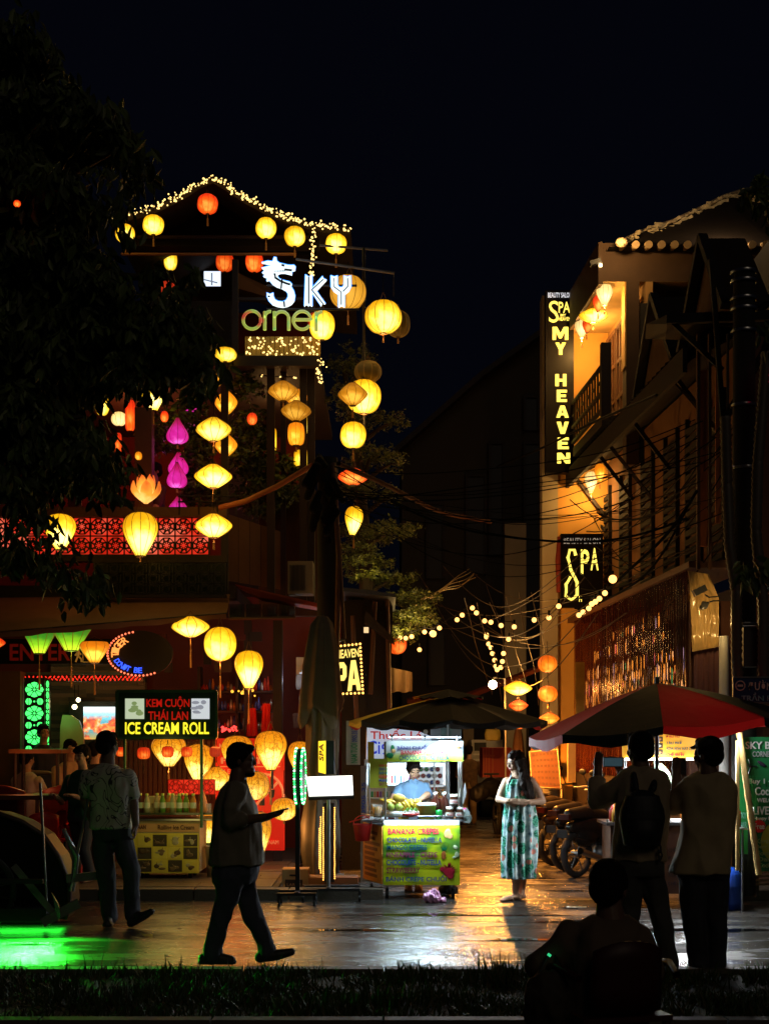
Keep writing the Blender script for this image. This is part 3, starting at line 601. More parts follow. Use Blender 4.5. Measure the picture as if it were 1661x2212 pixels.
S_P=silk('silk_painted', [(.2, (3.0, 2.0, .45)), (.36, (1.5, .75, .05)), (.52, (1.0, .36, .008)), (.72, (.7, .19, .005)), (.9, (.4, .09, .003))], 1.0, (.04, -.2, -.18), pat=.6)
S_OFF=M('unlit_silk', (.18, .13, .04), .7)
S_PK=silk('silk_pale', [(0., (3, 2.3, 1.1)), (.3, (1.5, 1.05, .4)), (.8, (.9, .5, .1))], 1.0)
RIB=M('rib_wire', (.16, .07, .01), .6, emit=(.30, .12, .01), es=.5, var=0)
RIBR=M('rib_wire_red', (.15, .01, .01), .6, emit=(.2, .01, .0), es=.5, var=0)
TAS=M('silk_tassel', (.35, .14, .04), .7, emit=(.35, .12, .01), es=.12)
WD=M('lantern_cap', (.10, .04, .015), .6)
PROF=dict(globe=[(.10, .5), (.26, .46), (.40, .34), (.48, .18), (.5, 0), (.48, -.18), (.40, -.34), (.26, -.46), (.10, -.5)], saucer=[(.12, .5), (.25, .37), (.38, .23), (.47, .10), (.5, 0), (.48, -.09), (.39, -.22), (.25, -.38), (.12, -.5)], balloon=[(.12, .5), (.32, .46), (.45, .34), (.5, .18), (.48, .04), (.40, -.12), (.28, -.3), (.18, -.44), (.14, -.5)], onion=[(.07, .5), (.14, .37), (.27, .2), (.41, .02), (.49, -.14), (.5, -.25), (.45, -.38), (.3, -.47), (.1, -.5)], barrel=[(.22, .5), (.40, .44), (.48, .26), (.5, 0), (.48, -.26), (.40, -.44), (.22, -.5)], dish=[(.42, .5), (.5, .34), (.48, .22), (.36, -.05), (.22, -.35), (.15, -.5)], cone=[(.30, .5), (.5, .30), (.44, .18), (.3, -.15), (.16, -.5)], drum=[(.3, .5), (.46, .42), (.5, .3), (.5, -.3), (.46, -.42), (.3, -.5)], )
_proto={}
def lantern_geo(shape, ribs):
 k=(shape, ribs)
 if k in _proto:return _proto[k]
 pr=PROF[shape]; fine=[]
 for i in range(len(pr)-1):
  for t in range(3):
   f=t/3; fine.append((pr[i][0]+(pr[i+1][0]-pr[i][0])*f, pr[i][1]+(pr[i+1][1]-pr[i][1])*f))
 fine.append(pr[-1])
 for _ in range(2):
  fine=[fine[0]]+[((fine[i-1][0]+2*fine[i][0]+fine[i+1][0])/4, (fine[i-1][1]+2*fine[i][1]+fine[i+1][1])/4)for i in range(1, len(fine)-1)]+[fine[-1]]
 a=MB(); a.lathe(fine, n=ribs*4, dent=.035, ribs=ribs)
 b=MB()
 for j in range(ribs):
  an=2*math.pi*j/ribs; b.tube([(r*1.005*math.cos(an), r*1.005*math.sin(an), z)for r, z in fine], .0085, 4)
 _proto[k]=(a, b, pr[0][0], pr[-1][0]); return _proto[k]
LAN=[]
_lmesh={}
def lantern(px, py, w_, h_, shape, silkm, label, Y=17.5, ribs=10, tassel=0, cord=0, group='silk lanterns', ribm=None, rot=None, hook=True, light=0., lc=(1, .55, .15), red=False):
 c=W(px, py, Y); sx=w_/F*Y; sz=h_/F*Y
 o=T('silk_lantern', label, 'lantern', c, group)
 def part(name, key, mk, mat):
  k=(name, key, mat.name if not isinstance(mat, list)else mat[0].name)
  if k in _lmesh:
   p=bpy.data.objects.new(name, _lmesh[k]); C.objects.link(p); p.parent=o; return p
  m=mk(); p=m.build(name, mat); p.parent=o; _lmesh[k]=p.data; return p
 a, b, r0, r1=lantern_geo(shape, ribs)
 ps=[part('shade', (shape, ribs), lambda:a, silkm), part('ribs', (shape, ribs), lambda:b, ribm or(RIBR if red else RIB))]
 def caps():
  m=MB(); m.cyl((0, 0, .49), (0, 0, .53), r0*.95, n=12); m.cyl((0, 0, -.53), (0, 0, -.49), r1*.95, n=12); return m
 ps.append(part('cap', (shape, ), caps, WD))
 if hook:
  def hk():
   m=MB()
   for s in(-1, 1):m.tube([(s*r0*.9, 0, .5), (0, 0, .78)], .008, 4)
   return m
  ps.append(part('hanger', (shape, ), hk, K['cord']))
 for p in ps:p.scale=(sx, sx, sz)
 s=px*.7+py;
 for p in ps:p.rotation_euler=(0, (rot or 0), (s%1.0)*.6-.3)
 if tassel:
  m=MB(); L_=tassel/F*Y; z=-.5*sz
  m.cyl((0, 0, z), (0, 0, z-L_*.45), .004, n=5); m.ball((0, 0, z-L_*.45), .013, 8, 5); m.cyl((0, 0, z-L_*.47), (0, 0, z-L_), .009, .014, n=7)
  p=m.build('tassel', TAS); p.parent=o
 if cord:
  m=MB(); m.cyl((0, 0, sz*.7), (0, 0, sz*.5+cord/F*Y), .005, n=5); p=m.build('cord', K['wire']); p.parent=o
 if light:lamp('lantern_bulb', c-Vector((0, 0, sz*.5+.05)), light, lc, o, .02)
 return o
RG='lanterns under the gable roof'
lantern(449, 441, 46, 42, 'globe', S_R, 'red globe lantern hanging under the roof peak', 18.6, tassel=26, cord=30, group=RG, red=True)
lantern(271, 505, 42, 40, 'globe', S_Y, 'yellow globe lantern at the left end under the roof, half hidden by leaves', 18.6, tassel=20, cord=25, group=RG)
lantern(332, 486, 47, 41, 'globe', S_Y, 'yellow globe lantern under the left slope, second from the left', 18.6, tassel=26, cord=22, group=RG)
lantern(575, 493, 45, 44, 'globe', S_Y, 'yellow globe lantern nearest right of the roof peak', 18.6, tassel=26, cord=25, group=RG)
lantern(637, 511, 46, 42, 'globe', S_Y, 'slightly darker yellow globe under the roof above the K of the sign', 18.6, tassel=24, cord=25, group=RG)
lantern(726, 527, 47, 42, 'globe', S_Y, 'yellow globe lantern at the right tip of the roof', 18.5, tassel=30, cord=20, group=RG)
TG='lanterns inside the roof terrace'
lantern(486, 566, 40, 42, 'globe', S_R, 'red-orange globe mostly behind the terrace beam, beside the screen', 20.5, group=TG, red=True)
lantern(550, 566, 40, 44, 'globe', S_R, 'red-orange globe behind the terrace beam, next to the dragon head', 20.5, group=TG, red=True)
lantern(369, 563, 30, 42, 'globe', S_Y, 'yellow globe behind the terrace beam with only its bottom showing', 20.5, group=TG)
lantern(362, 621, 34, 26, 'globe', S_RD, 'dull red globe lantern behind the leaves, left of the terrace screen', 19.6, group=TG, red=True)
BG='big lanterns hanging from the corner booms'
lantern(752, 632, 78, 72, 'globe', silk('silk_amber', [(0., (1.4, .75, .1)), (.4, (.75, .33, .02)), (.9, (.42, .15, .006))], 1.), 'amber globe lantern right behind the letter Y', 18.2, ribs=12, tassel=34, cord=30, group=BG, rot=.06)
lantern(696, 703, 56, 62, 'globe', S_Y, 'yellow globe lantern behind the last letter of the green word', 18.2, ribs=10, cord=15, group=BG)
lantern(680, 695, 30, 40, 'globe', S_RD, 'small red lantern behind the end of the green word', 18.6, group=BG, red=True)
lantern(828, 685, 80, 70, 'globe', S_Y, 'large bright yellow globe at the right end of the boom against the sky', 18.0, ribs=12, tassel=20, cord=60, group=BG, light=3)
lantern(860, 700, 52, 56, 'globe', S_OFF, 'unlit dark globe half behind the large bright one', 18.6, ribs=12, tassel=14, group=BG)
lantern(795, 803, 58, 46, 'globe', S_OFF, 'unlit brown globe above the pair of lit lanterns by the tree', 18.3, ribs=10, cord=30, group=BG)
lantern(786, 857, 76, 72, 'globe', S_Y, 'large yellow globe behind the dark diamond lantern', 18.2, ribs=12, group=BG, light=1.5)
lantern(762, 852, 64, 48, 'saucer', S_YD, 'dim amber diamond lantern in front of a large yellow globe', 17.6, cord=10, tassel=26, group=BG)
lantern(763, 940, 58, 56, 'globe', S_Y, 'yellow globe below the diamond lantern on the same cord', 17.6, tassel=28, cord=20, group=BG)
lantern(763, 1030, 68, 36, 'saucer', S_R, 'red-orange saucer lantern behind tangled wires', 17.4, cord=20, group=BG, red=True)
lantern(764, 1125, 40, 62, 'balloon', S_Y, 'yellow balloon lantern hanging alone before the leafy tree', 17.4, tassel=28, cord=20, group=BG, rot=.1)
CG='saucer lanterns strung down the balcony corner'
lantern(487, 766, 50, 30, 'globe', S_Y, 'yellow lantern at the top of the corner string, partly behind leaves', 18.3, group=CG)
lantern(455, 820, 60, 44, 'saucer', S_O, 'orange saucer lantern behind the hanging leaves, second of the corner string', 17.6, group=CG)
lantern(462, 928, 78, 50, 'saucer', S_Y, 'amber saucer lantern, highest of the three clear ones on the balcony corner', 17.4, ribs=12, tassel=26, cord=50, group=CG, light=.8)
lantern(461, 1029, 82, 50, 'saucer', S_Y, 'amber saucer lantern in the middle of the three at the balcony corner', 17.4, ribs=12, tassel=30, cord=40, group=CG, light=.8)
lantern(462, 1136, 82, 50, 'saucer', S_Y, 'amber saucer lantern in front of the end of the glowing lattice panel', 17.3, ribs=12, tassel=26, cord=50, group=CG, light=.8)
lantern(489, 870, 50, 50, 'saucer', S_O, 'orange saucer lantern behind a dark post, above the corner string', 18.6, group=CG)
lantern(489, 962, 50, 46, 'saucer', S_O, 'orange saucer lantern behind the dark post at mid height', 18.6, group=CG)
MG='lanterns deep inside the upper floor'
lantern(332, 862, 58, 50, 'dish', S_Y, 'amber cup shaped lantern with a torn leafy top on the upper floor', 18.4, tassel=30, cord=20, group=MG)
lantern(222, 874, 32, 48, 'globe', S_Y, 'yellow lantern cut off by the big tree at the left of the upper floor', 18.4, group=MG)
lantern(282, 898, 22, 66, 'drum', S_R, 'tall red paper cylinder lantern on the upper floor', 18.8, ribs=8, group=MG, red=True)
lantern(256, 958, 16, 44, 'drum', S_R, 'lower small red cylinder lantern by the tree edge', 18.8, ribs=8, group=MG, red=True)
lantern(258, 905, 34, 30, 'globe', S_PK, 'pale wire basket lamp between tree and red cylinder lantern', 19.2, group=MG)
lantern(384, 931, 48, 56, 'onion', S_M, 'top magenta onion lantern of the pink string', 18.2, ribs=8, cord=30, tassel=10, group=MG, red=True)
lantern(386, 1002, 46, 50, 'onion', S_M, 'second magenta onion lantern, half behind the third', 18.7, ribs=8, group=MG, red=True)
lantern(383, 1027, 46, 54, 'onion', S_M, 'third magenta onion lantern, right of the lotus lamp', 18.2, ribs=8, tassel=10, group=MG, red=True)
lantern(385, 1093, 44, 42, 'onion', S_M, 'lowest magenta onion lantern behind the balcony rail', 18.5, ribs=8, group=MG, red=True)
lantern(416, 880, 32, 40, 'onion', S_M, 'magenta lantern glowing through the shrubs at the back', 19.6, ribs=8, group=MG, red=True)
lantern(612, 845, 66, 42, 'saucer', S_YD, 'dim orange saucer lantern at the top of the right cluster', 18.1, ribs=12, tassel=12, cord=20, group='lanterns on the right posts')
lantern(642, 860, 50, 38, 'saucer', S_O, 'orange saucer half behind the top one of the right cluster', 18.8, group='lanterns on the right posts')
lantern(640, 888, 66, 42, 'saucer', S_YD, 'dim amber saucer above the barrel lantern on the right posts', 18.0, ribs=12, tassel=8, group='lanterns on the right posts')
lantern(640, 938, 38, 48, 'barrel', S_O, 'orange barrel lantern under the amber saucer', 18.0, tassel=14, group='lanterns on the right posts')
lantern(657, 918, 20, 40, 'barrel', S_Y, 'narrow yellow barrel lantern behind the orange barrel', 18.9, group='lanterns on the right posts')
lantern(590, 950, 16, 50, 'drum', S_Y, 'slim yellow lantern seen between two dark posts', 19.3, group='lanterns on the right posts')
lantern(652, 990, 34, 34, 'drum', S_Y, 'square-cut yellow lantern behind the post above the pipe', 18.9, group='lanterns on the right posts')
LG='balloon lanterns over the glowing balcony panel'
lantern(131, 1149, 68, 76, 'balloon', S_Y, 'yellow balloon lantern at the left, its edge torn by tree leaves', 17.2, ribs=12, tassel=10, cord=20, group=LG, light=.8)
lantern(304, 1154, 76, 93, 'balloon', S_Y, 'whole yellow balloon lantern in front of the glowing lattice panel', 17.2, ribs=12, tassel=14, cord=20, group=LG, light=.8)
DG='lanterns hanging below the awning'
lantern(412, 1354, 84, 44, 'saucer', S_Y, 'wide yellow saucer lantern tucked under the awning edge', 16.9, ribs=12, tassel=66, group=DG, light=1.5)
lantern(476, 1391, 73, 72, 'globe', S_Y, 'bright yellow globe lantern between the saucer and the balloon below the awning', 16.8, ribs=10, tassel=80, cord=20, group=DG, light=3)
lantern(538, 1446, 62, 80, 'balloon', S_Y, 'bright yellow balloon lantern right of the round one below the awning', 16.7, ribs=10, tassel=78, cord=40, group=DG, light=3)
lantern(155, 1374, 92, 62, 'cone', S_G, 'large green cone lantern under the awning', 17.4, ribs=10, tassel=80, group=DG, light=1, lc=(.4, 1, .1))
lantern(86, 1382, 74, 58, 'cone', S_G, 'smaller green cone lantern left of the large green one', 17.8, ribs=10, tassel=80, group=DG)
lantern(205, 1409, 66, 44, 'dish', S_O, 'orange dish lantern beside the oval neon board', 17.2, ribs=10, tassel=70, cord=10, group=DG, light=.8)
lantern(-4, 1388, 34, 22, 'saucer', S_R, 'red lantern cut by the left edge of the picture', 17.4, group=DG, red=True)
OG='painted lanterns at the lantern stall'
lantern(365, 1622, 76, 66, 'balloon', S_P, 'painted balloon lantern directly below the ice cream board', 17.2, ribs=10, tassel=30, cord=60, group=OG, light=1.5)
lantern(430, 1649, 64, 82, 'balloon', S_P, 'painted balloon lantern behind the ice cream cart post', 17.6, ribs=10, cord=60, group=OG, light=1.5)
lantern(468, 1682, 62, 50, 'saucer', S_P, 'painted saucer lantern just behind the walking man', 17.5, ribs=10, cord=60, group=OG)
lantern(513, 1628, 72, 76, 'balloon', S_P, 'painted balloon lantern behind the head of the walking man', 17.5, ribs=10, cord=60, group=OG, light=1.5)
lantern(585, 1621, 70, 83, 'balloon', S_P, 'painted balloon lantern in front of the red poster', 17.4, ribs=10, tassel=76, cord=60, group=OG, light=2.5)
lantern(648, 1637, 52, 70, 'balloon', S_P, 'painted balloon lantern between the green oval sign and the closed parasol', 17.4, ribs=10, cord=60, group=OG, light=1.5)
lantern(553, 1697, 60, 60, 'globe', S_P, 'painted globe lantern over the chest of the walking man', 17.3, ribs=12, cord=60, group=OG, light=1.5)
lantern(614, 1748, 56, 48, 'globe', S_P, 'painted low globe lantern beside the phone of the walking man', 17.0, ribs=12, tassel=8, cord=60, group=OG, light=1)
lantern(563, 1800, 50, 90, 'balloon', S_P, 'painted balloon lantern lowest of all, behind the belly of the man', 17.4, ribs=10, group=OG)
lantern(450, 1790, 52, 70, 'balloon', S_P, 'painted lantern behind the back of the walking man near the buckets', 17.6, ribs=10, group=OG)
SG='tiny red lanterns over the ice cream cart'
for i, (x, y, s_, lab, mt_)in enumerate(((262, 1624, 22, 'first tiny red lantern, right behind the neck of the man in the printed shirt', S_R), (311, 1627, 28, 'second tiny red lantern from the left, clear of the board', S_R), (363, 1624, 26, 'tiny red lantern against the first painted balloon lantern', S_R), (404, 1624, 24, 'tiny red lantern left of the cart post', S_R), (465, 1624, 24, 'tiny unlit red lantern near the head of the walking man', S_RD))):
 lantern(x, y, s_, s_*.9, 'barrel', mt_, lab, 16.3, ribs=12, cord=14, group=SG, red=True)
AG='lanterns over the alley'; S_V=silk('silk_vermilion', [(.2, (2., .75, .08)), (.34, (1.25, .30, .012)), (.52, (.95, .14, .005)), (.85, (.5, .05, .003))], 1.0)
lantern(1182, 1434, 42, 37, 'globe', S_V, 'upper orange globe lantern of the alley string', 19, ribs=8, cord=30, group=AG, red=True, light=1.5)
lantern(1183, 1499, 42, 35, 'globe', S_V, 'middle orange globe lantern of the alley string', 19, ribs=8, cord=28, tassel=14, group=AG, red=True, light=1.5)
lantern(1186, 1552, 44, 24, 'saucer', S_V, 'lowest orange lantern of the alley string, behind the red umbrella', 19, ribs=8, cord=24, group=AG, red=True)
lantern(1118, 1487, 62, 30, 'saucer', S_Y, 'flat yellow saucer lantern over the dark parasol', 19, ribs=8, cord=30, group=AG, light=1.5)
lantern(1119, 1524, 42, 24, 'saucer', S_R, 'red-orange saucer lantern right under the flat yellow one', 19, ribs=8, group=AG, red=True)
lantern(1120, 1562, 40, 26, 'saucer', S_R, 'red-orange lantern peeping out below the dark parasol rim', 19, ribs=8, group=AG, red=True)
lantern(857, 1391, 44, 44, 'globe', S_R, 'red globe lantern among the light strings beside the tree', 21, ribs=8, group=AG, red=True)
HG='lanterns on the ochre house balconies'
lantern(1305, 636, 36, 46, 'balloon', S_PK, 'pale balloon lantern nearest the corner of the upper balcony', 20.4, ribs=10, tassel=20, cord=10, group=HG, light=36)
lantern(1291, 656, 24, 34, 'balloon', S_R, 'reddish balloon lantern behind the pale one on the upper balcony', 20.8, ribs=10, tassel=16, group=HG)
lantern(1281, 682, 64, 30, 'saucer', S_Y, 'wide flat yellow lantern on the upper balcony', 21.1, ribs=10, tassel=16, group=HG, light=34)
lantern(1256, 708, 30, 42, 'balloon', S_PK, 'pale balloon lantern farthest along the upper balcony', 22.0, ribs=10, tassel=22, group=HG, light=56)
lantern(1267, 704, 20, 30, 'balloon', S_R, 'small reddish balloon lantern beside the farthest pale one', 21.7, ribs=10, tassel=14, group=HG)
lantern(1276, 1041, 28, 44, 'balloon', S_PK, 'pale balloon lantern on the lower balcony', 22.35, ribs=10, tassel=22, group=HG, light=26)
lantern(1295, 1022, 24, 40, 'balloon', S_O, 'orange balloon lantern on the lower balcony', 22.1, ribs=10, tassel=14, group=HG, light=5)
for(x, y, w_, h, m_, lab)in((16, 962, 30, 34, S_R, 'red lantern at the left edge above the glowing lattice'), (112, 882, 26, 30, S_O, 'orange lantern in the tree gap at upper floor height'), (178, 935, 22, 26, S_R, 'red lantern behind leaves left of the red cylinder'), (150, 1008, 18, 20, S_O, 'orange lantern low behind the tree above the balcony rail'), (225, 1010, 20, 24, S_R, 'red lantern left of the lotus lamp'), (300, 985, 16, 18, S_O, 'small orange lantern behind the seated balcony guest'), (356, 900, 18, 24, S_R, 'small red lantern behind the magenta string'), (545, 905, 22, 26, S_R, 'red lantern through shrubs right of the amber string'), (6, 898, 22, 34, S_R, 'red glow of a lantern at the far left edge among the leaves'), (58, 905, 14, 12, S_O, 'tiny amber lantern speck deep in the big tree, upper one'), (62, 936, 12, 12, S_Y, 'tiny yellow lantern speck deep in the big tree, lower one'), (24, 1075, 18, 12, S_O, 'small orange glow at the left edge below the leaves'), (38, 440, 16, 14, S_R, 'small red glow high in the black tree crown')):
 lantern(x, y, w_, h, 'globe', m_, lab, 13.2 if y<500 else 17.5, ribs=8, group='glows among the tree leaves', red=True)
lo=T('lotus_lamp', 'orange lotus flower lamp standing on the balcony rail by the seated guest', 'lamp', W(316, 1090, 17.9), )
c0=W(316, 1088, 17.9)
S_L=silk('silk_lotus', [(0., (1.9, 1.2, .4)), (.13, (1.2, .42, .04)), (.24, (.8, .12, .015)), (.4, (.5, .03, .008))], 1., (0, -.03, .11))
for k in range(12):
 an=2*math.pi*k/12+.2; ring=k%2; rr=.10+.05*ring; hh=(.36 if not ring else.27)
 pts=[]; m=MB(); d=Vector((math.cos(an), math.sin(an), 0)); t_=Vector((-math.sin(an), math.cos(an), 0))
 for i in range(7):
  f=i/6; wd=.075*math.sin(math.pi*min(1, f*.93+.07))**.7; off=rr*math.sin(f*2.2)+(.05*ring*f)
  pts+=[c0+d*off-t_*wd+Vector((0, 0, hh*f)), c0+d*(off+.02)+Vector((0, 0, hh*f)), c0+d*off+t_*wd+Vector((0, 0, hh*f))]
 m.add(pts, [(3*i+j, 3*i+j+1, 3*i+j+4, 3*i+j+3)for i in range(6)for j in range(2)], True)
 m.build('petal', S_L, lo)
lamp('upper_floor_fill', W(300, 980, 20.8), 42, (1, .18, .05), lb, .15)  # fixtureless fills added in place of the lanterns' own light
lamp('upper_floor_fill', W(600, 930, 20.6), 10, (1, .5, .15), lb, .15)
lamp('upper_floor_fill', W(400, 960, 19.4), 6, (1, .1, .5), lb, .15)
lamp('ground_floor_fill', W(300, 1480, 18.6), 7, (1, .22, .05), lb, .2)
lamp('ground_floor_fill', W(50, 1660, 16.4), 4, (1, .25, .08), lb, .2); lamp('ground_floor_fill', W(560, 1500, 18.6), 8, (1, .12, .03), lb, .2)  # fixtureless fills added for the warm glow at ground level
# ================================================================== LIGHT STRINGS
def fairy(name, label, pts, n, spread, mat=EY, r=.012, wire=True, group='fairy light strings'):
 o=T(name, label, 'string light', pts[0], group); rg=random.Random(len(label)+n)
 if wire:
  m=MB(); m.tube(pts, .006, 4); m.build('wire', K['wire'], o)
 seg=[(pts[i+1]-pts[i]).length for i in range(len(pts)-1)]; tot=sum(seg); m=MB()
 for i in range(n):
  t=rg.random()*tot; k=0
  while k<len(seg)-1 and t>seg[k]:t-=seg[k]; k+=1
  p=pts[k].lerp(pts[k+1], t/seg[k])+Vector((rg.gauss(0, spread*.5), rg.gauss(0, spread*.3), rg.gauss(0, spread*.5)-spread*.3)); m.ball(p, r*rg.uniform(.7, 1.25), 6, 4)
 b=m.build('bulbs', mat, o); b['kind']='stuff'; return o
fairy('fairy_light_string', 'tiny warm lights along the left slope of the gable roof', [W(x, y, YR-.05)for x, y in P_], 120, .05)
fairy('fairy_light_string', 'tiny warm lights along the right slope of the gable roof', [W(x, y, YR-.05)for x, y in Q_], 190, .045)
fairy('fairy_light_string', 'tiny warm lights dropping from the right eave to the letter K', [W(677, 492, 18.4), W(676, 545, 18.4), W(672, 600, 18.4)], 52, .035)
fairy('fairy_light_string', 'short line of tiny lights over the upper floor posts', [W(560, 811, 18.8), W(640, 815, 18.8)], 10, .01)
fairy('fairy_light_string', 'tiny warm lights down the post beside the roof corner', [W(693, 768, 18.3), W(690, 830, 18.3)], 26, .05)
cl_=T('light_curtain', 'curtain of tiny lights over a yellow panel below the corner word', 'light curtain', W(610, 745, 18.4))
m=pane(530, 727, 692, 768, 18.5, .05); m.build('panel', M('yellow_panel', (.5, .34, .08), .7, bump=.3), cl_)
m=MB(); rg=random.Random(4)
for i in range(16):
 x=534+i*10; m.cyl(W(x, 727, 18.42), W(x, 766, 18.42), .003, n=4)
m.build('wires', K['wire'], cl_)
m=MB()
for i in range(85):m.ball(W(rg.uniform(532, 690), rg.uniform(727, 767), 18.4), .014*rg.uniform(.7, 1.2), 6, 4)
b=m.build('bulbs', EY, cl_); b['kind']='stuff'
def C2(x, y):return(864.2+.4797*x, 1019.8+.4797*y)
def festoon(label, ps, Y0, Y1, big=()):
 ps=[C2(*p)for p in ps]; n_=len(ps); pts=[W(p[0], p[1], Y0+(Y1-Y0)*i/max(1, n_-1))for i, p in enumerate(ps)]
 o=T('festoon_light_string', label, 'string light', pts[0], 'festoon light strings over the alley')
 m=MB(); m.tube([p+Vector((0, 0, .06))for p in pts], .005, 5)
 for p in pts:m.cyl(p+Vector((0, 0, .03)), p+Vector((0, 0, .09)), .014, n=6)
 m.build('wire', K['wire'], o)
 for i, p in enumerate(pts):
  m=MB(); m.ball(p, .031*(1.5 if i in big else 1), 10, 7); m.build('bulb', EW, o)
 return o
festoon('string of warm bulbs from the left shed out past the lit leaves', [(0, 745), (25, 748), (52, 741), (110, 720), (148, 728), (177, 702), (256, 665), (279, 644), (325, 612), (343, 634), (380, 670), (408, 676), (454, 691), (513, 697)], 20, 18, (4, ))
festoon('string of warm bulbs dipping to a point above the alley', [(488, 753), (465, 817), (460, 853), (452, 880), (436, 890), (430, 875), (425, 847), (415, 817), (408, 790), (398, 774), (388, 742), (388, 732)], 19, 19.5)
festoon('string of warm bulbs rising along the right wall past the small black sign', [(603, 666), (669, 656), (713, 604)], 18, 17)
festoon('close row of warm bulbs in front of the corrugated wall top', [(804, 644), (823, 631), (848, 614), (862, 594), (878, 584), (896, 570), (921, 545), (956, 482)], 17, 15.6, (7, ))
festoon('single warm bulb hanging below the lit leaves', [(87, 800)], 20, 20)
o=T('street_bulb', 'bright bare bulb on a bracket low over the alley', 'lamp', W(1064, 1479, 21))
m=MB(); m.ball(W(1064, 1479, 21), .065); m.build('bulb', E('bright_bulb', (1, .72, .35), 30), o)
m=MB(); m.tube([W(1064, 1470, 21), W(1066, 1463, 21.05), W(1090, 1466, 21.1), W(1092, 1750, 21.2)], .015); m.build('bracket', K['gsteel'], o)
lamp('street_bulb_light', W(1064, 1483, 20.8), 120, (1, .44, .09), o, .06); lamp('street_bulb_light', W(1064, 1484, 20.7), 1100, (1, .34, .045), o, .06, 'SPOT', rot=(0, 0, 0), spot=R(165)); lamp('festoon_fill', W(1130, 1450, 18.6), 480, (1, .34, .045), o, .1, 'SPOT', rot=(0, 0, 0), spot=R(150))  # downward spots added to bring orange light onto the alley floor
lamp('festoon_fill', W(1075, 1385, 19), 12, (1, .55, .18), o, .15)
lamp('festoon_fill', W(1270, 1300, 16.4), 2.5, (1, .55, .18), o, .15)
lamp('festoon_fill', W(925, 1360, 19.4), 16, (1, .6, .22), o, .15)
lamp('festoon_fill', W(790, 1250, 19.7), 5, (1, .7, .2), o, .1); lamp('festoon_fill', W(880, 1370, 19.6), 16, (1, .7, .25), o, .15)  # fills added to brighten the leaves of the tree
lamp('rear_alley_lamp', W(1110, 1500, 27), 50, (1, .52, .16), o, .1)
fairy('fairy_light_string', 'row of red lit glassware glints on the back bar behind the ice cream board', [W(432, 1573, 19.75), W(512, 1574, 19.75)], 34, .05, E('red_glint', (1, .05, .04), 2.5), .02)  # no string light: glowing beads painted as glints of lit glass
fairy('fairy_light_string', 'golden glints on the bar shelf under the round yellow lantern', [W(512, 1490, 19.7), W(545, 1488, 19.7)], 16, .10, E('gold_glint', (1, .5, .05), 1.5), .02)  # glowing beads in place of golden glints, not a string light
for(x, y0, y1, lab)in((576, 1520, 1600, 'folded dark red cloth hanging behind the painted lanterns'), (545, 1530, 1590, 'narrower red cloth hanging left of the wider one')):
 m=MB(); vs=[]
 for i in range(9):
  for j in range(2):vs.append(W(x+(i-4)*(2+j*1.2), (y0, y1)[j], 18.9+.05*math.sin(i*2.2)))
 m.add(vs, [(2*i, 2*i+1, 2*i+3, 2*i+2)for i in range(8)], True); m.build('hanging_cloth', M('crimson_cloth', (.45, .02, .015), .7), None, W(x, y1, 18.9), lab, 'cloth')
rg=random.Random(66)
for i in range(14):
 x=rg.uniform(330, 690); y=rg.uniform(1345, 1545); w__, h__=rg.uniform(10, 38), rg.uniform(10, 34)
 pane(x, y, x+w__, y+h__, 19.3+rg.uniform(0, .4), .05).build('added_dark_board', M(('near_black_board', 'umber_board', 'oxblood_board')[i%3], ((.008, .006, .005), (.05, .025, .012), (.08, .01, .008))[i%3], .6), None, W(x, y+h__, 19.5), 'small dark board added to darken the bar wall', 'board', 'dark boards added on the bar wall')  # scattered dark boards added where the bar wall came out too bright
 # ================================================================== SIGNS
NW=E('neon_white', (.80, .94, 1.), 1.35); NB=E('neon_blue_edge', (.04, .28, 1.), 2.2)
sk=T('dragon_neon_sign', 'white neon word with a dragon shaped first letter above the roof terrace', 'neon sign', W(665, 660, 17.9))
def cr5(x, y):return(501.2+x*.24973, 518.5+y*.24973)
YS=17.8
def poly5(m, pts, y=YS, t=.05):
 m.prism([W(*cr5(*p), y)for p in pts], (0, t, 0))
dragon=[(258, 194), (310, 180), (352, 184), (366, 146), (384, 150), (388, 180), (410, 198), (450, 208), (482, 216), (510, 218), (536, 216), (550, 230), (546, 258), (515, 266), (520, 280), (518, 298), (490, 290), (455, 282), (425, 282), (400, 290), (392, 310), (410, 335), (450, 350), (500, 362), (518, 380), (512, 402), (535, 440), (545, 480), (540, 520), (515, 552), (480, 570), (440, 578), (395, 572), (350, 555), (320, 525), (304, 490), (302, 455), (330, 468), (358, 456), (358, 485), (372, 515), (400, 530), (440, 534), (470, 520), (486, 490), (484, 460), (465, 435), (430, 415), (385, 400), (350, 378), (322, 345), (300, 350), (305, 325), (272, 312), (290, 295), (262, 280), (284, 262), (258, 238), (290, 232), (330, 222), (345, 210), (300, 202)]
def neon(polys, name):
 m=MB()
 for p in polys:poly5(m, p)
 m.build(name, NW, sk)
 m=MB()
 for p in polys:
  q=[W(*cr5(*a), YS+.03)for a in p]; m.tube(q+[q[0]], .008, 5)
 m.build('outline_tube', NB, sk)
neon([dragon], 'letter')
neon([[(636, 298), (662, 318), (664, 568), (640, 552), (626, 570)], [(668, 318), (694, 302), (694, 570), (668, 556)], [(700, 408), (785, 312), (792, 334), (818, 342), (730, 436), (808, 548), (780, 545), (770, 568), (698, 460)]], 'letter')
neon([[(855, 306), (885, 318), (912, 306), (914, 388), (928, 408), (955, 408), (968, 388), (968, 306), (998, 318), (1028, 306), (1030, 400), (1012, 438), (974, 468), (974, 578), (948, 564), (920, 578), (920, 468), (880, 440), (857, 404)]], 'letter')
m=MB(); dk=K['black']
def l5(m, pts, r=.006):m.tube([W(*cr5(*p), YS-.006)for p in pts], r*1.7, 4)
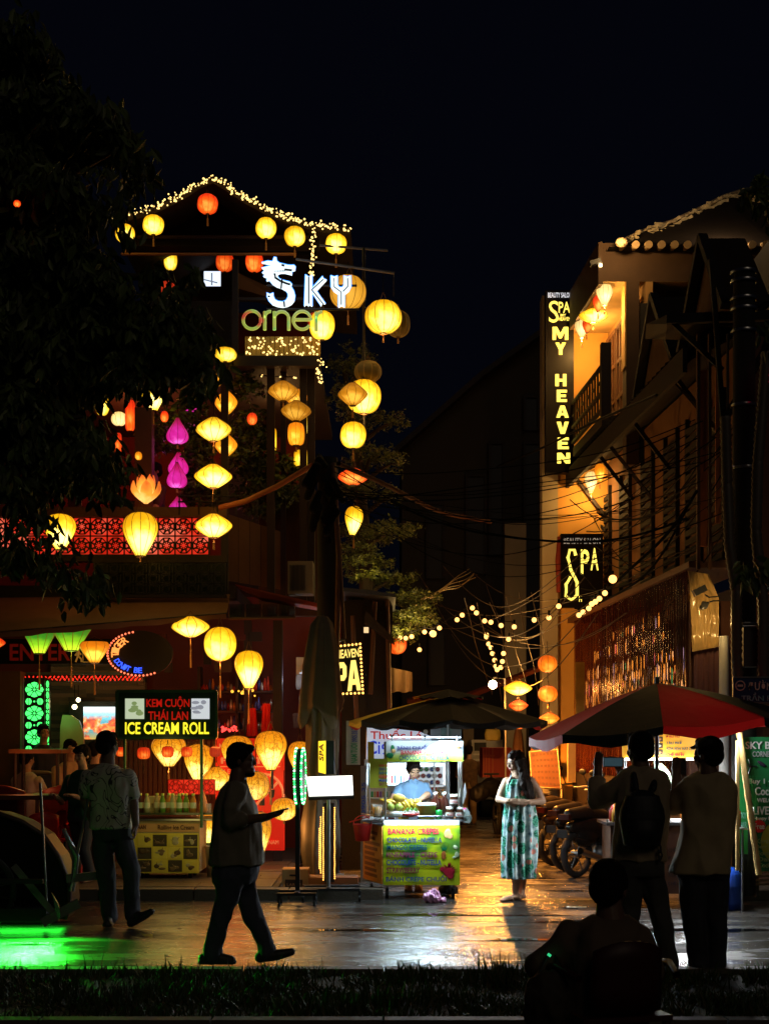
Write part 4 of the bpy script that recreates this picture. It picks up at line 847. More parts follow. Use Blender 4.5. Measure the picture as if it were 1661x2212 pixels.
l5(m, [(368, 290), (375, 325), (420, 355), (470, 375), (505, 385)], .008); l5(m, [(430, 215), (455, 222)], .008); l5(m, [(455, 255), (520, 262)], .008)
l5(m, [(435, 330), (425, 420)]); l5(m, [(330, 490), (312, 485)]); l5(m, [(450, 530), (455, 578)]); l5(m, [(880, 330), (884, 405), (945, 450), (945, 560)], .004); l5(m, [(1000, 330), (1002, 400), (960, 445)], .004)
l5(m, [(664, 320), (664, 550)], .005); l5(m, [(690, 430), (790, 340)], .004); l5(m, [(690, 430), (790, 555)], .004)
for i in range(7):l5(m, [(455-i*14, 262+i*1), (452-i*14, 272)], .004)
m.build('dark_line', dk, sk)
m=MB()
for(x0, y0, x1, y1)in((300, 600, 1100, 600), (300, 395, 1080, 395)):m.tube([W(*cr5(x0, y0), YS+.12), W(*cr5(x1, y1), YS+.12)], .015)
m.build('support_bar', K['iron'], sk)
lamp('sign_glow', W(655, 640, 17.4), .6, (.7, .85, 1), sk, .3)
co=T('green_letter_sign', 'green and yellow tube letters reading orner under the neon word', 'sign', W(608, 712, 17.9))
mg_=bpy.data.materials.new('green_tube'); mg_.use_nodes=True; n=mg_.node_tree.nodes; L=mg_.node_tree.links; tc=n.new('ShaderNodeTexCoord'); nz=n.new('ShaderNodeTexNoise'); nz.inputs['Scale'].default_value=2.5
r=ramp(n, [(.36, (.5, .04, .02)), (.42, (.30, .45, .06)), (.6, (.38, .42, .05)), (.68, (.05, .5, .12))]); L.new(tc.outputs['Object'], nz.inputs['Vector']); L.new(nz.outputs['Fac'], r.inputs[0]); L.new(r.outputs[0], n['Principled BSDF'].inputs['Emission Color']); n['Principled BSDF'].inputs['Emission Strength'].default_value=.8
def arc5(cx, cy, rx, ry, a0, a1, k=26):return[(cx+rx*math.cos(R(a0+(a1-a0)*i/k)), cy-ry*math.sin(R(a0+(a1-a0)*i/k)))for i in range(k+1)]
for strokes in([arc5(174, 692, 76, 78, 0, 360)], [[(285, 780), (285, 618)], arc5(330, 680, 46, 62, 180, 80)], [[(368, 780), (368, 618)], arc5(430, 680, 62, 60, 180, 0)+[(492, 782)]], [arc5(608, 695, 76, 78, 0, 325), [(532, 690), (684, 690)]], [[(728, 790), (728, 622)], arc5(778, 685, 50, 62, 180, 85)]):
 m=MB()
 for st in strokes:m.tube([W(*cr5(*p), YS)for p in st], .021, 6)
 m.build('letter', mg_, co)
YB=22.45
vs_=T('vertical_light_box', 'tall narrow black light box with yellow letters stacked down it, on the ochre house', 'sign', W(1208, 1020, YB))
pane(1178, 627, 1239, 1021, YB, .18).build('casing', M('sign_black', (.006, .004, .004), .5, spec=.2), vs_)
YL=E('letter_yellow', (1., .78, .12), 1.5); WL=E('letter_white', (.9, .9, .95), .9); ys=YB-.012
textp('BEAUTY SALON', 1183, 632, 1234, 643, ys, WL, vs_, .01)
textp('S', 1185, 650, 1206, 697, ys, YL, vs_, 0); textp('PA', 1206, 652, 1231, 676, ys, YL, vs_, .01)
textp('MY', 1210, 678, 1222, 684, ys, YL, vs_); textp('HEAVEN', 1206, 685, 1232, 693, ys, YL, vs_)
BLK=dict(H=[(0, 0), (0, 1), (.32, 1), (.32, .6), (.68, .6), (.68, 1), (1, 1), (1, 0), (.68, 0), (.68, .38), (.32, .38), (.32, 0)], E=[(0, 0), (0, 1), (1, 1), (1, .78), (.36, .78), (.36, .61), (.9, .61), (.9, .40), (.36, .40), (.36, .22), (1, .22), (1, 0)], V=[(0, 1), (.34, 1), (.5, .38), (.66, 1), (1, 1), (.68, 0), (.32, 0)], Y=[(0, 1), (.36, 1), (.5, .72), (.64, 1), (1, 1), (.67, .45), (.67, 0), (.33, 0), (.33, .45)], N=[(0, 0), (0, 1), (.34, 1), (.70, .48), (.70, 1), (1, 1), (1, 0), (.66, 0), (.30, .52), (.30, 0)], M=[(0, 0), (0, 1), (.28, 1), (.5, .5), (.72, 1), (1, 1), (1, 0), (.78, 0), (.78, .62), (.58, .12), (.42, .12), (.22, .62), (.22, 0)], A=[(0, 0), (.33, 1), (.67, 1), (1, 0), (.70, 0), (.64, .2), (.36, .2), (.30, 0)], P=[(0, 0), (0, 1), (.75, 1), (1, .85), (1, .5), (.75, .36), (.36, .36), (.36, 0)])
def block(ch, o, u, v, mat, par, hole=None):
 f=lambda p:o+u*p[0]+v*p[1]; nrm=u.cross(v).normalized()
 m=MB(); m.prism([f(p)for p in BLK[ch]], -nrm*.01); r=m.build('lettering', mat, par)
 if ch in 'AP':
  m=MB(); m.prism([f(p)+nrm*.003 for p in([(.5, .72), (.42, .38), (.58, .38)]if ch=='A' else[(.36, .80), (.62, .80), (.62, .55), (.36, .55)])], -nrm*.002); m.build('letter_counter', K['black'], par)
 return r
for ch, y0, y1, x0, x1 in(('M', 706, 734, 1193, 1227), ('Y', 740, 766, 1199, 1222), ('H', 808, 834, 1199, 1223), ('E', 842, 868, 1202, 1224), ('A', 876, 902, 1201, 1228), ('V', 911, 937, 1202, 1228), ('E', 945, 970, 1204, 1228), ('N', 978, 1001, 1203, 1231)):
 o_=W(x0, y1, ys); block(ch, o_, W(x1, y1, ys)-o_, W(x0, y0, ys)-o_, YL, vs_)
m=MB(); m.beam(W(1238, 680, YB+.05), W(1262, 680, YB+.3), .03, .03); m.beam(W(1238, 980, YB+.05), W(1262, 980, YB+.3), .03, .03); m.build('bracket', K['iron'], vs_)
YB2=22.2
v2=T('small_light_box', 'smaller black light box with curly yellow letters half hidden by cables', 'sign', W(1256, 1300, YB2))
pane(1211, 1153, 1302, 1312, YB2, .15).build('casing', M('sign_black', ()), v2); ys=YB2-.012
textp('BEAUTY SALON', 1217, 1162, 1296, 1175, ys, M('sign_white_dim', (.5, .5, .48), .5, emit=(.5, .5, .45), es=.35, var=0), v2, .01)
m=MB(); m.tube([W(x, y, ys)for x, y in((1243, 1200), (1240, 1188), (1230, 1188), (1226, 1204), (1232, 1230), (1246, 1258), (1246, 1285), (1234, 1296), (1222, 1288), (1222, 1262), (1232, 1246))], .025, 6); m.build('lettering', YL, v2)
textp('P', 1254, 1187, 1272, 1240, ys, YL, v2, .04); textp('A', 1275, 1184, 1292, 1232, ys, YL, v2, .04); textp('H', 1250, 1288, 1256, 1300, ys, YL, v2)
m=MB(); m.tube([W(1210, 1160, YB2+.1), W(1206, 1210, YB2+.1), W(1208, 1280, YB2+.1)], .05, 6); m.build('red_ribbon', M('faded_red', (.25, .03, .02), .7), v2)
hs=T('bulb_framed_sign', 'small tilted light box framed by warm bulbs, right of the closed parasol', 'sign', W(750, 1500, 16.6))
YH=16.6
A0=W(712, 1500, YH); A1=W(784, 1497, YH); A2=W(712, 1398, YH); A3=W(778, 1391, YH)
m=MB(); m.prism([A0, A1, A3, A2], (0, .12, 0)); m.build('casing', K['black'], hs)
def q4(u, v):return A0 .lerp(A1, u).lerp(A2 .lerp(A3, u), v)+Vector((0, -.01, 0))
HW=E('letter_cream', (1, .72, .16), 1.5)
text('HEAVEN', q4(.22, .74), q4(.94, .74)-q4(.22, .74), q4(.22, .92)-q4(.22, .74), HW, hs, .03)
text("S", q4(-.04, .08), q4(.2, .08)-q4(-.04, .08), q4(-.04, .64)-q4(-.04, .08), HW, hs, .03)
block('P', q4(.22, .06), q4(.52, .06)-q4(.22, .06), q4(.22, .66)-q4(.22, .06), HW, hs); block('A', q4(.54, .05), q4(.95, .06)-q4(.54, .05), q4(.54, .68)-q4(.54, .05), HW, hs)
m=MB()
for i in range(9):m.ball(q4(i/8, 1.0), .014, 6, 4); m.ball(q4(.05+.95*i/8, -.0), .014, 6, 4)
for i in range(13):m.ball(q4(1.0, i/13), .014, 6, 4)
m.build('bulb_frame', E('frame_bulb', (1, .5, .1), 3), hs)
m=MB(); m.tube([W(712, 1385, 16.65), W(745, 1382, 16.65), W(745, 1395, 16.65)], .015); m.build('bracket', K['gsteel'], hs)
ic=T('ice_cream_board', 'green-black lit board reading ICE CREAM ROLL above the yellow cart', 'sign', W(360, 1595, 15.9))
YI=15.9
pane(254, 1494, 467, 1593, YI, .09).build('casing', M('bottle_green_board', (.010, .028, .010), .35), ic)
m=MB()
for(a, b)in(((253, 1493), (468, 1493)), ((253, 1594), (468, 1594)), ((253, 1493), (253, 1594)), ((468, 1493), (468, 1594))):m.beam(W(*a, YI-.01), W(*b, YI-.01), .03, .03)
m.build('frame', M('green_frame', (.02, .06, .02), .4), ic)
YT=YI-.012
textp('KEM CUỘN', 317, 1504, 410, 1532, YT, E('letter_red', (.65, .01, .004), .55), ic, .03)
textp('THÁI LAN', 321, 1532, 407, 1555, YT, E('letter_red'), ic, .03)
textp('ICE CREAM ROLL', 271, 1560, 452, 1586, YT, E('letter_lemon', (1, .82, .03), 1.3), ic, .045)
for x0, x1, nm in((271, 312, 0), (414, 453, 1)):
 pane(x0, 1509, x1, 1553, YT, .006).build('picture', E('picture_pale%s'%('' if nm==0 else '_cool'), (.62, .72, .5)if nm==0 else(.75, .8, .85), .75), ic)
 m=MB(); rg=random.Random(nm)
 for k in range(7):
  m.ball(W((x0+x1)/2+rg.uniform(-13, 13), 1531+rg.uniform(-14, 10), YT-.002), (rg.uniform(.015, .05), .003, rg.uniform(.01, .03)), 10, 6)
 m.build('food_print', E('print_green', (.3, .42, .16), .6)if nm==0 else E('print_ash', (.4, .42, .5), .6), ic)
m=MB()
for x in(270, 436):m.cyl(W(x, 1594, YI+.05), W(x, 1788, YI+.05), .018)
m.build('post', M('green_post', (.04, .12, .05), .4, .3), ic)
en=T('entry_board', 'black board with large, faintly glowing dull red letters reading ENTER', 'sign', W(110, 1440, 19))
pane(-30, 1380, 240, 1434, 19.0, .08).build('casing', M('sign_black', ()), en)
textp('ENTER', 22, 1391, 153, 1427, 18.985, M('dull_red_letter', (.22, .008, .006), .6, emit=(.4, .01, .005), es=.09, var=0), en, .05)  # letters emit faintly, a glow put into their colour
m=MB()
def st(m, pts, r=.012):m.tube([W(x, y, 18.98)for x, y in pts], r, 5)
m.ball(W(171, 1400, 18.98), .022); st(m, [(170, 1405), (169, 1418)], .02); st(m, [(169, 1417), (164, 1430)]); st(m, [(169, 1417), (176, 1423), (177, 1430)]); st(m, [(169, 1408), (163, 1416)]); st(m, [(170, 1408), (176, 1414)])
st(m, [(180, 1430), (180, 1400), (194, 1400), (194, 1430), (180, 1430)], .007)
m.build('walking_symbol', M('dull_amber', (.3, .15, .03), .6, emit=(.4, .2, .03), es=.4, var=0), en)
rs=T('red_light_strip', 'long red glowing pierced strip over the doorway', 'light strip', W(120, 1460, 18.8))
m=pane(-40, 1458, 310, 1472, 18.85, .04); m.build('casing', K['black'], rs)
m=MB(); rg=random.Random(8)
for i in range(76):
 c=W(-35+i*4.5, 1465+(2.6 if i%2 else-2.6), 18.84); m.ball(c, (rg.uniform(.007, .013), .006, rg.uniform(.016, .024)), 7, 5, Matrix.Rotation(rg.uniform(-1, 1), 3, 'Y'))
m.build('cutouts', E('red_led', (1, .03, .015), 1.3), rs)
m=pane(-40, 1452, 320, 1457, 18.9, .02); m.build('trim', M('bluish_trim', (.1, .14, .2), .4), rs)
lamp('strip_glow', W(120, 1480, 18.6), 1.2, (1, .08, .03), rs, .3)
def flower_panel(px0, px1, py0, py1, Y, label, n):
 o=T('flower_light_panel', label, 'light panel', W((px0+px1)/2, py1, Y), 'green glowing flower panels')
 pane(px0, py0, px1, py1, Y, .06).build('casing', K['black'], o)
 wpx=px1-px0; step=(py1-py0)/n; cx=(px0+px1)/2; m=MB(); sc=F/Y
 for j in range(n):
  cy=py0+step*(j+.5)
  c=W(cx, cy, Y-.006)
  rx=wpx*.5/sc*.92; rz=step*.5/sc*.66
  for k in range(8):
   an=k*math.pi/4; u=Vector((math.cos(an)*rx, 0, math.sin(an)*rz)); v=Vector((-math.sin(an)*rx, 0, math.cos(an)*rz))
   wq=.34 if k%2==0 else.22
   m.prism([c+u*.22, c+u*.5+v*wq*.6, c+u*.85+v*wq, c+u*.98, c+u*.85-v*wq, c+u*.5-v*wq*.6], (0, .006, 0))
  m.ball(c, (rx*.14, .006, rz*.14), 8, 5)
  for s in(-1, 1):
   c2=W(cx+s*wpx*.28, cy+step*.5, Y-.006)
   for q in(-1, 1):
    m.prism([c2+Vector((q*rx*.04, 0, rz*.42)), c2+Vector((q*rx*.22, 0, rz*.32)), c2+Vector((q*rx*.34, 0, 0)), c2+Vector((q*rx*.22, 0, -rz*.32)), c2+Vector((q*rx*.04, 0, -rz*.42))], (0, .006, 0))
  c3=W(cx, cy+step*.5, Y-.006); m.ball(c3, (rx*.1, .005, rz*.12), 8, 5)
 m.build('petals', E('green_led', (.07, 1., .16), 1.8), o)
 return o
flower_panel(53, 97, 1464, 1618, 18.7, 'wide green glowing flower-pattern panel beside the doorway', 3)
flower_panel(100, 107, 1466, 1608, 18.75, 'narrow edge panel of green glowing flowers right of the wide one', 6)
lamp('green_panel_glow', W(125, 1540, 19.0), 3.0, (.1, 1, .2), lb, .25)
m=MB();
pl=T('pendant_lamp', 'pair of small pale bulbs hanging before the stone wall', 'lamp', W(165, 1520, 19.6))
m.ball(W(170, 1512, 19.6), .03); m.ball(W(162, 1527, 19.6), .035); m.build('bulb', E('pale_bulb', (1, .85, .5), 8), pl)
m=MB(); m.tube([W(170, 1480, 19.6), W(170, 1508, 19.6)], .005); m.tube([W(162, 1480, 19.6), W(162, 1522, 19.6)], .005); m.build('wire', K['wire'], pl)
lamp('pendant_glow', W(166, 1520, 19.4), 3, (1, .7, .35), pl, .05)
ov=T('oval_neon_board', 'black oval board edged with red dots beside the ice cream sign', 'neon sign', W(290, 1460, 17.4))
YO=17.4; m=MB(); cx_, cy_=302, 1412
poly=[W(cx_+72*math.cos(a), cy_+50*math.sin(a), YO)for a in[2*math.pi*i/40 for i in range(40)]]
m.prism(poly, (0, .06, 0)); m.build('board', K['black'], ov)
m=MB()
for i in range(29):
 a=R(62+i*7)
 m.ball(W(cx_+69*math.cos(a), cy_+47.5*math.sin(a), YO-.01), .013, 7, 5)
m.build('dot_lights', E('red_dot', (1, .16, .07), 2.2), ov)
def arc_text(s, cx, cy, rx, ry, a0, a1, hh, mat, par, flip=False):
 n=len(s)
 for i, ch in enumerate(s):
  if ch==' ':continue
  a=R(a0+(a1-a0)*(i+.5)/n); c=W(cx+rx*math.cos(a), cy+ry*math.sin(a), YO-.014)
  up=Vector((math.cos(a), 0, -math.sin(a)))*(1 if not flip else-1); rt=Vector((-up.z, 0, up.x))*-1
  sc=hh/F*YO; u=rt*sc*.72; v=up*sc
  text(ch, c-u/2-v/2, u, v, mat, par, .05)
arc_text('TIGER', cx_, cy_, 53, 36, 170, 240, 16, E('neon_orange', (1, .30, .06), 1.6), ov)
arc_text("DON'T BE", cx_, cy_, 54, 36, 158, 84, 12, E('neon_blue', (.03, .09, 1), 2.0), ov, True)
aq=T('aquarium_screen', 'bright screen showing a coral reef on the back wall', 'screen', W(230, 1600, 20.3))
pane(150, 1515, 302, 1606, 20.3, .1).build('frame', K['black'], aq)
am=bpy.data.materials.new('reef_picture'); am.use_nodes=True; n=am.node_tree.nodes; L=am.node_tree.links; tc=n.new('ShaderNodeTexCoord')
sp=n.new('ShaderNodeSeparateXYZ'); L.new(tc.outputs['Generated'], sp.inputs[0])
r=ramp(n, [(0., (.35, .25, .02)), (.22, (.02, .22, .25)), (.55, (.0, .30, .42)), (.75, (.1, .65, .8)), (.92, (.8, .95, 1.))]); L.new(sp.outputs['Z'], r.inputs[0])
nz=n.new('ShaderNodeTexNoise'); nz.inputs['Scale'].default_value=5; nz.inputs['Detail'].default_value=6; L.new(tc.outputs['Object'], nz.inputs['Vector'])
r2=ramp(n, [(.43, (0, 0, 0)), (.46, (1, 1, 1))]); L.new(nz.outputs['Fac'], r2 .inputs[0])
nz3=n.new('ShaderNodeTexNoise'); nz3 .inputs['Scale'].default_value=14; nz3 .inputs['Detail'].default_value=4; L.new(tc.outputs['Object'], nz3 .inputs['Vector'])
r3=ramp(n, [(.35, (.12, .01, .01)), (.48, (.7, .03, .015)), (.58, (.7, .2, .02)), (.7, (.9, .6, .35))]); L.new(nz3 .outputs['Fac'], r3 .inputs[0])
g=ramp(n, [(.0, (1, 1, 1)), (.6, (1, 1, 1)), (.78, (0, 0, 0))]); L.new(sp.outputs['Z'], g.inputs[0])
mu=n.new('ShaderNodeMath'); mu.operation='MULTIPLY'; L.new(r2 .outputs[0], mu.inputs[0]); L.new(g.outputs[0], mu.inputs[1])
mx=n.new('ShaderNodeMix'); mx.data_type='RGBA'; L.new(mu.outputs[0], mx.inputs[0]); L.new(r.outputs[0], mx.inputs[6]); L.new(r3 .outputs[0], mx.inputs[7])
L.new(mx.outputs[2], n['Principled BSDF'].inputs['Emission Color']); n['Principled BSDF'].inputs['Emission Strength'].default_value=1.6
pane(181, 1527, 254, 1597, 20.28, .02).build('picture', am, aq)
ts=T('terrace_screen_tv', 'white glowing screen seen through leaves on the roof terrace', 'screen', W(455, 618, 21.5))
pane(438, 584, 480, 619, 21.5, .05).build('frame', K['black'], ts); pane(441, 586, 477, 618, 21.48, .01).build('picture', E('screen_white', (.75, .85, 1), 1.3), ts)
m=MB(); m.tube([W(458, 590, 21.45), W(458, 616, 21.45)], .012); m.tube([W(441, 604, 21.45), W(470, 611, 21.45)], .01); m.build('picture_line', E('screen_grey', (.3, .35, .45), .6), ts)
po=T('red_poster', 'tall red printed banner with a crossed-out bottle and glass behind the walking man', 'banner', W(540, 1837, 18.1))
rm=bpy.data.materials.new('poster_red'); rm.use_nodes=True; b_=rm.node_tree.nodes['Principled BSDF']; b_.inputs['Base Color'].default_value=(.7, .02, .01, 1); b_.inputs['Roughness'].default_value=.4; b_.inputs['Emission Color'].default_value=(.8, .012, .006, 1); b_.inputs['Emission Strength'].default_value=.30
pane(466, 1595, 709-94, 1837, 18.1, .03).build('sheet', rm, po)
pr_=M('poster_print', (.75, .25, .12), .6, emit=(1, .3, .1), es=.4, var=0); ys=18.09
textp('NO', 474, 1606, 500, 1624, ys, pr_, po, .02); textp('FRUITS', 478, 1636, 586, 1650, ys, pr_, po, .02)
textp('ALLOWED ITEMS', 500, 1607, 606, 1622, ys, pr_, po, .02)if False else None
textp('PLEASE', 478, 1662, 520, 1672, ys, pr_, po, .0)
m=MB(); m.beam(W(476, 1656, ys), W(606, 1656, ys), .008, .012)
ring=[W(570+42*math.cos(a), 1718+46*math.sin(a), ys)for a in[2*math.pi*i/30 for i in range(31)]]
m.tube(ring, .018, 5); m.tube([W(541, 1752, ys), W(600, 1690, ys)], .018, 5); m.build('ring', pr_, po)
m=MB(); m.prism([W(x, y, ys-.01)for x, y in((560, 1718), (572, 1718), (572, 1740), (560, 1740))], (0, .006, 0)); m.prism([W(x, y, ys-.012)for x, y in((580, 1706), (594, 1706), (592, 1722), (588, 1724), (588, 1738), (586, 1738), (586, 1724), (582, 1722))], (0, .006, 0)); m.tube([W(588, 1640, ys-.03), W(588, 1704, ys-.03)], .018, 6); m.build('bottle_glass_print', K['black'], po)
textp('VIETNAM', 560, 1815, 602, 1824, ys, pr_, po, .0)
rl_=T('lattice_light_box', 'red and white glowing pierced light box above the ice cream bottles', 'light box', W(415, 1714, 17.2))
pane(364, 1684, 464, 1716, 17.2, .1).build('casing', mt, rl_)
lattice(364, 1684, 464, 1716, 17.17, .17, .008).build('lattice', M('red_metal', (.3, .01, .01), .4), rl_)
lamp('stall_fill', W(470, 1600, 16.3), 26, (1, .27, .04), po, .2)  # fixtureless fill lights standing in for the stall lanterns
lamp('stall_fill', W(640, 1790, 15.9), 9, (1, .45, .12), po, .2)
gs=T('green_led_sign', 'edge-on oval sign outlined in green and white leds on a wheeled post', 'sign', W(643, 1950, 14.6))
YG=14.6; c_=W(643, 1676, YG)
m=MB(); poly=[]
ax=Vector((.10, .99, 0)).normalized()
for i in range(32):
 a=2*math.pi*i/32; poly.append(c_+ax*.14*math.cos(a)+Vector((0, 0, .28*math.sin(a))))
m.prism(poly, Vector((ax.y, -ax.x, 0))*.06); m.build('board', K['black'], gs)
m=MB(); m.mi=0
for i in range(64):
 a=2*math.pi*i/64; m.mi=0 if i%3 else 1
 p=c_+ax*.145*math.cos(a)+Vector((0, 0, .285*math.sin(a))); m.ball(p+Vector((-.01, -.01, 0)), .011, 6, 4);
 p2=p+Vector((ax.y, -ax.x, 0))*.06; m.ball(p2, .011, 6, 4)
m.build('led_edge', [E('led_green', (.02, 1, .12), 4), E('led_white', (.7, 1, .85), 4)], gs)
m=MB(); m.bb(c_.x-.022, c_.x+.022, YG-.022, YG+.022, .12, c_.z+.2); m.build('post', K['black'], gs)
m=MB();
for s in(-1, 1):m.beam((c_.x-.2, YG+s*.16, .12), (c_.x+.2, YG+s*.16, .12), .04, .03)
m.beam((c_.x, YG-.18, .13), (c_.x, YG+.18, .13), .04, .03); m.build('base_frame', K['black'], gs)
for sx_ in(-1, 1):
 for sy_ in(-1, 1):
  m=MB(); m.cyl((c_.x+sx_*.18-.012, YG+sy_*.16, .035), (c_.x+sx_*.18+.012, YG+sy_*.16, .035), .035, n=12); m.box((c_.x+sx_*.18, YG+sy_*.16, .085), (.03, .04, .05)); m.build('castor', K['rubber'], gs)
lamp('led_glow', c_+Vector((-.25, -.1, 0)), 1.2, (.2, 1, .35), gs, .1)
mn=T('menu_stand', 'wheeled stand with a blank bright white menu light box', 'menu stand', W(712, 1940, 14.9))
YM=14.9; a, b, c, d=W(666, 1723, YM), W(765, 1720, YM), W(763, 1674, YM+.15), W(659, 1677, YM+.15)
m=MB(); m.prism([a, b, c, d], (0, .03, -.03)); m.build('casing', K['black'], mn)
m=MB(); g_=lambda u, v:a.lerp(b, u).lerp(d.lerp(c, u), v)+Vector((0, -.006, .004)); m.add([g_(.02, .04), g_(.98, .04), g_(.98, .96), g_(.02, .96)], [(0, 1, 2, 3)]); m.build('lit_page', E('menu_white', (1, .97, .9), 2.2), mn)
x_=W(709, 1700, YM).x
m=MB(); m.cyl((x_, YM+.1, .1), (x_, YM+.1, W(709, 1712, YM).z), .022); m.build('post', K['alu'], mn)
m=MB(); x0, x1=W(655, 1900, YM).x, W(777, 1900, YM).x
m.beam((x0, YM-.02, .12), (x1, YM-.02, .12), .04, .03); m.beam((x0, YM+.3, .12), (x1, YM+.3, .12), .04, .03); m.beam((x_, YM-.02, .13), (x_, YM+.3, .13), .04, .03); m.build('base_frame', K['black'], mn)
for x in(x0, x1):
 for y in(YM-.02, YM+.3):
  m=MB(); m.cyl((x-.012, y, .035), (x+.012, y, .035), .035, n=12); m.box((x, y, .085), (.03, .04, .05)); m.build('castor', K['rubber'], mn)
lamp('menu_glow', W(712, 1700, YM-.25), .7, (1, .95, .85), mn, .1)
sp_=T('led_totem', 'dark narrow totem with vertical rows of warm leds and a yellow light box on top', 'sign', W(708, 1905, 15.3))
YP=15.3
pane(699, 1735, 722, 1905, YP, .25).build('board', K['black'], sp_)
m=MB()
for(x, y0, y1)in((693, 1765, 1890), (698.5, 1745, 1905), (723, 1745, 1902), (690, 1790, 1880)):
 k=int((y1-y0)/4.4)
 for i in range(k):m.ball(W(x+.3*math.sin(i), y0+(y1-y0)*i/k, YP-.02), .0075, 6, 4)
m.build('led_rows', E('totem_led', (1, .42, .07), 4), sp_)
m=MB(); a=W(688, 1668, YP+.2); b=W(704, 1672, YP); a1=W(688, 1601, YP+.2); b1=W(704, 1600, YP); m.add([a, b, b1, a1], [(0, 1, 2, 3)]); m.build('lit_side', E('totem_yellow', (1, .75, .03), 1.2), sp_)
m=MB(); m.prism([b+Vector((.002, 0, 0)), W(722, 1672, YP), W(722, 1600, YP), b1+Vector((.002, 0, 0))], (0, .2, 0)); m.build('light_box', K['black'], sp_)
u=(b-a); v_=(a1-a)
text('SPA', a+u*.2+v_*.42+Vector((-.004, -.004, 0)), v_*.55, -u*.6*-1*1.0, K['black'], sp_, .04)if False else text('SPA', a+u*.8+v_*.40+Vector((-.006, -.006, 0)), v_*.55, -u*.6, K['black'], sp_, .04)
nb_=T('number_board', 'narrow upright cream board with phone numbers above the cart', 'sign', W(762, 1652, 16.9))
pane(748, 1557, 778, 1652, 16.9, .05).build('board', M('cream_board', (.45, .42, .30), .6), nb_)
a=W(775, 1600, 16.88); text('0905.35.35.36', W(772, 1603, 16.88), W(772, 1560, 16.88)-W(772, 1603, 16.88), W(760, 1603, 16.88)-W(772, 1603, 16.88), M('ink_blue', (.02, .05, .3), .6), nb_, .03)
text('NAM TUOI', W(772, 1648, 16.88), W(772, 1606, 16.88)-W(772, 1648, 16.88), W(758, 1648, 16.88)-W(772, 1648, 16.88), M('ink_green', (.03, .3, .08), .6), nb_, .03)
wl_=T('concrete_post', 'grey concrete post with blue stencilled numbers left of the kiosk', 'post', W(784, 1900, 17.0))
pane(779, 1655, 791, 1905, 17.0, .2).build('shaft', K['grey'], wl_)
text('0905 35', W(789, 1760, 16.98), W(789, 1690, 16.98)-W(789, 1760, 16.98), W(781, 1760, 16.98)-W(789, 1760, 16.98), M('ink_blue', ()), wl_, .03)
ss=T('street_name_sign', 'blue street name plate with white letters at the right edge', 'sign', W(1640, 1517, 13.6))
YN=13.6
pane(1583, 1463, 1740, 1518, YN, .02).build('plate', M('enamel_blue', (.008, .03, .14), .35), ss)
m=MB()
for(p, q)in(((1583, 1463), (1740, 1463)), ((1583, 1518), (1740, 1518)), ((1583, 1463), (1583, 1518))):m.beam(W(*p, YN-.004), W(*q, YN-.004), .012, .016)
m.build('frame', K['gsteel'], ss)
wn_=M('enamel_white', (.75, .75, .68), .5, var=.05); yz=YN-.008
textp('ĐƯỜNG', 1615, 1469, 1680, 1491, yz, wn_, ss, .04); textp('TRẦN PHÚ', 1600, 1496, 1690, 1514, yz, M('enamel_pale', (.2, .5, .6), .5), ss, .03)
m=MB(); m.tube([W(1598+10*math.cos(a), 1481+10*math.sin(a), yz)for a in[2*math.pi*i/24 for i in range(25)]], .006, 4); m.beam(W(1592, 1481, yz), W(1604, 1481, yz), .004, .02); m.build('round_emblem', wn_, ss)
gb=T('green_banner', 'green standing banner of bar offers leaning against bamboo poles at the right edge', 'banner', W(1660, 1890, 14.0))
YQ=14.0; a0=W(1603, 1592, YQ); a1=W(1636, 1882, YQ-.1); wv=Vector((.62, 0, 0))
gm=bpy.data.materials.new('banner_green'); gm.use_nodes=True; n=gm.node_tree.nodes; L=gm.node_tree.links; b_=n['Principled BSDF']; tc=n.new('ShaderNodeTexCoord'); vm=n.new('ShaderNodeVectorMath'); vm.operation='DISTANCE'; L.new(tc.outputs['Object'], vm.inputs[0]); vm.inputs[1].default_value=W(1688, 1820, YQ)-W(1660, 1890, 14.0)
rr=ramp(n, [(.0, (.42, .42, .02)), (.235, (.42, .42, .02)), (.24, (.01, .17, .045))], 'CONSTANT'); rr.color_ramp.elements[1].position=.24; rr.color_ramp.elements[1].color=(.01, .17, .045, 1); rr.color_ramp.elements[2].position=.9
L.new(vm.outputs['Value'], rr.inputs[0]); L.new(rr.outputs[0], b_.inputs['Base Color']); b_.inputs['Roughness'].default_value=.45
m=MB(); m.prism([a0, a0+wv, a1+wv, a1], (0, .01, 0)); m.build('sheet', gm, gb)
bw=M('banner_white', (.6, .6, .55), .5, var=0)
def gbt(s, x0, y0, x1, y1, mat=bw, bold=.02):
 f=lambda x, y:W(x, y, YQ-.02-.1*(y-1592)/290)
 text(s, f(x0, y1), f(x1, y1)-f(x0, y1), f(x0, y0)-f(x0, y1), mat, gb, bold)
gbt('SKY BAR', 1609, 1602, 1690, 1618, bold=.04); gbt('CORNER', 1624, 1623, 1668, 1635, M('banner_grey', (.3, .32, .3), .5)); gbt('Buy 1 get 1', 1616, 1682, 1690, 1696); gbt('Cocktails', 1630, 1700, 1695, 1718); gbt('WELCOME', 1634, 1724, 1690, 1733)
gbt('LIVE MUSIC', 1626, 1742, 1720, 1760, bold=.05); gbt('Happy Hours', 1627, 1764, 1685, 1774);
m=MB(); cc_=W(1639, 1786-1, YQ-.095); pol=[]
for i in range(32):
 a=2*math.pi*i/32; r_=(.068 if i%2 else.056); pol.append(cc_+Vector((r_*math.cos(a), 0, r_*math.sin(a))))
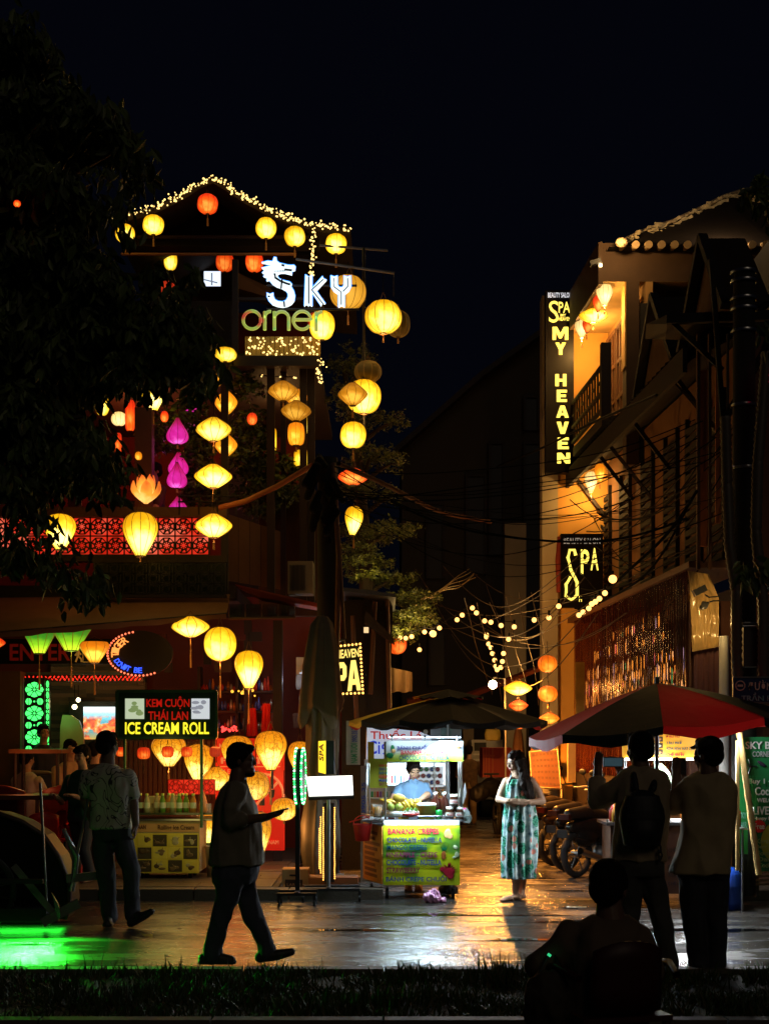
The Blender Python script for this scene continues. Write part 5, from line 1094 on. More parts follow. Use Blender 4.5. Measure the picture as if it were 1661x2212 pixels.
m.prism(pol, (0, .004, 0)); m.build('starburst', K['red'], gb); text('Free', cc_+Vector((-.048, -.006, -.028)), (.096, 0, 0), (0, 0, .058), bw, gb, .02)
for i, s in enumerate(('Karaoke', 'Beer Pong', 'Football', 'Dance', 'Cocktails')):gbt(s, 1632+i*1.2, 1812+i*13, 1682, 1822+i*13, M('banner_pale', (.35, .42, .15), .5))
m=MB(); f=lambda x, y:W(x, y, YQ-.04); m.tube([f(1612, 1650), f(1620, 1658), f(1616, 1672), f(1608, 1680)], .008, 5); m.tube([f(1616, 1640), f(1620, 1656), f(1634, 1655)], .007, 5); m.ball(f(1644, 1650), (.05, .006, .018), 10, 6, Matrix.Rotation(.6, 3, 'Y')); m.build('dancer_print', M('print_dark', (.03, .02, .04), .5), gb)
gb2=T('narrow_green_banner', 'narrow green banner behind the bamboo, left of the large one', 'banner', W(1606, 1845, 14.3))
pane(1594, 1625, 1614, 1845, 14.3, .01).build('sheet', M('banner_green_plain', (.01, .22, .05), .45), gb2)
textp('SKY', 1597, 1755, 1611, 1768, 14.28, M('banner_cyan', (.2, .5, .45), .5), gb2); textp('BAR', 1597, 1775, 1612, 1788, 14.28, M('banner_cyan', ()), gb2)
for(x0, y0, x1, y1, r_, lab)in((1596, 1583, 1638, 1890, .03, 'thick yellow bamboo pole propping the green banner'), (1592, 1600, 1592, 1880, .02, 'thinner upright bamboo pole left of the thick leaning one')):
 m=MB(); p=W(x0, y0, 13.85); q=W(x1, y1, 13.75); pts=[]; rr_=[]
 for i in range(28):
  t=i/27; pts.append(p.lerp(q, t)); rr_.append(r_*(1.12 if i%4==0 else 1))
 m.tube(pts, rr_, 8); m.build('bamboo_pole', M('bamboo', (.50, .34, .12), .4, vs=12), None, q, lab, 'bamboo pole')
 # ================================================================== PEOPLE
class Bd:
 """solid made of tapered capsules, ellipsoids and lofts, fused by voxel remesh into one continuous surface"""
 def __init__(s):s.m=MB()
 def cap(s, p, r0, q, r1, n=12):
  p=Vector(p); q=Vector(q)
  if(q-p).length<1e-4:return s.ell(p, (r0, )*3)
  s.m.cyl(p, q, r0, r1, n); s.m.ball(p, r0, n, 8); s.m.ball(q, r1, n, 8); return s
 def chain(s, pts, rs):
  for i in range(len(pts)-1):s.cap(pts[i], rs[i], pts[i+1], rs[i+1])
  return s
 def ell(s, c, r, rot=None):s.m.ball(c, r, 16, 12, rot); return s
 def loft(s, rings, n=24):
  """rings: (center, half width, half depth, axis direction of the width)"""
  vs=[]
  for c, a, b, ax in rings:
   c=Vector(c); ax=Vector(ax); ax.z=0; ax.normalize(); dp=Vector((-ax.y, ax.x, 0))
   for j in range(n):
    t=2*math.pi*j/n; ct, st_=math.cos(t), math.sin(t)
    e=.8; vs.append(c+ax*a*math.copysign(abs(ct)**e, ct)+dp*b*math.copysign(abs(st_)**e, st_))
  k=len(rings)
  s.m.add(vs, [(i*n+j, (i+1)*n+j, (i+1)*n+(j+1)%n, i*n+(j+1)%n)for i in range(k-1)for j in range(n)]+[tuple(range(n)), tuple(range((k-1)*n, k*n))[::-1]])
  return s
 def done(s, name, mats, parent, vox=.008, smooth=4, folds=0., fs=8., paint=None):
  if not isinstance(mats, (list, tuple)):mats=[mats]
  t=s.m.build('tmp', mats[0]); t.modifiers.new('r', 'REMESH').voxel_size=vox; t.modifiers['r'].mode='VOXEL'
  if smooth:
   q=t.modifiers.new('s', 'SMOOTH'); q.factor=.5; q.iterations=smooth
  dg=bpy.context.evaluated_depsgraph_get(); me=bpy.data.meshes.new_from_object(t.evaluated_get(dg)); me.name=name
  om=t.data; bpy.data.objects.remove(t); bpy.data.meshes.remove(om)
  org=wl(parent); me.materials.clear()
  for m in mats:me.materials.append(m)
  nv=[v.normal.copy()for v in me.vertices]if folds else None
  for i, v in enumerate(me.vertices):
   if folds:
    p=v.co; a=noise.noise(Vector((p.x*fs, p.y*fs, p.z*fs*.45))); b=noise.noise(Vector((p.x*fs*2.3+9, p.y*fs*2.3, p.z*fs*1.4)))
    v.co=p+nv[i]*folds*((1-abs(a)*3)*.7+b*.6)
  for p in me.polygons:
   p.use_smooth=True
   if paint:
    p.material_index=paint(p.center)
  for v in me.vertices:v.co-=org
  me.update()
  o=bpy.data.objects.new(name, me); C.objects.link(o); o.parent=parent; return o
def Ry(yaw, pitch=0., roll=0.):
 """rotation whose +Y... the face looks along local -Y; yaw turns it about z"""
 return Matrix.Rotation(yaw, 3, 'Z')@Matrix.Rotation(pitch, 3, 'X')@Matrix.Rotation(roll, 3, 'Y')
def head(b, c, M_, s=1.):
 """face looks to local -Y; c = centre of the head, s = scale (1 = 0.235 m tall)"""
 c=Vector(c); f=lambda x, y, z:c+M_@Vector((x, y, z))*s
 def el(x, y, z, rx, ry, rz, rr=None):b.ell(f(x, y, z), (rx*s, ry*s, rz*s), M_@rr if rr else M_)
 el(0, .015, .03, .074, .092, .085); el(0, -.03, -.035, .058, .058, .078); el(0, -.045, -.092, .030, .030, .026)
 el(0, -.060, .018, .056, .026, .030); el(0, -.093, -.018, .012, .020, .020); el(0, -.085, .008, .009, .014, .028); el(0, -.082, -.055, .024, .014, .007); el(0, -.080, -.066, .020, .013, .007)
 for q in(-1, 1):
  el(q*.034, -.066, -.028, .024, .02, .022); el(q*.074, .01, -.01, .010, .020, .033); el(q*.030, -.078, .003, .013, .010, .009)
def face_paint(c, M_, s=1.):
 c=Vector(c); MI=M_.inverted()
 def f(p, base):
  q=(MI@(p-c))/s
  for x in(-.030, .030):
   if((q.x-x)/.017)**2+((q.z-.004)/.0065)**2<1 and q.y<-.05:return 2
   if((q.x-x)/.024)**2+((q.z-.030)/.0055)**2<1 and q.y<-.05:return 2
  if(q.x/.024)**2+((q.z+.060)/.010)**2<1 and q.y<-.07:return 1
  return base
 return f
def hand(b, wr, d, up, side=1, curl=.5, s=1.):
 """wr wrist, d finger direction, up = back-of-hand normal; side +1: thumb toward d x up"""
 wr=Vector(wr); d=Vector(d).normalized(); up=Vector(up); up=(up-d*up.dot(d)).normalized(); x=d.cross(up)*side
 P_=lambda a, l, h:wr+(x*a+d*l+up*h)*s
 b.cap(P_(-.022, .02, 0), .015*s, P_(-.026, .075, 0), .012*s); b.cap(P_(0, .02, 0), .017*s, P_(0, .085, 0), .012*s); b.cap(P_(.02, .02, 0), .016*s, P_(.026, .082, 0), .012*s)
 b.cap(wr-d*.02*s, .024*s, P_(0, .03, 0), .022*s)
 for i, (a, L_)in enumerate(((.030, .068), (.010, .076), (-.010, .071), (-.029, .055))):
  p=P_(a, .082 if i!=3 else.075, 0); dr=d.copy(); r_=.0085*s; c_=curl*(1+.12*i)
  for k, fr in enumerate((.45, .32, .25)):
   an=c_*(.5+.45*k); ax=d*math.cos(an*(k+.6))-up*math.sin(an*(k+.6)); q=p+(ax+x*a*1.2)*L_*fr*s
   b.cap(p, r_, q, r_*.9, 8); p=q; r_*=.9
 p=P_(.028, .022, -.006); q=P_(.050, .050, -.018); r2=P_(.050-.012*curl, .080, -.026); b.cap(p, .014*s, q, .011*s, 8); b.cap(q, .0105*s, r2, .008*s, 8)
def shoe(par, an, toe, mat, heel_back=.05, s=1., r=.045):
 """shoe from ankle point and toe point"""
 an=Vector(an); toe=Vector(toe); d=(toe-an); d.z=0; d.normalize(); b=Bd()
 heel=an-d*heel_back*s+Vector((0, 0, 0)); heel.z=an.z-.065*s
 hz=Vector((0, 0, .035*s))
 b.cap(an-Vector((0, 0, .01)), .046*s, heel+hz, .040*s); b.cap(heel+hz*.95, .038*s, heel.lerp(toe, .55)+hz*1.1, .042*s); b.cap(heel.lerp(toe, .55)+hz*1.05, .042*s, toe+hz*.75-d*.03, .034*s); b.cap(an, .04*s, heel.lerp(toe, .5)+hz*1.2, .04*s)
 b.m.beam(heel-d*.03+hz*.25, toe+hz*.25, .085*s, .03*s)
 b.m.cyl(heel+hz*.0, heel+hz*.55, .043*s, n=16); b.m.cyl(toe-d*.03, toe-d*.03+hz*.5, .043*s, n=16)
 return b.done('shoe', mat, par, .007, 3)
def hair_cap(par, c, M_, s=1., mat=None, back=0., vol=1.05, extra=None):
 b=Bd(); c=Vector(c); f=lambda x, y, z:c+M_@Vector((x, y, z))*s
 b.ell(f(0, .024, .045), (.079*vol*s, .092*vol*s, .082*vol*s), M_); b.ell(f(0, .055, -.005), (.073*vol*s, .062*vol*s, .075*s), M_); b.ell(f(0, -.045, .088), (.055*s, .045*s, .030*s), M_)
 for q in(-1, 1):b.ell(f(q*.066, .012, .02), (.018*s, .045*s, .045*s), M_)
 if extra:extra(b, f)
 return b.done('hair', mat or K['hair'], par, .007, 3, folds=.002, fs=40)
LIP=M('lips', (.33, .08, .07), .5, var=0); BROW=M('brow', (.02, .012, .008), .5, var=0)
def person(name_label, Y, loc, group=None):return T('person', name_label, 'person', loc, group)
# ---- walking man in profile, centre left
YW=10.65
def pw(px, py, dy=0.):return W(px, py, YW+dy)
pm=person('heavy man in an untucked shirt walking right in profile, holding a phone', YW, pw(500, 2085))
M1=Ry(R(88), R(4)); hc=pw(523, 1641)
b=Bd(); head(b, hc, M1, 1.02); b.cap(pw(516, 1668), .062, pw(512, 1702), .075)
b.chain([pw(516, 1716, -.12), pw(500, 1776, -.22), pw(572, 1765, -.24)], [.05, .043, .030])
hand(b, pw(576, 1764, -.24), (1, -.05, .22), (0, .3, -1), -1, .35)
b.chain([pw(505, 1716, .16), pw(500, 1776, .2), pw(560, 1772, .12)], [.05, .043, .030]); hand(b, pw(562, 1771, .12), (1, -.2, .2), (0, .3, -1), 1, .4)
b.ell(hc+Vector((.055, 0, -.085)), (.045, .055, .035))
b.done('body', [M('skin_dark', (.16, .085, .055), .5, var=.05), LIP, BROW], pm, .0075, 3, paint=lambda p:face_paint(hc, M1, 1.02)(p, 0))
hair_cap(pm, hc, M1, 1.02)
mo=MB();
b=Bd(); b.ell(hc+Vector((.055, 0, -.105)), (.045, .05, .028)); b.done('beard', K['hair'], pm, .007, 2)
ax=(0, 1, 0)
sh_m=M('shirt_olive_grey', (.20, .17, .12), .8, bump=.2)
b=Bd(); b.loft([(pw(513, 1687), .07, .075, ax), (pw(508, 1703), .19, .105, ax), (pw(508, 1730), .215, .135, ax), (pw(513, 1772), .215, .172, ax), (pw(514, 1810), .215, .188, ax), (pw(512, 1840), .215, .195, ax), (pw(511, 1866), .22, .203, ax)])
b.chain([pw(510, 1712, -.17), pw(499, 1745, -.22), pw(497, 1778, -.22)], [.078, .072, .068]); b.cap(pw(497, 1776, -.22), .066, pw(520, 1772, -.24), .058)
b.chain([pw(506, 1712, .17), pw(498, 1745, .22), pw(500, 1775, .2)], [.078, .072, .066])
b.m.box(pw(526, 1688), (.05, .15, .03), rot=Matrix.Rotation(-.5, 3, 'Y'))
b.done('shirt', sh_m, pm, .010, 3, folds=.018, fs=6)
jm=M('dark_jeans', (.05, .06, .085), .85, bump=.2)
b=Bd(); b.loft([(pw(511, 1856), .19, .165, ax), (pw(508, 1885), .19, .17, ax), (pw(505, 1905), .17, .15, ax)])
b.chain([pw(499, 1893, -.09), pw(492, 1940, -.09), pw(482, 1962, -.08), pw(463, 2042, -.04)], [.115, .085, .074, .064]); b.cap(pw(463, 2042, -.04), .066, pw(460, 2062, -.04), .068)
b.chain([pw(517, 1893, .09), pw(533, 1940, .09), pw(542, 1965, .08), pw(572, 2036, .04)], [.115, .085, .074, .062]); b.cap(pw(572, 2036, .04), .064, pw(577, 2055, .04), .066)
b.done('trousers', jm, pm, .010, 3, folds=.017, fs=7)
sk_=M('dark_shoe', (.02, .018, .018), .5)
shoe(pm, pw(457, 2062, -.04), pw(508, 2081, -.06), sk_, .06);
a=pw(572, 2056, .04); t_=pw(630, 2056, .04)
b=Bd(); hl=pw(562, 2071, .04); b.cap(a, .045, hl+Vector((.01, 0, .02)), .042); b.cap(hl+Vector((0, 0, .01)), .042, hl.lerp(t_, .6), .042); b.cap(hl.lerp(t_, .6), .042, t_, .030); b.cap(a, .04, hl.lerp(t_, .5), .04); b.done('shoe', sk_, pm, .007, 2)
ph=MB(); ph.box(pw(602, 1752, -.22), (.15, .075, .012), rot=Matrix.Rotation(-.25, 3, 'Y')); ph.build('phone', K['black'], None, pw(602, 1752, -.22), 'dark phone lying in the palm of the walking man', 'phone')
# ---- man in printed shirt, left
YL_=12.8
def pl_(px, py, dy=0.):return W(px, py, YL_+dy)
p2=person('man in a short sleeved shirt printed with dark scrolls, one toe raised', YL_, pl_(250, 2003))
M2=Ry(R(150), R(0)); hc2=pl_(234, 1610)
b=Bd(); head(b, hc2, M2, 1.05); b.cap(pl_(234, 1632), .06, pl_(234, 1660), .07)
b.chain([pl_(190, 1680), pl_(184, 1730, .03), pl_(204, 1782, .10)], [.052, .044, .032]); hand(b, pl_(205, 1785, .10), (.4, .2, -1), (-.5, 1, 0), 1, .5)
b.chain([pl_(279, 1682), pl_(290, 1733, .0), pl_(294, 1780, -.04)], [.052, .044, .032]); hand(b, pl_(294, 1783, -.04), (-.05, -.1, -1), (1, 0, 0), 1, .5)
b.done('body', [M('skin_dark', ()), LIP, BROW], p2, .0075, 3)
hair_cap(p2, hc2, M2, 1.05)
pmn=bpy.data.materials.new('printed_shirt'); pmn.use_nodes=True; n=pmn.node_tree.nodes; L=pmn.node_tree.links; tc=n.new('ShaderNodeTexCoord'); nz=n.new('ShaderNodeTexNoise'); nz.inputs['Scale'].default_value=5.5; nz.inputs['Detail'].default_value=0; nz.inputs['Distortion'].default_value=2.5; L.new(tc.outputs['Object'], nz.inputs['Vector'])
r=ramp(n, [(0, (.42, .40, .32)), (.55, (.42, .40, .32)), (.565, (.02, .02, .02)), (.60, (.02, .02, .02)), (.615, (.42, .40, .32))]); L.new(nz.outputs['Fac'], r.inputs[0]); L.new(r.outputs[0], n['Principled BSDF'].inputs['Base Color']); n['Principled BSDF'].inputs['Roughness'].default_value=.8
ax=(1, 0, 0)
b=Bd(); b.loft([(pl_(234, 1650), .075, .07, ax), (pl_(233, 1662), .15, .10, ax), (pl_(234, 1675), .20, .12, ax), (pl_(238, 1700), .20, .135, ax), (pl_(240, 1735), .175, .135, ax), (pl_(240, 1765), .172, .13, ax), (pl_(239, 1789), .18, .135, ax)])
b.chain([pl_(192, 1678), pl_(186, 1712, .01)], [.072, .070]); b.chain([pl_(276, 1678), pl_(286, 1714, .0)], [.072, .070])
b.done('shirt', pmn, p2, .010, 3, folds=.015, fs=7)
b=Bd(); b.loft([(pl_(240, 1780), .165, .12, ax), (pl_(241, 1800), .17, .12, ax), (pl_(243, 1815), .165, .11, ax)])
b.chain([pl_(223, 1812), pl_(229, 1880), pl_(236, 1960), pl_(238, 1980)], [.095, .078, .066, .068]); b.chain([pl_(262, 1812), pl_(284, 1880, -.05), pl_(286, 1955, -.05), pl_(286, 1976, -.05)], [.095, .078, .064, .066])
b.done('trousers', M('black_trousers', (.025, .025, .035), .8), p2, .010, 3, folds=.015, fs=7)
shoe(p2, pl_(236, 1982), pl_(232, 2001, -.16), sk_, .05)
b=Bd(); hl=pl_(284, 1993, -.05); t_=pl_(328, 1969, -.10); a=pl_(286, 1975, -.05); b.cap(a, .045, hl, .04); b.cap(hl, .042, hl.lerp(t_, .6), .042); b.cap(hl.lerp(t_, .6), .042, t_, .03); b.cap(a, .042, hl.lerp(t_, .45)+Vector((0, 0, .02)), .04); b.done('shoe', sk_, p2, .007, 2)
# ---- man with backpack
YB_=10.3
def pb(px, py, dy=0.):return W(px, py, YB_+dy)
p3=person('man with a black backpack seen from behind, photographing the street with raised arms', YB_, pb(1410, 2103))
M3=Ry(R(205), R(-2)); hc3=pb(1380, 1618)
b=Bd(); head(b, hc3, M3, 1.05); b.cap(pb(1381, 1640), .06, pb(1384, 1668), .07)
b.chain([pb(1350, 1690, .0), pb(1290, 1724, .16), pb(1291, 1662, .26)], [.055, .046, .032]); hand(b, pb(1291, 1660, .26), (.1, .2, 1), (-.6, -.8, 0), -1, .4)
b.chain([pb(1424, 1690, .02), pb(1420, 1730, .30), pb(1340, 1668, .42)], [.055, .046, .032]); hand(b, pb(1338, 1665, .42), (-.5, .2, 1), (.8, -.5, 0), 1, .5)
b.done('body', [M('skin_dark', ()), LIP, BROW], p3, .0075, 3)
hair_cap(p3, hc3, M3, 1.06)
ax=(1, -.12, 0)
b=Bd(); b.loft([(pb(1384, 1655), .075, .07, ax), (pb(1386, 1668), .15, .10, ax), (pb(1388, 1683), .19, .12, ax), (pb(1388, 1715), .198, .14, ax), (pb(1388, 1765), .19, .14, ax), (pb(1383, 1810), .185, .135, ax), (pb(1380, 1858), .195, .145, ax)])
b.chain([pb(1352, 1690), pb(1320, 1712, .08), pb(1290, 1728, .16)], [.08, .075, .07]); b.cap(pb(1290, 1726, .16), .066, pb(1288, 1692, .2), .056)
b.chain([pb(1424, 1690), pb(1424, 1735, .25)], [.078, .07])
b.done('shirt', M('shirt_beige', (.36, .27, .17), .8, bump=.2), p3, .010, 3, folds=.018, fs=6)
b=Bd(); b.loft([(pb(1380, 1845), .175, .13, ax), (pb(1380, 1870), .18, .13, ax), (pb(1382, 1890), .17, .12, ax)])
b.chain([pb(1403, 1880), pb(1421, 1955, .02), pb(1440, 2060), pb(1443, 2080)], [.10, .082, .066, .068]); b.chain([pb(1360, 1880), pb(1358, 1955, .04), pb(1352, 2060, .05), pb(1352, 2078, .05)], [.10, .082, .066, .068])
b.done('trousers', M('grey_jeans', (.06, .055, .05), .85), p3, .010, 3, folds=.015, fs=7)
shoe(p3, pb(1443, 2078, .0), pb(1440, 2092, .18), sk_, .05); shoe(p3, pb(1352, 2078, .05), pb(1340, 2090, .22), sk_, .05)
b=Bd(); bc=pb(1386, 1766, -.20)
b.ell(bc, (.165, .10, .20)); b.ell(bc+Vector((0, -.04, -.09)), (.13, .08, .10)); b.loft([(bc+Vector((0, 0, -.2)), .13, .07, (1, 0, 0)), (bc, .165, .095, (1, 0, 0)), (bc+Vector((0, 0, .16)), .12, .07, (1, 0, 0))])
b.chain([pb(1372, 1700, -.16), pb(1368, 1674, -.10), pb(1364, 1668, .02)], [.026, .024, .022]); b.chain([pb(1410, 1704, -.16), pb(1414, 1680, -.08), pb(1412, 1672, .02)], [.026, .024, .022]); b.chain([pb(1424, 1820, -.16), pb(1430, 1850, -.17), pb(1424, 1862, -.18), pb(1420, 1835, -.17)], [.008]*4)
bpk=b.done('backpack', M('backpack_nylon', (.012, .012, .014), .6), T('backpack', 'black backpack worn by the photographing man', 'backpack', bc), .009, 3)
bpk.name='pack_body'
m=MB(); m.box(pb(1324, 1646, .40), (.15, .012, .075)); o=m.build('phone_camera', K['black'], None, pb(1324, 1646, .40), 'phone held up sideways by the man with the backpack', 'phone')
m=MB(); m.box(pb(1324, 1646, .392), (.135, .004, .062)); m.build('screen', E('phone_screen', (.06, .12, .15), .35), o)
# ---- man with cap
YC=10.25
def pc(px, py, dy=0.):return W(px, py, YC+dy)
p4=person('man in a long loose shirt and flat cap photographing with both hands, at the right', YC, pc(1520, 2103))
M4=Ry(R(222), R(0)); hc4=pc(1527, 1630)
b=Bd(); head(b, hc4, M4, 1.06); b.cap(pc(1527, 1650), .062, pc(1530, 1680), .075)
b.chain([pc(1490, 1700), pc(1456, 1742, .14), pc(1460, 1674, .26)], [.055, .046, .033]); hand(b, pc(1460, 1672, .26), (.02, .1, 1), (-.7, -.7, 0), -1, .6)
b.chain([pc(1572, 1700), pc(1560, 1745, .28), pc(1482, 1690, .38)], [.055, .046, .032]); hand(b, pc(1481, 1688, .38), (-.4, 0, 1), (.8, -.5, 0), 1, .6)
b.done('body', [M('skin_dark', ()), LIP, BROW], p4, .0075, 3)
hair_cap(p4, hc4, M4, 1.05)
f4=lambda x, y, z:hc4+M4@Vector((x, y, z))*1.06
b=Bd(); b.ell(f4(0, .012, .065), (.090, .105, .062), M4); b.ell(f4(0, -.075, .055), (.06, .062, .014), M4@Matrix.Rotation(.22, 3, 'X')); b.done('cap', M('dark_cap', (.018, .016, .014), .8), p4, .006, 3)
ax=(1, -.2, 0)
b=Bd(); b.loft([(pc(1530, 1668), .08, .08, ax), (pc(1530, 1682), .17, .11, ax), (pc(1530, 1700), .198, .13, ax), (pc(1531, 1740), .19, .145, ax), (pc(1526, 1800), .185, .15, ax), (pc(1516, 1850), .20, .155, ax), (pc(1509, 1885), .215, .165, ax)])
b.chain([pc(1494, 1702), pc(1468, 1728, .08), pc(1456, 1742, .14)], [.08, .076, .07]); b.chain([pc(1566, 1702), pc(1566, 1748, .22)], [.08, .074])
b.done('shirt', M('shirt_khaki', (.44, .33, .18), .8, bump=.2), p4, .010, 3, folds=.020, fs=5)
b=Bd(); b.loft([(pc(1518, 1865), .18, .13, ax), (pc(1518, 1895), .18, .12, ax)])
b.chain([pc(1498, 1890), pc(1497, 1970), pc(1508, 2060), pc(1509, 2082)], [.105, .088, .07, .072]); b.chain([pc(1542, 1890), pc(1542, 1970), pc(1545, 2060), pc(1545, 2084)], [.105, .088, .07, .072])
b.done('trousers', M('black_trousers', ()), p4, .010, 3, folds=.015, fs=7)
shoe(p4, pc(1509, 2082), pc(1490, 2092, .14), sk_, .05); shoe(p4, pc(1546, 2084), pc(1538, 2096, .12), sk_, .05);
m=MB(); m.box(pc(1466, 1655, .32), (.10, .03, .12)); m.cyl(pc(1466, 1655, .33), pc(1466, 1655, .38), .03); m.build('camera_body', K['black'], None, pc(1466, 1655, .32), 'small camera raised in the hands of the man with the cap', 'camera')
# ---- seated man in the foreground
YS_=6.5
def psn(px, py, dy=0.):return W(px, py, YS_+dy)
p5=person('dark seated man in the foreground seen from behind, one elbow out', YS_, psn(1290, 2330))
M5=Ry(R(155), R(6)); hc5=psn(1315, 1918)
b=Bd(); head(b, hc5, M5, 1.03); b.cap(psn(1315, 1955), .06, psn(1318, 1992), .075)
b.chain([psn(1225, 2040), psn(1165, 2085, .05), psn(1150, 2180, .2)], [.055, .045, .032]); hand(b, psn(1150, 2182, .2), (.2, .6, -1), (-1, 0, 0), 1, .4)
b.chain([psn(1385, 2045), psn(1400, 2150, .05), psn(1370, 2190, .25)], [.055, .045, .032]); hand(b, psn(1370, 2190, .25), (-.2, 1, -.2), (0, 0, 1), 1, .4)
b.chain([psn(1280, 2230, .1), psn(1265, 2200, .50), psn(1262, 2330, .55), psn(1262, 2385, .5)], [.08, .065, .05, .04]); b.done('body', [M('skin_dark', ()), LIP, BROW], p5, .0075, 3)
hair_cap(p5, hc5, M5, 1.04)
ax=(1, .2, 0)
b=Bd(); b.loft([(psn(1316, 1980), .075, .07, ax), (psn(1314, 1998), .14, .10, ax), (psn(1308, 2015), .175, .12, ax), (psn(1306, 2050), .185, .135, ax), (psn(1308, 2110), .175, .135, ax), (psn(1305, 2170), .175, .145, ax), (psn(1302, 2235), .19, .16, ax)])
b.chain([psn(1232, 2030), psn(1196, 2060, .04), psn(1166, 2088, .06)], [.078, .07, .062]); b.chain([psn(1378, 2036), psn(1398, 2100, .03)], [.078, .068])
b.done('shirt', M('shirt_dark', (.13, .085, .055), .85), p5, .010, 3, folds=.018, fs=6)
b=Bd(); b.chain([psn(1270, 2240, .05), psn(1235, 2215, .48), psn(1228, 2330, .5), psn(1228, 2370, .5)], [.11, .085, .07, .07]); b.chain([psn(1335, 2240, .05), psn(1330, 2215, .5), psn(1335, 2330, .5), psn(1335, 2370, .5)], [.11, .085, .07, .07]); b.done('trousers', M('black_trousers', ()), p5, .011, 3, folds=.01, fs=7)
shoe(p5, psn(1228, 2385, .5), psn(1228, 2350, .72), sk_); shoe(p5, psn(1335, 2385, .5), psn(1335, 2350, .72), sk_)
m=MB(); m.tube([hc5+Vector((-.075, .05, .005)), hc5+Vector((-.092, .1, .0)), hc5+Vector((-.05, .13, .0))], .004); m.build('glasses', K['gsteel'], p5)
m=MB(); m.box(psn(1186, 2063, -.07), (.016, .01, .012), rot=Matrix.Rotation(.6, 3, 'Y')); m.build('watch', E('watch_green', (.05, .8, .3), .8), p5)
def pchair(base, yaw, label, mat, s=1., group='red plastic chairs'):
 t=T('plastic_chair', label, 'chair', base, group)
 m=MB(); m.bb(base.x-.21, base.x+.21, base.y-.2, base.y+.2, base.z+.42, base.z+.445); m.build('seat', mat, t)
 m=MB(); vs=[]
 for i in range(9):
  a=(i/8-.5)*1.5
  for z in(.46, .58, .70, .78):vs.append(base+Vector((math.sin(a)*.26*(1-(z-.46)*.25), .20-(1-math.cos(a))*.18+(z-.45)*.12, .46+(z-.46)*(.55+.45*math.cos(a*1.1)))))
 m.add(vs, [(i*4+j, i*4+j+1, i*4+5+j, i*4+4+j)for i in range(8)for j in range(3)], True)
 o=m.build('backrest', mat, t); md=o.modifiers.new('s', 'SOLIDIFY'); md.thickness=.012
 for x in(-1, 1):
  m=MB(); m.tube([base+Vector((x*.23, .2, .62)), base+Vector((x*.27, .05, .65)), base+Vector((x*.26, -.16, .63)), base+Vector((x*.2, -.18, .44))], .018, 6); m.build('armrest', mat, t)
  for y in(-1, 1):
   m=MB(); m.cyl(base+Vector((x*.19, y*.17, .43)), base+Vector((x*.23, y*.21, 0)), .02, .016, 8); m.build('leg', mat, t)
 t.rotation_euler=(0, 0, yaw); t.scale=(s, s, s); return t
cb=psn(1316, 2380, .0); cb.z=0
pchair(cb, R(180+15), 'dark red plastic armchair under the seated man in the foreground', M('maroon_plastic', (.04, .002, .002), .5), 1.02)
bgm=Bd(); bgm.ell(psn(1185, 2160, -.12), (.10, .07, .13)); bgm.ell(psn(1172, 2185, -.10), (.08, .06, .09)); bgt=T('cloth_bag', 'soft dark bag hanging beside the foreground chair', 'bag', psn(1185, 2190, -.12)); o=bgm.done('bag_body', M('dark_canvas_bag', (.04, .03, .02), .8), bgt, .01, 3, folds=.02, fs=12)
m=MB(); m.tube([psn(1160, 2110, -.1), psn(1190, 2050, 0), psn(1220, 2105, -.1)], .01, 5); m.build('strap', K['black'], bgt)
# ---- woman in floral dress
YD=14.95
def pd(px, py, dy=0.):return W(px, py, YD+dy)
p6=person('long haired woman in a green leaf print dress standing in the alley mouth, hands clasped', YD, pd(1118, 1942))
M6=Ry(R(-58), R(16)); hc6=pd(1112, 1646)
SK=M('skin_fair', (.60, .36, .23), .5, var=.05)
b=Bd(); head(b, hc6, M6, .94); b.cap(pd(1115, 1664), .05, pd(1117, 1682), .056); b.loft([(pd(1118, 1676), .07, .06, (1, 0, 0)), (pd(1119, 1685), .14, .085, (1, 0, 0)), (pd(1120, 1700), .15, .10, (1, 0, 0))])
b.chain([pd(1095, 1688), pd(1086, 1705, .0), pd(1077, 1727, -.02), pd(1098, 1732, -.16)], [.05, .046, .038, .026]); hand(b, pd(1099, 1732, -.17), (1, -.15, .05), (0, -1, .3), 1, .7, .92)
b.chain([pd(1146, 1688), pd(1160, 1707), pd(1171, 1731, -.02), pd(1140, 1733, -.17)], [.052, .047, .040, .026]); hand(b, pd(1139, 1733, -.18), (-1, -.1, .05), (0, -1, .3), -1, .7, .92)
for(kx, ax_, dy, tx)in((1116, 1113, -.03, -.13), (1128, 1126, .08, -.10)):
 b.chain([pd(kx, 1850, dy), pd(kx, 1890, dy), pd(ax_, 1928, dy)], [.055, .052, .034]); a=pd(ax_, 1930, dy); b.cap(a, .034, a+Vector((.02, .02, -.03)), .032); b.cap(a+Vector((0, 0, -.03)), .032, a+Vector((tx, -.08, -.052)), .026); b.ell(a+Vector((tx-.02, -.1, -.056)), (.03, .03, .016))
b.done('body', [SK, LIP, BROW], p6, .006, 3, paint=lambda p:face_paint(hc6, M6, .94)(p, 0))
for(ax_, dy, tx)in((1113, -.03, -.13), (1126, .08, -.10)):
 a=pd(ax_, 1930, dy); m=MB(); q=a+Vector((.04, .03, -.072)); r__=a+Vector((tx-.045, -.12, -.085)); m.beam(q, r__, .075, .014); m.mi=1; m.tube([q.lerp(r__, .45)+Vector((-.045, .02, .0)), q.lerp(r__, .55)+Vector((0, 0, .055)), q.lerp(r__, .45)+Vector((.045, -.02, 0))], .009, 5); m.build('sandal', [M('sandal_sole', (.05, .03, .02), .7), M('sandal_strap', (.16, .08, .04), .6)], p6)
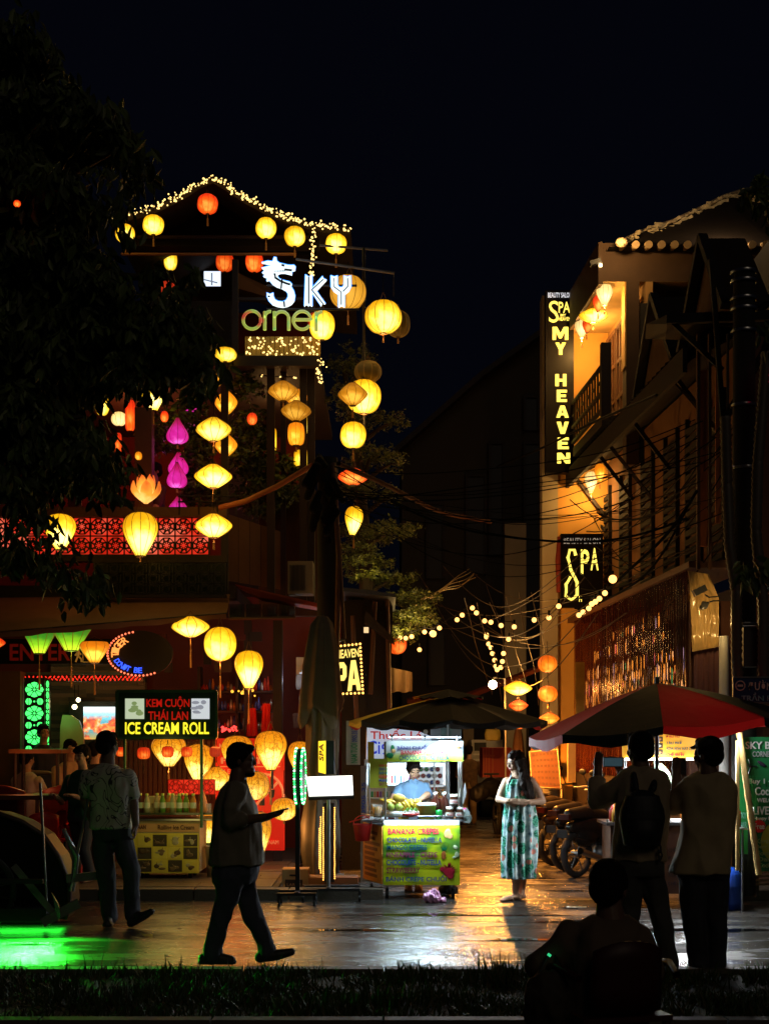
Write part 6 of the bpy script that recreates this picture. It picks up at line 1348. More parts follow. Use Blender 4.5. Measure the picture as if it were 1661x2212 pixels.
m=MB(); m.tube([pd(1099, 1732, -.155)+Vector((0, .032*math.sin(t), .032*math.cos(t)))for t in[i*math.pi/5 for i in range(11)]], .008, 5); m.build('bracelet', M('gold_band', (.7, .5, .2), .3, .8), p6)
fd=bpy.data.materials.new('leaf_print_dress'); fd.use_nodes=True; n=fd.node_tree.nodes; L=fd.node_tree.links; tc=n.new('ShaderNodeTexCoord')
def vor(sc, off, strch=(1, 1, 1), feat='F1'):
 mp=n.new('ShaderNodeMapping'); mp.inputs['Scale'].default_value=tuple(sc*s for s in strch); mp.inputs['Location'].default_value=(off, off*.7, off*1.3); L.new(tc.outputs['Object'], mp.inputs[0]); v=n.new('ShaderNodeTexVoronoi'); v.inputs['Scale'].default_value=1; v.feature=feat; L.new(mp.outputs[0], v.inputs['Vector']); return v
base=n.new('ShaderNodeTexNoise'); base.inputs['Scale'].default_value=14; base.inputs['Detail'].default_value=5; L.new(tc.outputs['Object'], base.inputs['Vector'])
rb=ramp(n, [(.3, (.05, .13, .18)), (.40, (.32, .52, .56)), (.55, (.62, .78, .76)), (.75, (.80, .88, .85))]); L.new(base.outputs['Fac'], rb.inputs[0])
v1=vor(8.5, 3.1, (1.2, 1, .8)); rl1=ramp(n, [(.42, (1, 1, 1)), (.47, (0, 0, 0))]); L.new(v1 .outputs['Distance'], rl1 .inputs[0])
wv_=n.new('ShaderNodeTexNoise'); wv_.inputs['Scale'].default_value=38; wv_.inputs['Distortion'].default_value=1.5; L.new(tc.outputs['Object'], wv_.inputs['Vector'])
rw=ramp(n, [(.38, (.002, .06, .04)), (.5, (.008, .26, .13)), (.62, (.16, .60, .42))]); L.new(wv_.outputs['Fac'], rw.inputs[0])
def mixc(f, a, b_):
 x=n.new('ShaderNodeMix'); x.data_type='RGBA'; L.new(f, x.inputs[0]); L.new(a, x.inputs[6]); L.new(b_, x.inputs[7]); return x.outputs[2]
c1=mixc(rl1 .outputs[0], rb.outputs[0], rw.outputs[0])
v2_=vor(6.5, 11.7); r2_=ramp(n, [(.21, (1, 1, 1)), (.24, (0, 0, 0))]); L.new(v2_.outputs['Distance'], r2_.inputs[0])
cor=n.new('ShaderNodeRGB'); cor.outputs[0].default_value=(.75, .25, .18, 1); c2_=mixc(r2_.outputs[0], c1, cor.outputs[0]); L.new(c2_, n['Principled BSDF'].inputs['Base Color']); n['Principled BSDF'].inputs['Roughness'].default_value=.75
b=Bd(); ax=(1, .12, 0)
b.loft([(pd(1112, 1682, -.02), .055, .075, ax), (pd(1115, 1692, -.02), .11, .11, ax), (pd(1119, 1708), .145, .125, ax), (pd(1121, 1722), .15, .13, ax), (pd(1123, 1745), .155, .14, ax), (pd(1124, 1775), .175, .155, ax), (pd(1123, 1815), .180, .16, ax), (pd(1121, 1860), .178, .16, ax), (pd(1120, 1897), .172, .155, ax)])
o=b.done('dress', fd, p6, .008, 3)
for v_ in o.data.vertices:
 p=v_.co+wl(p6); q=Vector((p.x-pd(1120, 1800).x, p.y-YD, 0)); an=math.atan2(q.y, q.x); dz_=max(0, min(1, (1.25-p.z)/.4)); nrm=q.normalized()if q.length>1e-4 else Vector((0, 0, 0)); v_.co+=nrm*(.010+.006*dz_)*math.sin(an*13+1.5*math.sin(p.z*3))*(.4+.6*dz_)
b=Bd(); f6=lambda x, y, z:hc6+M6@Vector((x, y, z))*.94
b.ell(f6(0, .028, .045), (.084*.94, .097*.94, .082*.94), M6); b.ell(f6(0, .06, -.02), (.078, .07, .10), M6); b.ell(f6(.03, -.04, .085), (.05, .05, .028), M6)
b.chain([f6(.06, .02, .02), pd(1130, 1672, .02), pd(1137, 1700, -.04), pd(1146, 1722, -.08)], [.05, .062, .066, .04]); b.chain([f6(0, .08, 0), pd(1127, 1680, .12), pd(1137, 1705, .12)], [.06, .07, .05]); b.chain([f6(.07, -.02, .0), pd(1127, 1668, -.08), pd(1131, 1695, -.12), pd(1141, 1722, -.13)], [.030, .035, .045, .018]); b.chain([f6(-.065, .02, .03), f6(-.065, .04, -.06), pd(1104, 1682, .06)], [.022, .025, .02])
b.done('hair', M('dark_brown_hair', (.018, .008, .004), .65, spec=.25), p6, .007, 2, folds=.010, fs=26)
m=MB(); m.tube([pd(1104, 1676, -.06), pd(1100, 1690, -.09), pd(1098, 1712, -.07)], .014, 5); m.build('strap', K['black'], p6)
# ---- vendor
YV=15.95
def pv_(px, py, dy=0.):return W(px, py, YV+dy)
p7=person('woman vendor in a pale blue shirt bending over the crepe cart', YV, Vector((pv_(890, 1900).x, YV, 0)))
M7=Ry(R(18), R(24)); hc7=pv_(893, 1663, -.06)
b=Bd(); head(b, hc7, M7, .95); b.cap(pv_(893, 1679), .048, pv_(893, 1692), .055); b.ell(pv_(893, 1692), (.07, .06, .04))
b.chain([pv_(866, 1700), pv_(855, 1716, -.10), pv_(850, 1727, -.16), pv_(872, 1732, -.40)], [.048, .045, .040, .026]); hand(b, pv_(873, 1732, -.41), (1, -.6, -.2), (0, 0, 1), -1, .6, .9)
b.chain([pv_(919, 1700), pv_(924, 1716, -.05), pv_(908, 1728, -.30)], [.048, .045, .026]); hand(b, pv_(907, 1728, -.31), (-.5, -1, -.3), (0, 0, 1), 1, .6, .9)
b.chain([pv_(882, 1800), pv_(882, 1850), pv_(882, 1905)], [.08, .06, .04]); b.chain([pv_(904, 1800), pv_(904, 1850), pv_(904, 1905)], [.08, .06, .04])
b.done('body', [M('skin_fair', ()), LIP, BROW], p7, .006, 3, paint=lambda p:face_paint(hc7, M7, .95)(p, 0))
def ex7(b, f):b.ell(f(0, .10, -.02), (.035, .035, .04)); b.chain([f(-.02, -.07, .092), f(-.062, -.055, .04), f(-.072, -.04, -.03)], [.016, .016, .01]); b.chain([f(.0, -.07, .092), f(.062, -.045, .04)], [.016, .014])
hair_cap(p7, hc7, M7, .96, extra=ex7)
blu=M('shirt_pale_blue', (.17, .32, .52), .75, bump=.1, var=.1); ax=(1, .1, 0)
b=Bd(); b.loft([(pv_(893, 1686), .065, .06, ax), (pv_(893, 1690), .10, .085, ax), (pv_(892, 1698), .15, .105, ax), (pv_(892, 1718), .150, .12, ax), (pv_(891, 1745), .15, .13, ax), (pv_(891, 1790), .18, .14, ax)])
b.chain([pv_(867, 1700), pv_(856, 1717, -.10)], [.055, .052]); b.chain([pv_(918, 1700), pv_(924, 1717, -.04)], [.055, .052])
for s_ in(-1, 1):b.m.box(pv_(893+s_*5, 1689, -.085), (.045, .02, .05), rot=Matrix.Rotation(s_*.55, 3, 'Y'))
b.done('shirt', blu, p7, .008, 2, folds=.010, fs=8)
b=Bd(); b.chain([pv_(882, 1785), pv_(882, 1850), pv_(882, 1895)], [.10, .075, .065]); b.chain([pv_(904, 1785), pv_(904, 1850), pv_(904, 1895)], [.10, .075, .065]); b.done('trousers', M('black_trousers', ()), p7, .011, 2)
for x in(882, 904):shoe(p7, pv_(x, 1903), pv_(x, 1925, -.2), M('tan_shoe', (.35, .17, .07), .6))
# ---- generic smaller figures
def fig(label, px_, py_head, Y, yaw, shirt, trous, H=1.68, ground=0., seated=None, vox=.012, skin=None, hairm=None, arms='down', group=None, hs=1., hairx=None, lean=0.):
 """standing or seated figure; (px_, py_head) = centre of the head"""
 hc=W(px_, py_head, Y); t=person(label, Y, Vector((hc.x, Y, ground)), group); Mz=Matrix.Rotation(yaw, 3, 'Z'); Mh=Ry(yaw, R(5))
 sh=hc.z-.215*hs; top=hc.z
 g=lambda x, y, z:Vector((hc.x, Y, 0))+Mz@Vector((x, y, 0))+Vector((0, 0, z))
 hip=(ground+(sh-ground)*.60)if seated is None else seated+.1
 b=Bd(); head(b, hc, Mh, .95*hs); b.cap(hc-Vector((0, 0, .08)), .05, g(0, .02, sh+.02), .058)
 tr=Bd(); axv=Mz@Vector((1, 0, 0))
 if seated is None:
  kn=ground+(hip-ground)*.52
  for s in(-1, 1):
   st_=.07*s
   tr.chain([g(s*.085, 0, hip), g(s*.09, -st_, kn), g(s*.09, st_*.6, ground+.08)], [.095, .07, .058])
   b.chain([g(s*.09, st_*.6, ground+.12), g(s*.09, st_*.6, ground+.05), g(s*.09, st_*.6-.12, ground+.035)], [.04, .038, .034])
 else:
  for s in(-1, 1):
   tr.chain([g(s*.09, 0, hip), g(s*.11, -.42, seated+.08), g(s*.11, -.42, ground+.1)], [.10, .075, .055]); b.chain([g(s*.11, -.42, ground+.15), g(s*.11, -.5, ground+.035)], [.04, .035])
 tr.loft([(g(0, 0, hip+.1), .15, .11, axv), (g(0, 0, hip-.04), .165, .12, axv)])
 sr=Bd(); sr.loft([(g(0, .01, sh+.055), .066, .06, axv), (g(0, .01, sh+.01), .14, .085, axv), (g(0, 0, sh-.07), .185, .11, axv), (g(0, 0, (sh+hip)/2+.04), .165, .11, axv), (g(0, 0, hip-.02), .17, .115, axv)])
 for s in(-1, 1):
  if arms=='down':A=[g(s*.19, 0, sh-.06), g(s*.23, .02, sh-.32), g(s*.22, -.06, sh-.56)]; hd=(0, -.2, -1)
  elif arms=='table':A=[g(s*.19, 0, sh-.06), g(s*.24, -.12, sh-.30), g(s*.08, -.36, sh-.30)]; hd=Mz@Vector((-s*.3, -1, 0))
  else:A=[g(s*.19, 0, sh-.06), g(s*.25, -.05, sh-.30), g(s*.14, -.28, sh-.22)]; hd=Mz@Vector((-s*.3, -1, .3))
  b.chain(A, [.045, .038, .026]); hand(b, A[-1], hd, (0, 0, 1)if arms!='down' else Mz@Vector((s, 0, 0)), s, .5, .9)
  sr.chain([A[0], A[0].lerp(A[1], .75)], [.065, .06])
 b.done('body', [skin or K['skin'], LIP, BROW], t, min(vox, .009), 2, paint=lambda p:face_paint(hc, Mh, .95*hs)(p, 0)); sr.done('shirt', shirt, t, vox, 2, folds=.008); tr.done('trousers', trous, t, vox, 2)
 hair_cap(t, hc, Mh, .95*hs, mat=hairm, extra=hairx); return t
bt=M('black_trousers', ())
fig('man in a mottled brown shirt walking away down the alley', 1013, 1622, 28.5, R(170), M('camouflage_shirt', (.13, .07, .03), .85, var=.8, vs=14), M('khaki_trousers', (.28, .18, .08), .85), 1.7, 0, arms='hold')
def pony(b, f):b.chain([f(0, .08, .02), f(0, .12, -.04), f(0, .11, -.10)], [.03, .03, .015]); b.ell(f(0, -.072, .06), (.055, .018, .035))
fig('young woman in a dark green top behind the printed shirt, face lit yellow', 178, 1632, 15.7, R(-30), M('dark_green_top', (.01, .07, .03), .8), bt, ground=.115, hairx=pony, arms='hold')
fig('man in black bent over the high table before the green flower panel', 95, 1583, 18.6, R(35), M('black_tee', (.012, .012, .014), .8), bt, ground=.1, seated=.75, arms='table')
fig('guest in a white shirt with his back turned, under the high table', 60, 1640, 17.6, R(150), M('white_shirt', (.55, .5, .42), .8), bt, ground=.1, seated=.5, arms='table')
fig('guest with tied black hair and a beige top seated left of the young woman', 153, 1617, 17.9, R(40), M('beige_top', (.40, .25, .15), .8), bt, ground=.1, seated=.62, arms='table', hairx=pony)
fig('dark haired guest just behind the shoulder of the printed shirt', 207, 1622, 17.2, R(160), M('black_tee', ()), bt, ground=.1, seated=.6, arms='table')
fig('dark haired guest sitting on the upper balcony beside the lotus lamp', 334, 1018, 18.7, R(-50), M('dark_dress', (.08, .03, .03), .8), bt, ground=4.2, seated=4.62, arms='table')
# ================================================================== CREPE CART
YK=15.1
def pk_(px, py, dy=0.):return W(px, py, YK+dy)
ct=T('crepe_cart', 'white-lit street cart with a bright yellow-green menu front selling banana crepes', 'food cart', Vector((pk_(910, 1900).x, YK+.3, 0)))
x0=pk_(828, 0).x; x1=pk_(993, 0).x; zb, zt=pk_(0, 1912).z, pk_(0, 1783).z; xb=W(787, 0, 15.5).x
alu=K['alu']
fp=bpy.data.materials.new('menu_print'); fp.use_nodes=True; n=fp.node_tree.nodes; L=fp.node_tree.links; b_=n['Principled BSDF']; tc=n.new('ShaderNodeTexCoord'); nz=n.new('ShaderNodeTexNoise'); nz.inputs['Scale'].default_value=2.6; nz.inputs['Detail'].default_value=2; L.new(tc.outputs['Object'], nz.inputs['Vector'])
r=ramp(n, [(.34, (.015, .14, .06)), (.40, (.16, .36, .02)), (.46, (.50, .62, .01)), (.60, (.62, .68, .01)), (.72, (.30, .48, .02))]); L.new(nz.outputs['Fac'], r.inputs[0]); L.new(r.outputs[0], b_.inputs['Base Color']); b_.inputs['Roughness'].default_value=.35
m=MB(); m.bb(x0, x1, YK, YK+.02, zb, zt); m.build('front_panel', fp, ct)
m=MB(); m.prism([Vector((x0, YK+.02, zb+.01)), Vector((x1, YK+.02, zb+.01)), Vector((x1, YK+.62, zb+.01)), Vector((xb, YK+.50, zb+.01))], (0, 0, zt-zb-.02)); m.build('cabinet', M('cart_inox', (.4, .4, .4), .35, .7), ct)
osm=M('orange_side_print', (.62, .26, .04), .5, var=.35, vs=5); s0=Vector((x0-.006, YK+.004, zb+.01)); s1=Vector((xb-.008, YK+.48, zb+.03)); uu=s0-s1
m=MB(); m.prism([s1, s0, s0+Vector((0, 0, zt-zb-.02)), s1+Vector((0, 0, zt-zb-.02))], Vector((-.008, -.004, 0))); m.build('side_panel', osm, ct)
m=MB(); H_=zt-zb; nn=Vector((-.011, -.006, 0)); rg=random.Random(9)
for i in range(9):
 z=.05+i*(H_-.12)/9; wv=.5+.3*rg.random(); p=s1+nn+uu*.12+Vector((0, 0, z)); q=p+uu*wv; m.prism([p, q, q+Vector((0, 0, .034)), p+Vector((0, 0, .034))], nn*.2)
m.build('faded_lettering', M('rust_print', (.22, .07, .015), .6), ct)
wm=M('print_halo', (.75, .78, .72), .5, var=0)
MC=dict(crimson=(.62, .005, .05), navy=(.012, .02, .24), teal=(.01, .10, .16), plum=(.28, .01, .12), blue=(.01, .10, .42), wine=(.24, .015, .06), deep=(.01, .03, .22))
def menu(s, a, b, c, d, col, th=.05, Y=YK-.006, bold=.012, par=None):
 textp(s, a, b, c, d, Y-.004, M('ink_'+col, MC[col], .5, var=.05), par or ct, .018, .003)
menu('BANANA CREPES', 838, 1789, 948, 1802, 'crimson'); menu('CHOCOLATE - NUTELLA', 836, 1809, 954, 1820, 'navy'); menu('MANGO CREPES', 836, 1825, 922, 1836, 'teal'); menu('PINEAPPLE - CREPE', 835, 1841, 944, 1852, 'plum'); menu('CHOCOLATE - NUTELLA', 835, 1857, 953, 1869, 'blue'); menu('STRAWBERRY', 835, 1874, 907, 1886, 'wine'); menu('BÁNH CREPE CHUỐI', 834, 1889, 964, 1904, 'deep')
m=MB()
def blob(px, py, rx, rz, dy=-.006, rot=0):m.ball(pk_(px, py, dy), (rx, .003, rz), 12, 6, Matrix.Rotation(rot, 3, 'Y'))
blob(966, 1800, .035, .05, rot=.3); blob(972, 1806, .03, .03); m.build('nut_print', M('print_peach', (.75, .42, .16), .5), ct)
m=MB(); blob(958, 1848, .026, .045); m.build('pineapple_print', M('print_pine', (.42, .12, .02), .5, var=.6, vs=40), ct)
m=MB()
for k in range(7):m.prism([pk_(955+k, 1838, -.007), pk_(957+k, 1838, -.007), pk_(956+(k-3)*3.2+3, 1822-3*(3-abs(k-3)), -.007)], (0, .003, 0))
m.build('crown_print', M('print_dark_green', (.0, .16, .05), .5), ct)
m=MB(); rg=random.Random(5)
blob(970, 1884, .06, .05); blob(956, 1878, .03, .028); blob(973, 1892, .035, .035)
for k in range(14):
 a=rg.uniform(0, 6.28); m.prism([pk_(969+3*math.cos(a+1.4), 1880+3*math.sin(a+1.4), -.007), pk_(969+3*math.cos(a-1.4), 1880+3*math.sin(a-1.4), -.007), pk_(969+19*math.cos(a)*rg.uniform(.6, 1), 1878+17*math.sin(a), -.007)], (0, .003, 0))
m.build('strawberry_print', M('print_berry', (.42, .01, .03), .4), ct)
m=MB(); blob(984, 1830, .03, .02, rot=.5); blob(987, 1846, .025, .03); blob(981, 1852, .02, .015); m.build('lily_print', M('print_pale', (.6, .68, .4), .5), ct)
m=MB(); m.bb(xb-.02, x1+.06, YK-.02, YK+.66, zt+.045, zt+.06); m.bb(x0, x1, YK+.02, YK+.6, zt, zt+.045); m.build('counter', K['steel'], ct)
zr=pk_(0, 1763).z; m=MB()
m.tube([Vector((xb-.03, YK+.5, zr)), Vector((x0-.03, YK-.03, zr)), Vector((x1+.10, YK-.03, zr)), Vector((x1+.10, YK+.55, zr))], .007, 6)
for x in(x0-.03, x0+.27, x1-.27, x1+.1):m.tube([Vector((x, YK-.03, zt+.05)), Vector((x, YK-.03, zr))], .005, 5)
m.build('guard_rail', K['steel'], ct)
for(x, y)in((x0+.02, YK+.02), (x1+.02, YK+.05), (xb+.05, YK+.5), (x1+.02, YK+.6)):
 m=MB(); m.cyl((x, y, zt+.05), (x, y, pk_(0, 1602).z), .014, n=8); m.build('post', K['steel'], ct)
hz0, hz1=pk_(0, 1645).z, pk_(0, 1600).z; hx0, hx1=pk_(834, 0).x, pk_(1000, 0).x
hm=bpy.data.materials.new('header_print_lit_top'); hm.use_nodes=True; n=hm.node_tree.nodes; L=hm.node_tree.links; b_=n['Principled BSDF']; tc=n.new('ShaderNodeTexCoord'); sp=n.new('ShaderNodeSeparateXYZ'); L.new(tc.outputs['Generated'], sp.inputs[0]); nz=n.new('ShaderNodeTexNoise'); nz.inputs['Scale'].default_value=4; L.new(tc.outputs['Object'], nz.inputs['Vector'])
ad=n.new('ShaderNodeMath'); ad.operation='MULTIPLY_ADD'; ad.inputs[1].default_value=.5; L.new(nz.outputs['Fac'], ad.inputs[0]); L.new(sp.outputs['Z'], ad.inputs[2]); r=ramp(n, [(.25, (.45, .62, .02)), (.55, (.62, .72, .2)), (.75, (.62, .66, .64))]); L.new(ad.outputs[0], r.inputs[0]); L.new(r.outputs[0], b_.inputs['Base Color']); b_.inputs['Roughness'].default_value=.4  # ramp whitens upward: tube light put into the header's colour
m=MB(); m.bb(hx0, hx1, YK-.02, YK+.04, hz0, hz1); m.build('header_sign', hm, ct)
yh=YK-.03
menu('BÁNH CHUỐI THÁI LAN', 858, 1608, 975, 1619, 'navy', Y=yh, bold=.02); menu('BANANA PANCAKE', 866, 1621, 966, 1630, 'crimson', Y=yh, bold=.03); menu('CHOCOLATE - NUTELLA', 862, 1632, 970, 1642, 'teal', Y=yh, bold=.03)
m=MB(); m.ball(W(848, 1616, yh), (.02, .004, .035), 10, 6); m.ball(W(842, 1632, yh), (.04, .004, .03), 10, 6); m.build('fruit_print', M('print_dark_green', ()), ct)
m=MB(); m.ball(W(850, 1622, yh-.003), (.022, .003, .022), 10, 6); m.ball(W(989, 1614, yh-.003), (.03, .003, .02), 10, 6); m.build('fruit_print', M('print_peach', ()), ct)
def tube_lamp(a, b, r_, power, rot, sy, col=(.66, .86, 1.)):
 m=MB(); a=Vector(a); b=Vector(b); m.cyl(a, b, r_, n=8); m.build('tube_lamp', EC, ct); lamp('tube_or_fill_light', (a+b)/2+Vector((0, -.02, -.02)), power, col, ct, (b-a).length, 'AREA', sy, rot)
tube_lamp((hx0+.03, YK-.10, hz1+.035), (hx1-.03, YK-.10, hz1+.035), .006, 1.3, (R(24), 0, 0), .03)
m=MB()
for x in(hx0+.06, (hx0+hx1)/2, hx1-.06):m.beam((x, YK, hz1-.005), (x, YK-.10, hz1+.045), .02, .008); m.ball((x, YK-.11, hz1+.045), .016, 8, 5)
m.build('lamp_clip', K['steel'], ct)
tube_lamp((hx0+.02, YK+.30, hz0+.05), (hx1-.02, YK+.30, hz0+.05), .008, 14, (R(-8), 0, 0), .04); lamp('tube_or_fill_light', ((hx0+hx1)/2, YK+.06, hz0-.03), 10, (.8, .92, 1), ct, .05); lamp('tube_or_fill_light', ((hx0+hx1)/2+.1, YK-.13, hz1+.03), 58, (.66, .88, 1), ct, .8, 'AREA', .06, (R(-34), 0, R(42)))  # point fill for the vendor's face; outward fill added for road and woman
tube_lamp((x0+.02, YK-.10, zt+.055), (x1-.02, YK-.10, zt+.055), .004, 4.5, (R(28), 0, 0), .02)
m=MB(); m.bb(x0-.02, x1+.02, YK-.13, YK-.02, zt+.062, zt+.068); m.build('counter_lip', K['gsteel'], ct)
for(x, y)in((x0+.04, YK+.1), (x1-.07, YK+.1), (xb+.08, YK+.5), (x1-.1, YK+.5)):
 m=MB(); m.cyl((x-.018, y, .055), (x+.018, y, .055), .055, n=14); w__=m.build('castor', K['rubber'], ct); m=MB(); m.beam((x, y, .055), (x, y+.02, zb+.02), .055, .012, up=(1, 0, 0)); m.build('fork', K['steel'], w__)
m=MB(); m.box((x0-.13, YK-.06, pk_(0, 1625).z), (.065, .01, .22)); m.mi=1; m.box((x0-.05, YK-.07, pk_(0, 1670).z), (.19, .01, .31)); m.build('side_menu_board', [M('amber_card', (.55, .32, .02), .5), M('lemon_card', (.42, .42, .03), .5)], ct)
for i, (s, c_)in enumerate((('BÁNH CREPES', 'crimson'), ('CHUOI - XOAI', 'navy'), ('BANANA', 'teal'), ('PINEAPPLE', 'crimson'), ('MANGO', 'blue'), ('CHOCOLATE', 'wine'))):
 textp(s, 819, 1650+i*8.2, 846, 1656+i*8.2, YK-.08, M('ink_'+c_, MC[c_]), ct, .03, .002)
zc=zt+.062
def on(px):return pk_(px, 0, 0).x
def lathe_thing(name, label, cat, x, y, z, parts, group=None):
 t=T(name, label, cat, (x, y, z), group)
 for nm, prof, mt_, n_ in parts:
  m=MB(); m.lathe(prof, (x, y, z), n_); m.build(nm, mt_, t)
 return t
mang=M('mango_skin', (.62, .42, .06), .4, var=.35, vs=8); man2=M('green_mango_skin', (.30, .38, .06), .4, var=.4, vs=8)
tr_=lathe_thing('fruit_tray', 'white tray carrying mangoes and bananas on the crepe cart', 'tray', on(868), YK+.16, zc, [('tray_body', [(.0, .03), (.14, .03), (.17, .07), (.18, .07), (.15, .02), (0, .02)], K['white'], 20)])
for(px, dy, dz, rx, rz, lab, mt_)in((862, .10, .225, .07, .045, 'long yellow mango lying on top of the two round ones', mang), (844, .06, .13, .042, .042, 'round green-yellow mango at the left of the tray', man2), (861, .05, .13, .044, .042, 'round green-yellow mango right of the first round one', man2)):
 m=MB(); c=Vector((on(px), YK+dy, zc+dz)); m.ball(c, (rx, .04, rz), 14, 10, Matrix.Rotation(.12, 3, 'Y')); m.cyl(c+Vector((rx*.9, 0, -.005)), c+Vector((rx*1.25, 0, .0)), .008, .004); m.build('mango', mt_, None, c, lab, 'mango')
bn=T('banana_bunch', 'bunch of ripe bananas pointing up behind the mangoes', 'bananas', (on(890), YK+.2, zc+.06)); rg=random.Random(31)
for i in range(15):
 f=i/14; x=on(868+36*f); row=i%2
 p=Vector((x+rg.uniform(-.01, .01), YK+.16+.07*row, zc+.09)); pts=[p+Vector((-.02*k+(f-.5)*.05*k, -.01*k+.004*k*k, .036*k-.0025*k*k))for k in range(6)]
 m=MB(); m.tube(pts, [.010, .018, .021, .020, .015, .006], 7); m.build('banana', M('banana_skin', (.62, .42, .03), .45, var=.5, vs=18), bn)
m=MB(); m.tube([Vector((on(868), YK+.2, zc+.09)), Vector((on(905), YK+.2, zc+.1))], .02, 6); m.build('stalk', M('green_stalk', (.12, .22, .03), .6), bn)
m=MB()
for i in range(6):m.tube([Vector((on(872+i*8), YK+.1, zc+.05)), Vector((on(876+i*8), YK+.09, zc+.08)), Vector((on(882+i*8), YK+.1, zc+.12))], [.012, .02, .008], 6)
m.build('green_banana', M('green_banana', (.10, .25, .03), .45), bn)
pltm=T('crushed_ice_plate', 'red plate heaped with white sliced coconut', 'plate', (on(886), YK+.03, zc)); m=MB(); m.lathe([(0, .04), (.08, .045), (.095, .065), (.1, .06), (.07, .03), (0, .03)], (on(886), YK+.03, zc), 18); m.build('plate_body', K['red'], pltm)
m=MB(); rg=random.Random(2)
for i in range(26):m.box((on(886)+rg.gauss(0, .035), YK+.03+rg.gauss(0, .03), zc+.06+rg.uniform(0, .035)), (.03, .012, .012), rot=Matrix.Rotation(rg.uniform(0, 3), 3, 'Z')@Matrix.Rotation(rg.uniform(-.6, .6), 3, 'Y'))
m.build('coconut', K['white'], pltm)
yt=M('yellow_tub', (.62, .50, .03), .35, var=.1);
t=T('plastic_tub', 'yellow tub with a white lid in the middle of the cart', 'tub', (on(922), YK+.1, zc)); m=MB(); m.lathe([(0, 0), (.085, 0), (.098, .15), (.1, .15)], (on(922), YK+.1, zc), 22); m.build('tub_body', yt, t); m=MB(); m.lathe([(.104, .145), (.106, .165), (.09, .172), (0, .178)], (on(922), YK+.1, zc), 22); m.build('lid', K['white'], t)
t=T('plastic_tub', 'low amber tub standing under the fruit tray', 'tub', (on(872), YK+.03, zc));
m=MB(); m.bb(on(860), on(884), YK-.01, YK+.05, zc, zc+.045); m.build('tub_body', M('amber_tub', (.6, .35, .04), .35), t)
brg=M('brown_bottle', (.05, .012, .008), .08, var=0)
for px, lab in((942, 'dark brown bottle left of its twin behind the tub'), (961, 'dark brown bottle right of its twin, next to the jars')):
 lathe_thing('syrup_bottle', lab, 'bottle', on(px), YK+.2, zc, [('glass', [(0, 0), (.05, 0), (.05, .16), (.04, .2), (.02, .23), (.02, .27), (0, .27)], brg, 16), ('cap', [(.022, .26), (.022, .285), (0, .285)], K['white'], 10)], 'brown syrup bottles')
for px, dz, lab in((972, 0, 'left jar of the lower pair of chocolate jars'), (993, 0, 'right jar of the lower pair of chocolate jars'), (981, .135, 'topmost chocolate jar standing on the lower pair')):
 t=lathe_thing('spread_jar', lab, 'jar', on(px), YK+.06, zc+dz, [('jar_body', [(0, 0), (.042, 0), (.046, .05), (.042, .1), (.036, .11)], M('chocolate_spread', (.06, .02, .008), .15), 16), ('lid', [(.040, .108), (.041, .133), (0, .134)], K['white'], 16)], 'stacked chocolate spread jars')
 m=MB(); m.lathe([(.0465, .03), (.0475, .05), (.046, .075)], (on(px), YK+.06, zc+dz), 16); m.build('label_band', K['white'], t)
 textp('NUTELLA', px-7, (HY-(zc+dz+.063-CH)/YK*F), px+7, (HY-(zc+dz+.042-CH)/YK*F), YK+.008, M('jar_red', (.5, .01, .01), .5), t, .03, .003)
lathe_thing('green_can', 'short green can between the yellow tub and the jars', 'can', on(948), YK+.03, zc, [('can_body', [(0, 0), (.034, 0), (.034, .10), (0, .10)], M('can_green', (.01, .30, .05), .3, .4), 14)])
lathe_thing('juice_cup', 'clear plastic jug of orange juice at the left end of the cart', 'jug', on(815), YK+.25, zc, [('juice', [(0, .01), (.045, .01), (.05, .12), (0, .12)], M('orange_juice', (.75, .35, .02), .3), 14), ('cup', [(.047, 0), (.056, .15)], M('cup_plastic', (.8, .85, .85), .1, alpha=.3, var=0), 14)])
for i, (px, c_)in enumerate(((838, K['red']), (862, M('crepe_box', (.7, .7, .65), .6)), (902, K['blue']), (930, K['white']))):
 m=MB(); m.bb(on(px), on(px+14), YK+.1, YK+.2, zc, zc+.04); m.build('small_packet', c_, None, (on(px), YK+.1, zc), ('flat red packet at the left on the cart', 'flat white packet beside the red one', 'flat blue packet behind the low amber tub', 'flat white packet behind the yellow tub')[i], 'packet')
t=T('cone_stack', 'bundle of white paper sheets fanned out on the right post of the cart', 'paper', (x1+.05, YK+.1, zc+.1)); m=MB()
m.prism([pk_(997, 1730, .1), pk_(1004, 1690, .1), pk_(1008, 1712, .1), pk_(1000, 1738, .1)], (0, .01, 0)); m.prism([pk_(990, 1722, .05), pk_(996, 1688, .05), pk_(1006, 1722, .05)], (0, .01, 0)); m.build('sheets', K['white'], t)
b=Bd(); b.ell(pk_(1003, 1758, .15), (.05, .05, .06)); b.ell(pk_(1008, 1768, .12), (.05, .04, .05)); t=T('plastic_bag', 'clear bag with a pink knot hanging at the right end of the cart', 'plastic bag', pk_(1003, 1775, .15)); b.done('bag_body', M('pale_bag', (.5, .6, .6), .3), t, .008, 1, folds=.012, fs=30); m=MB(); m.ball(pk_(1002, 1748, .15), (.03, .03, .015)); m.build('knot', M('pink_knot', (.8, .02, .3), .4), t)
t=T('red_bucket', 'red plastic bucket hooked on the left side of the crepe cart', 'bucket', W(782, 1815, 15.3)); c=W(783, 1816, 15.3)
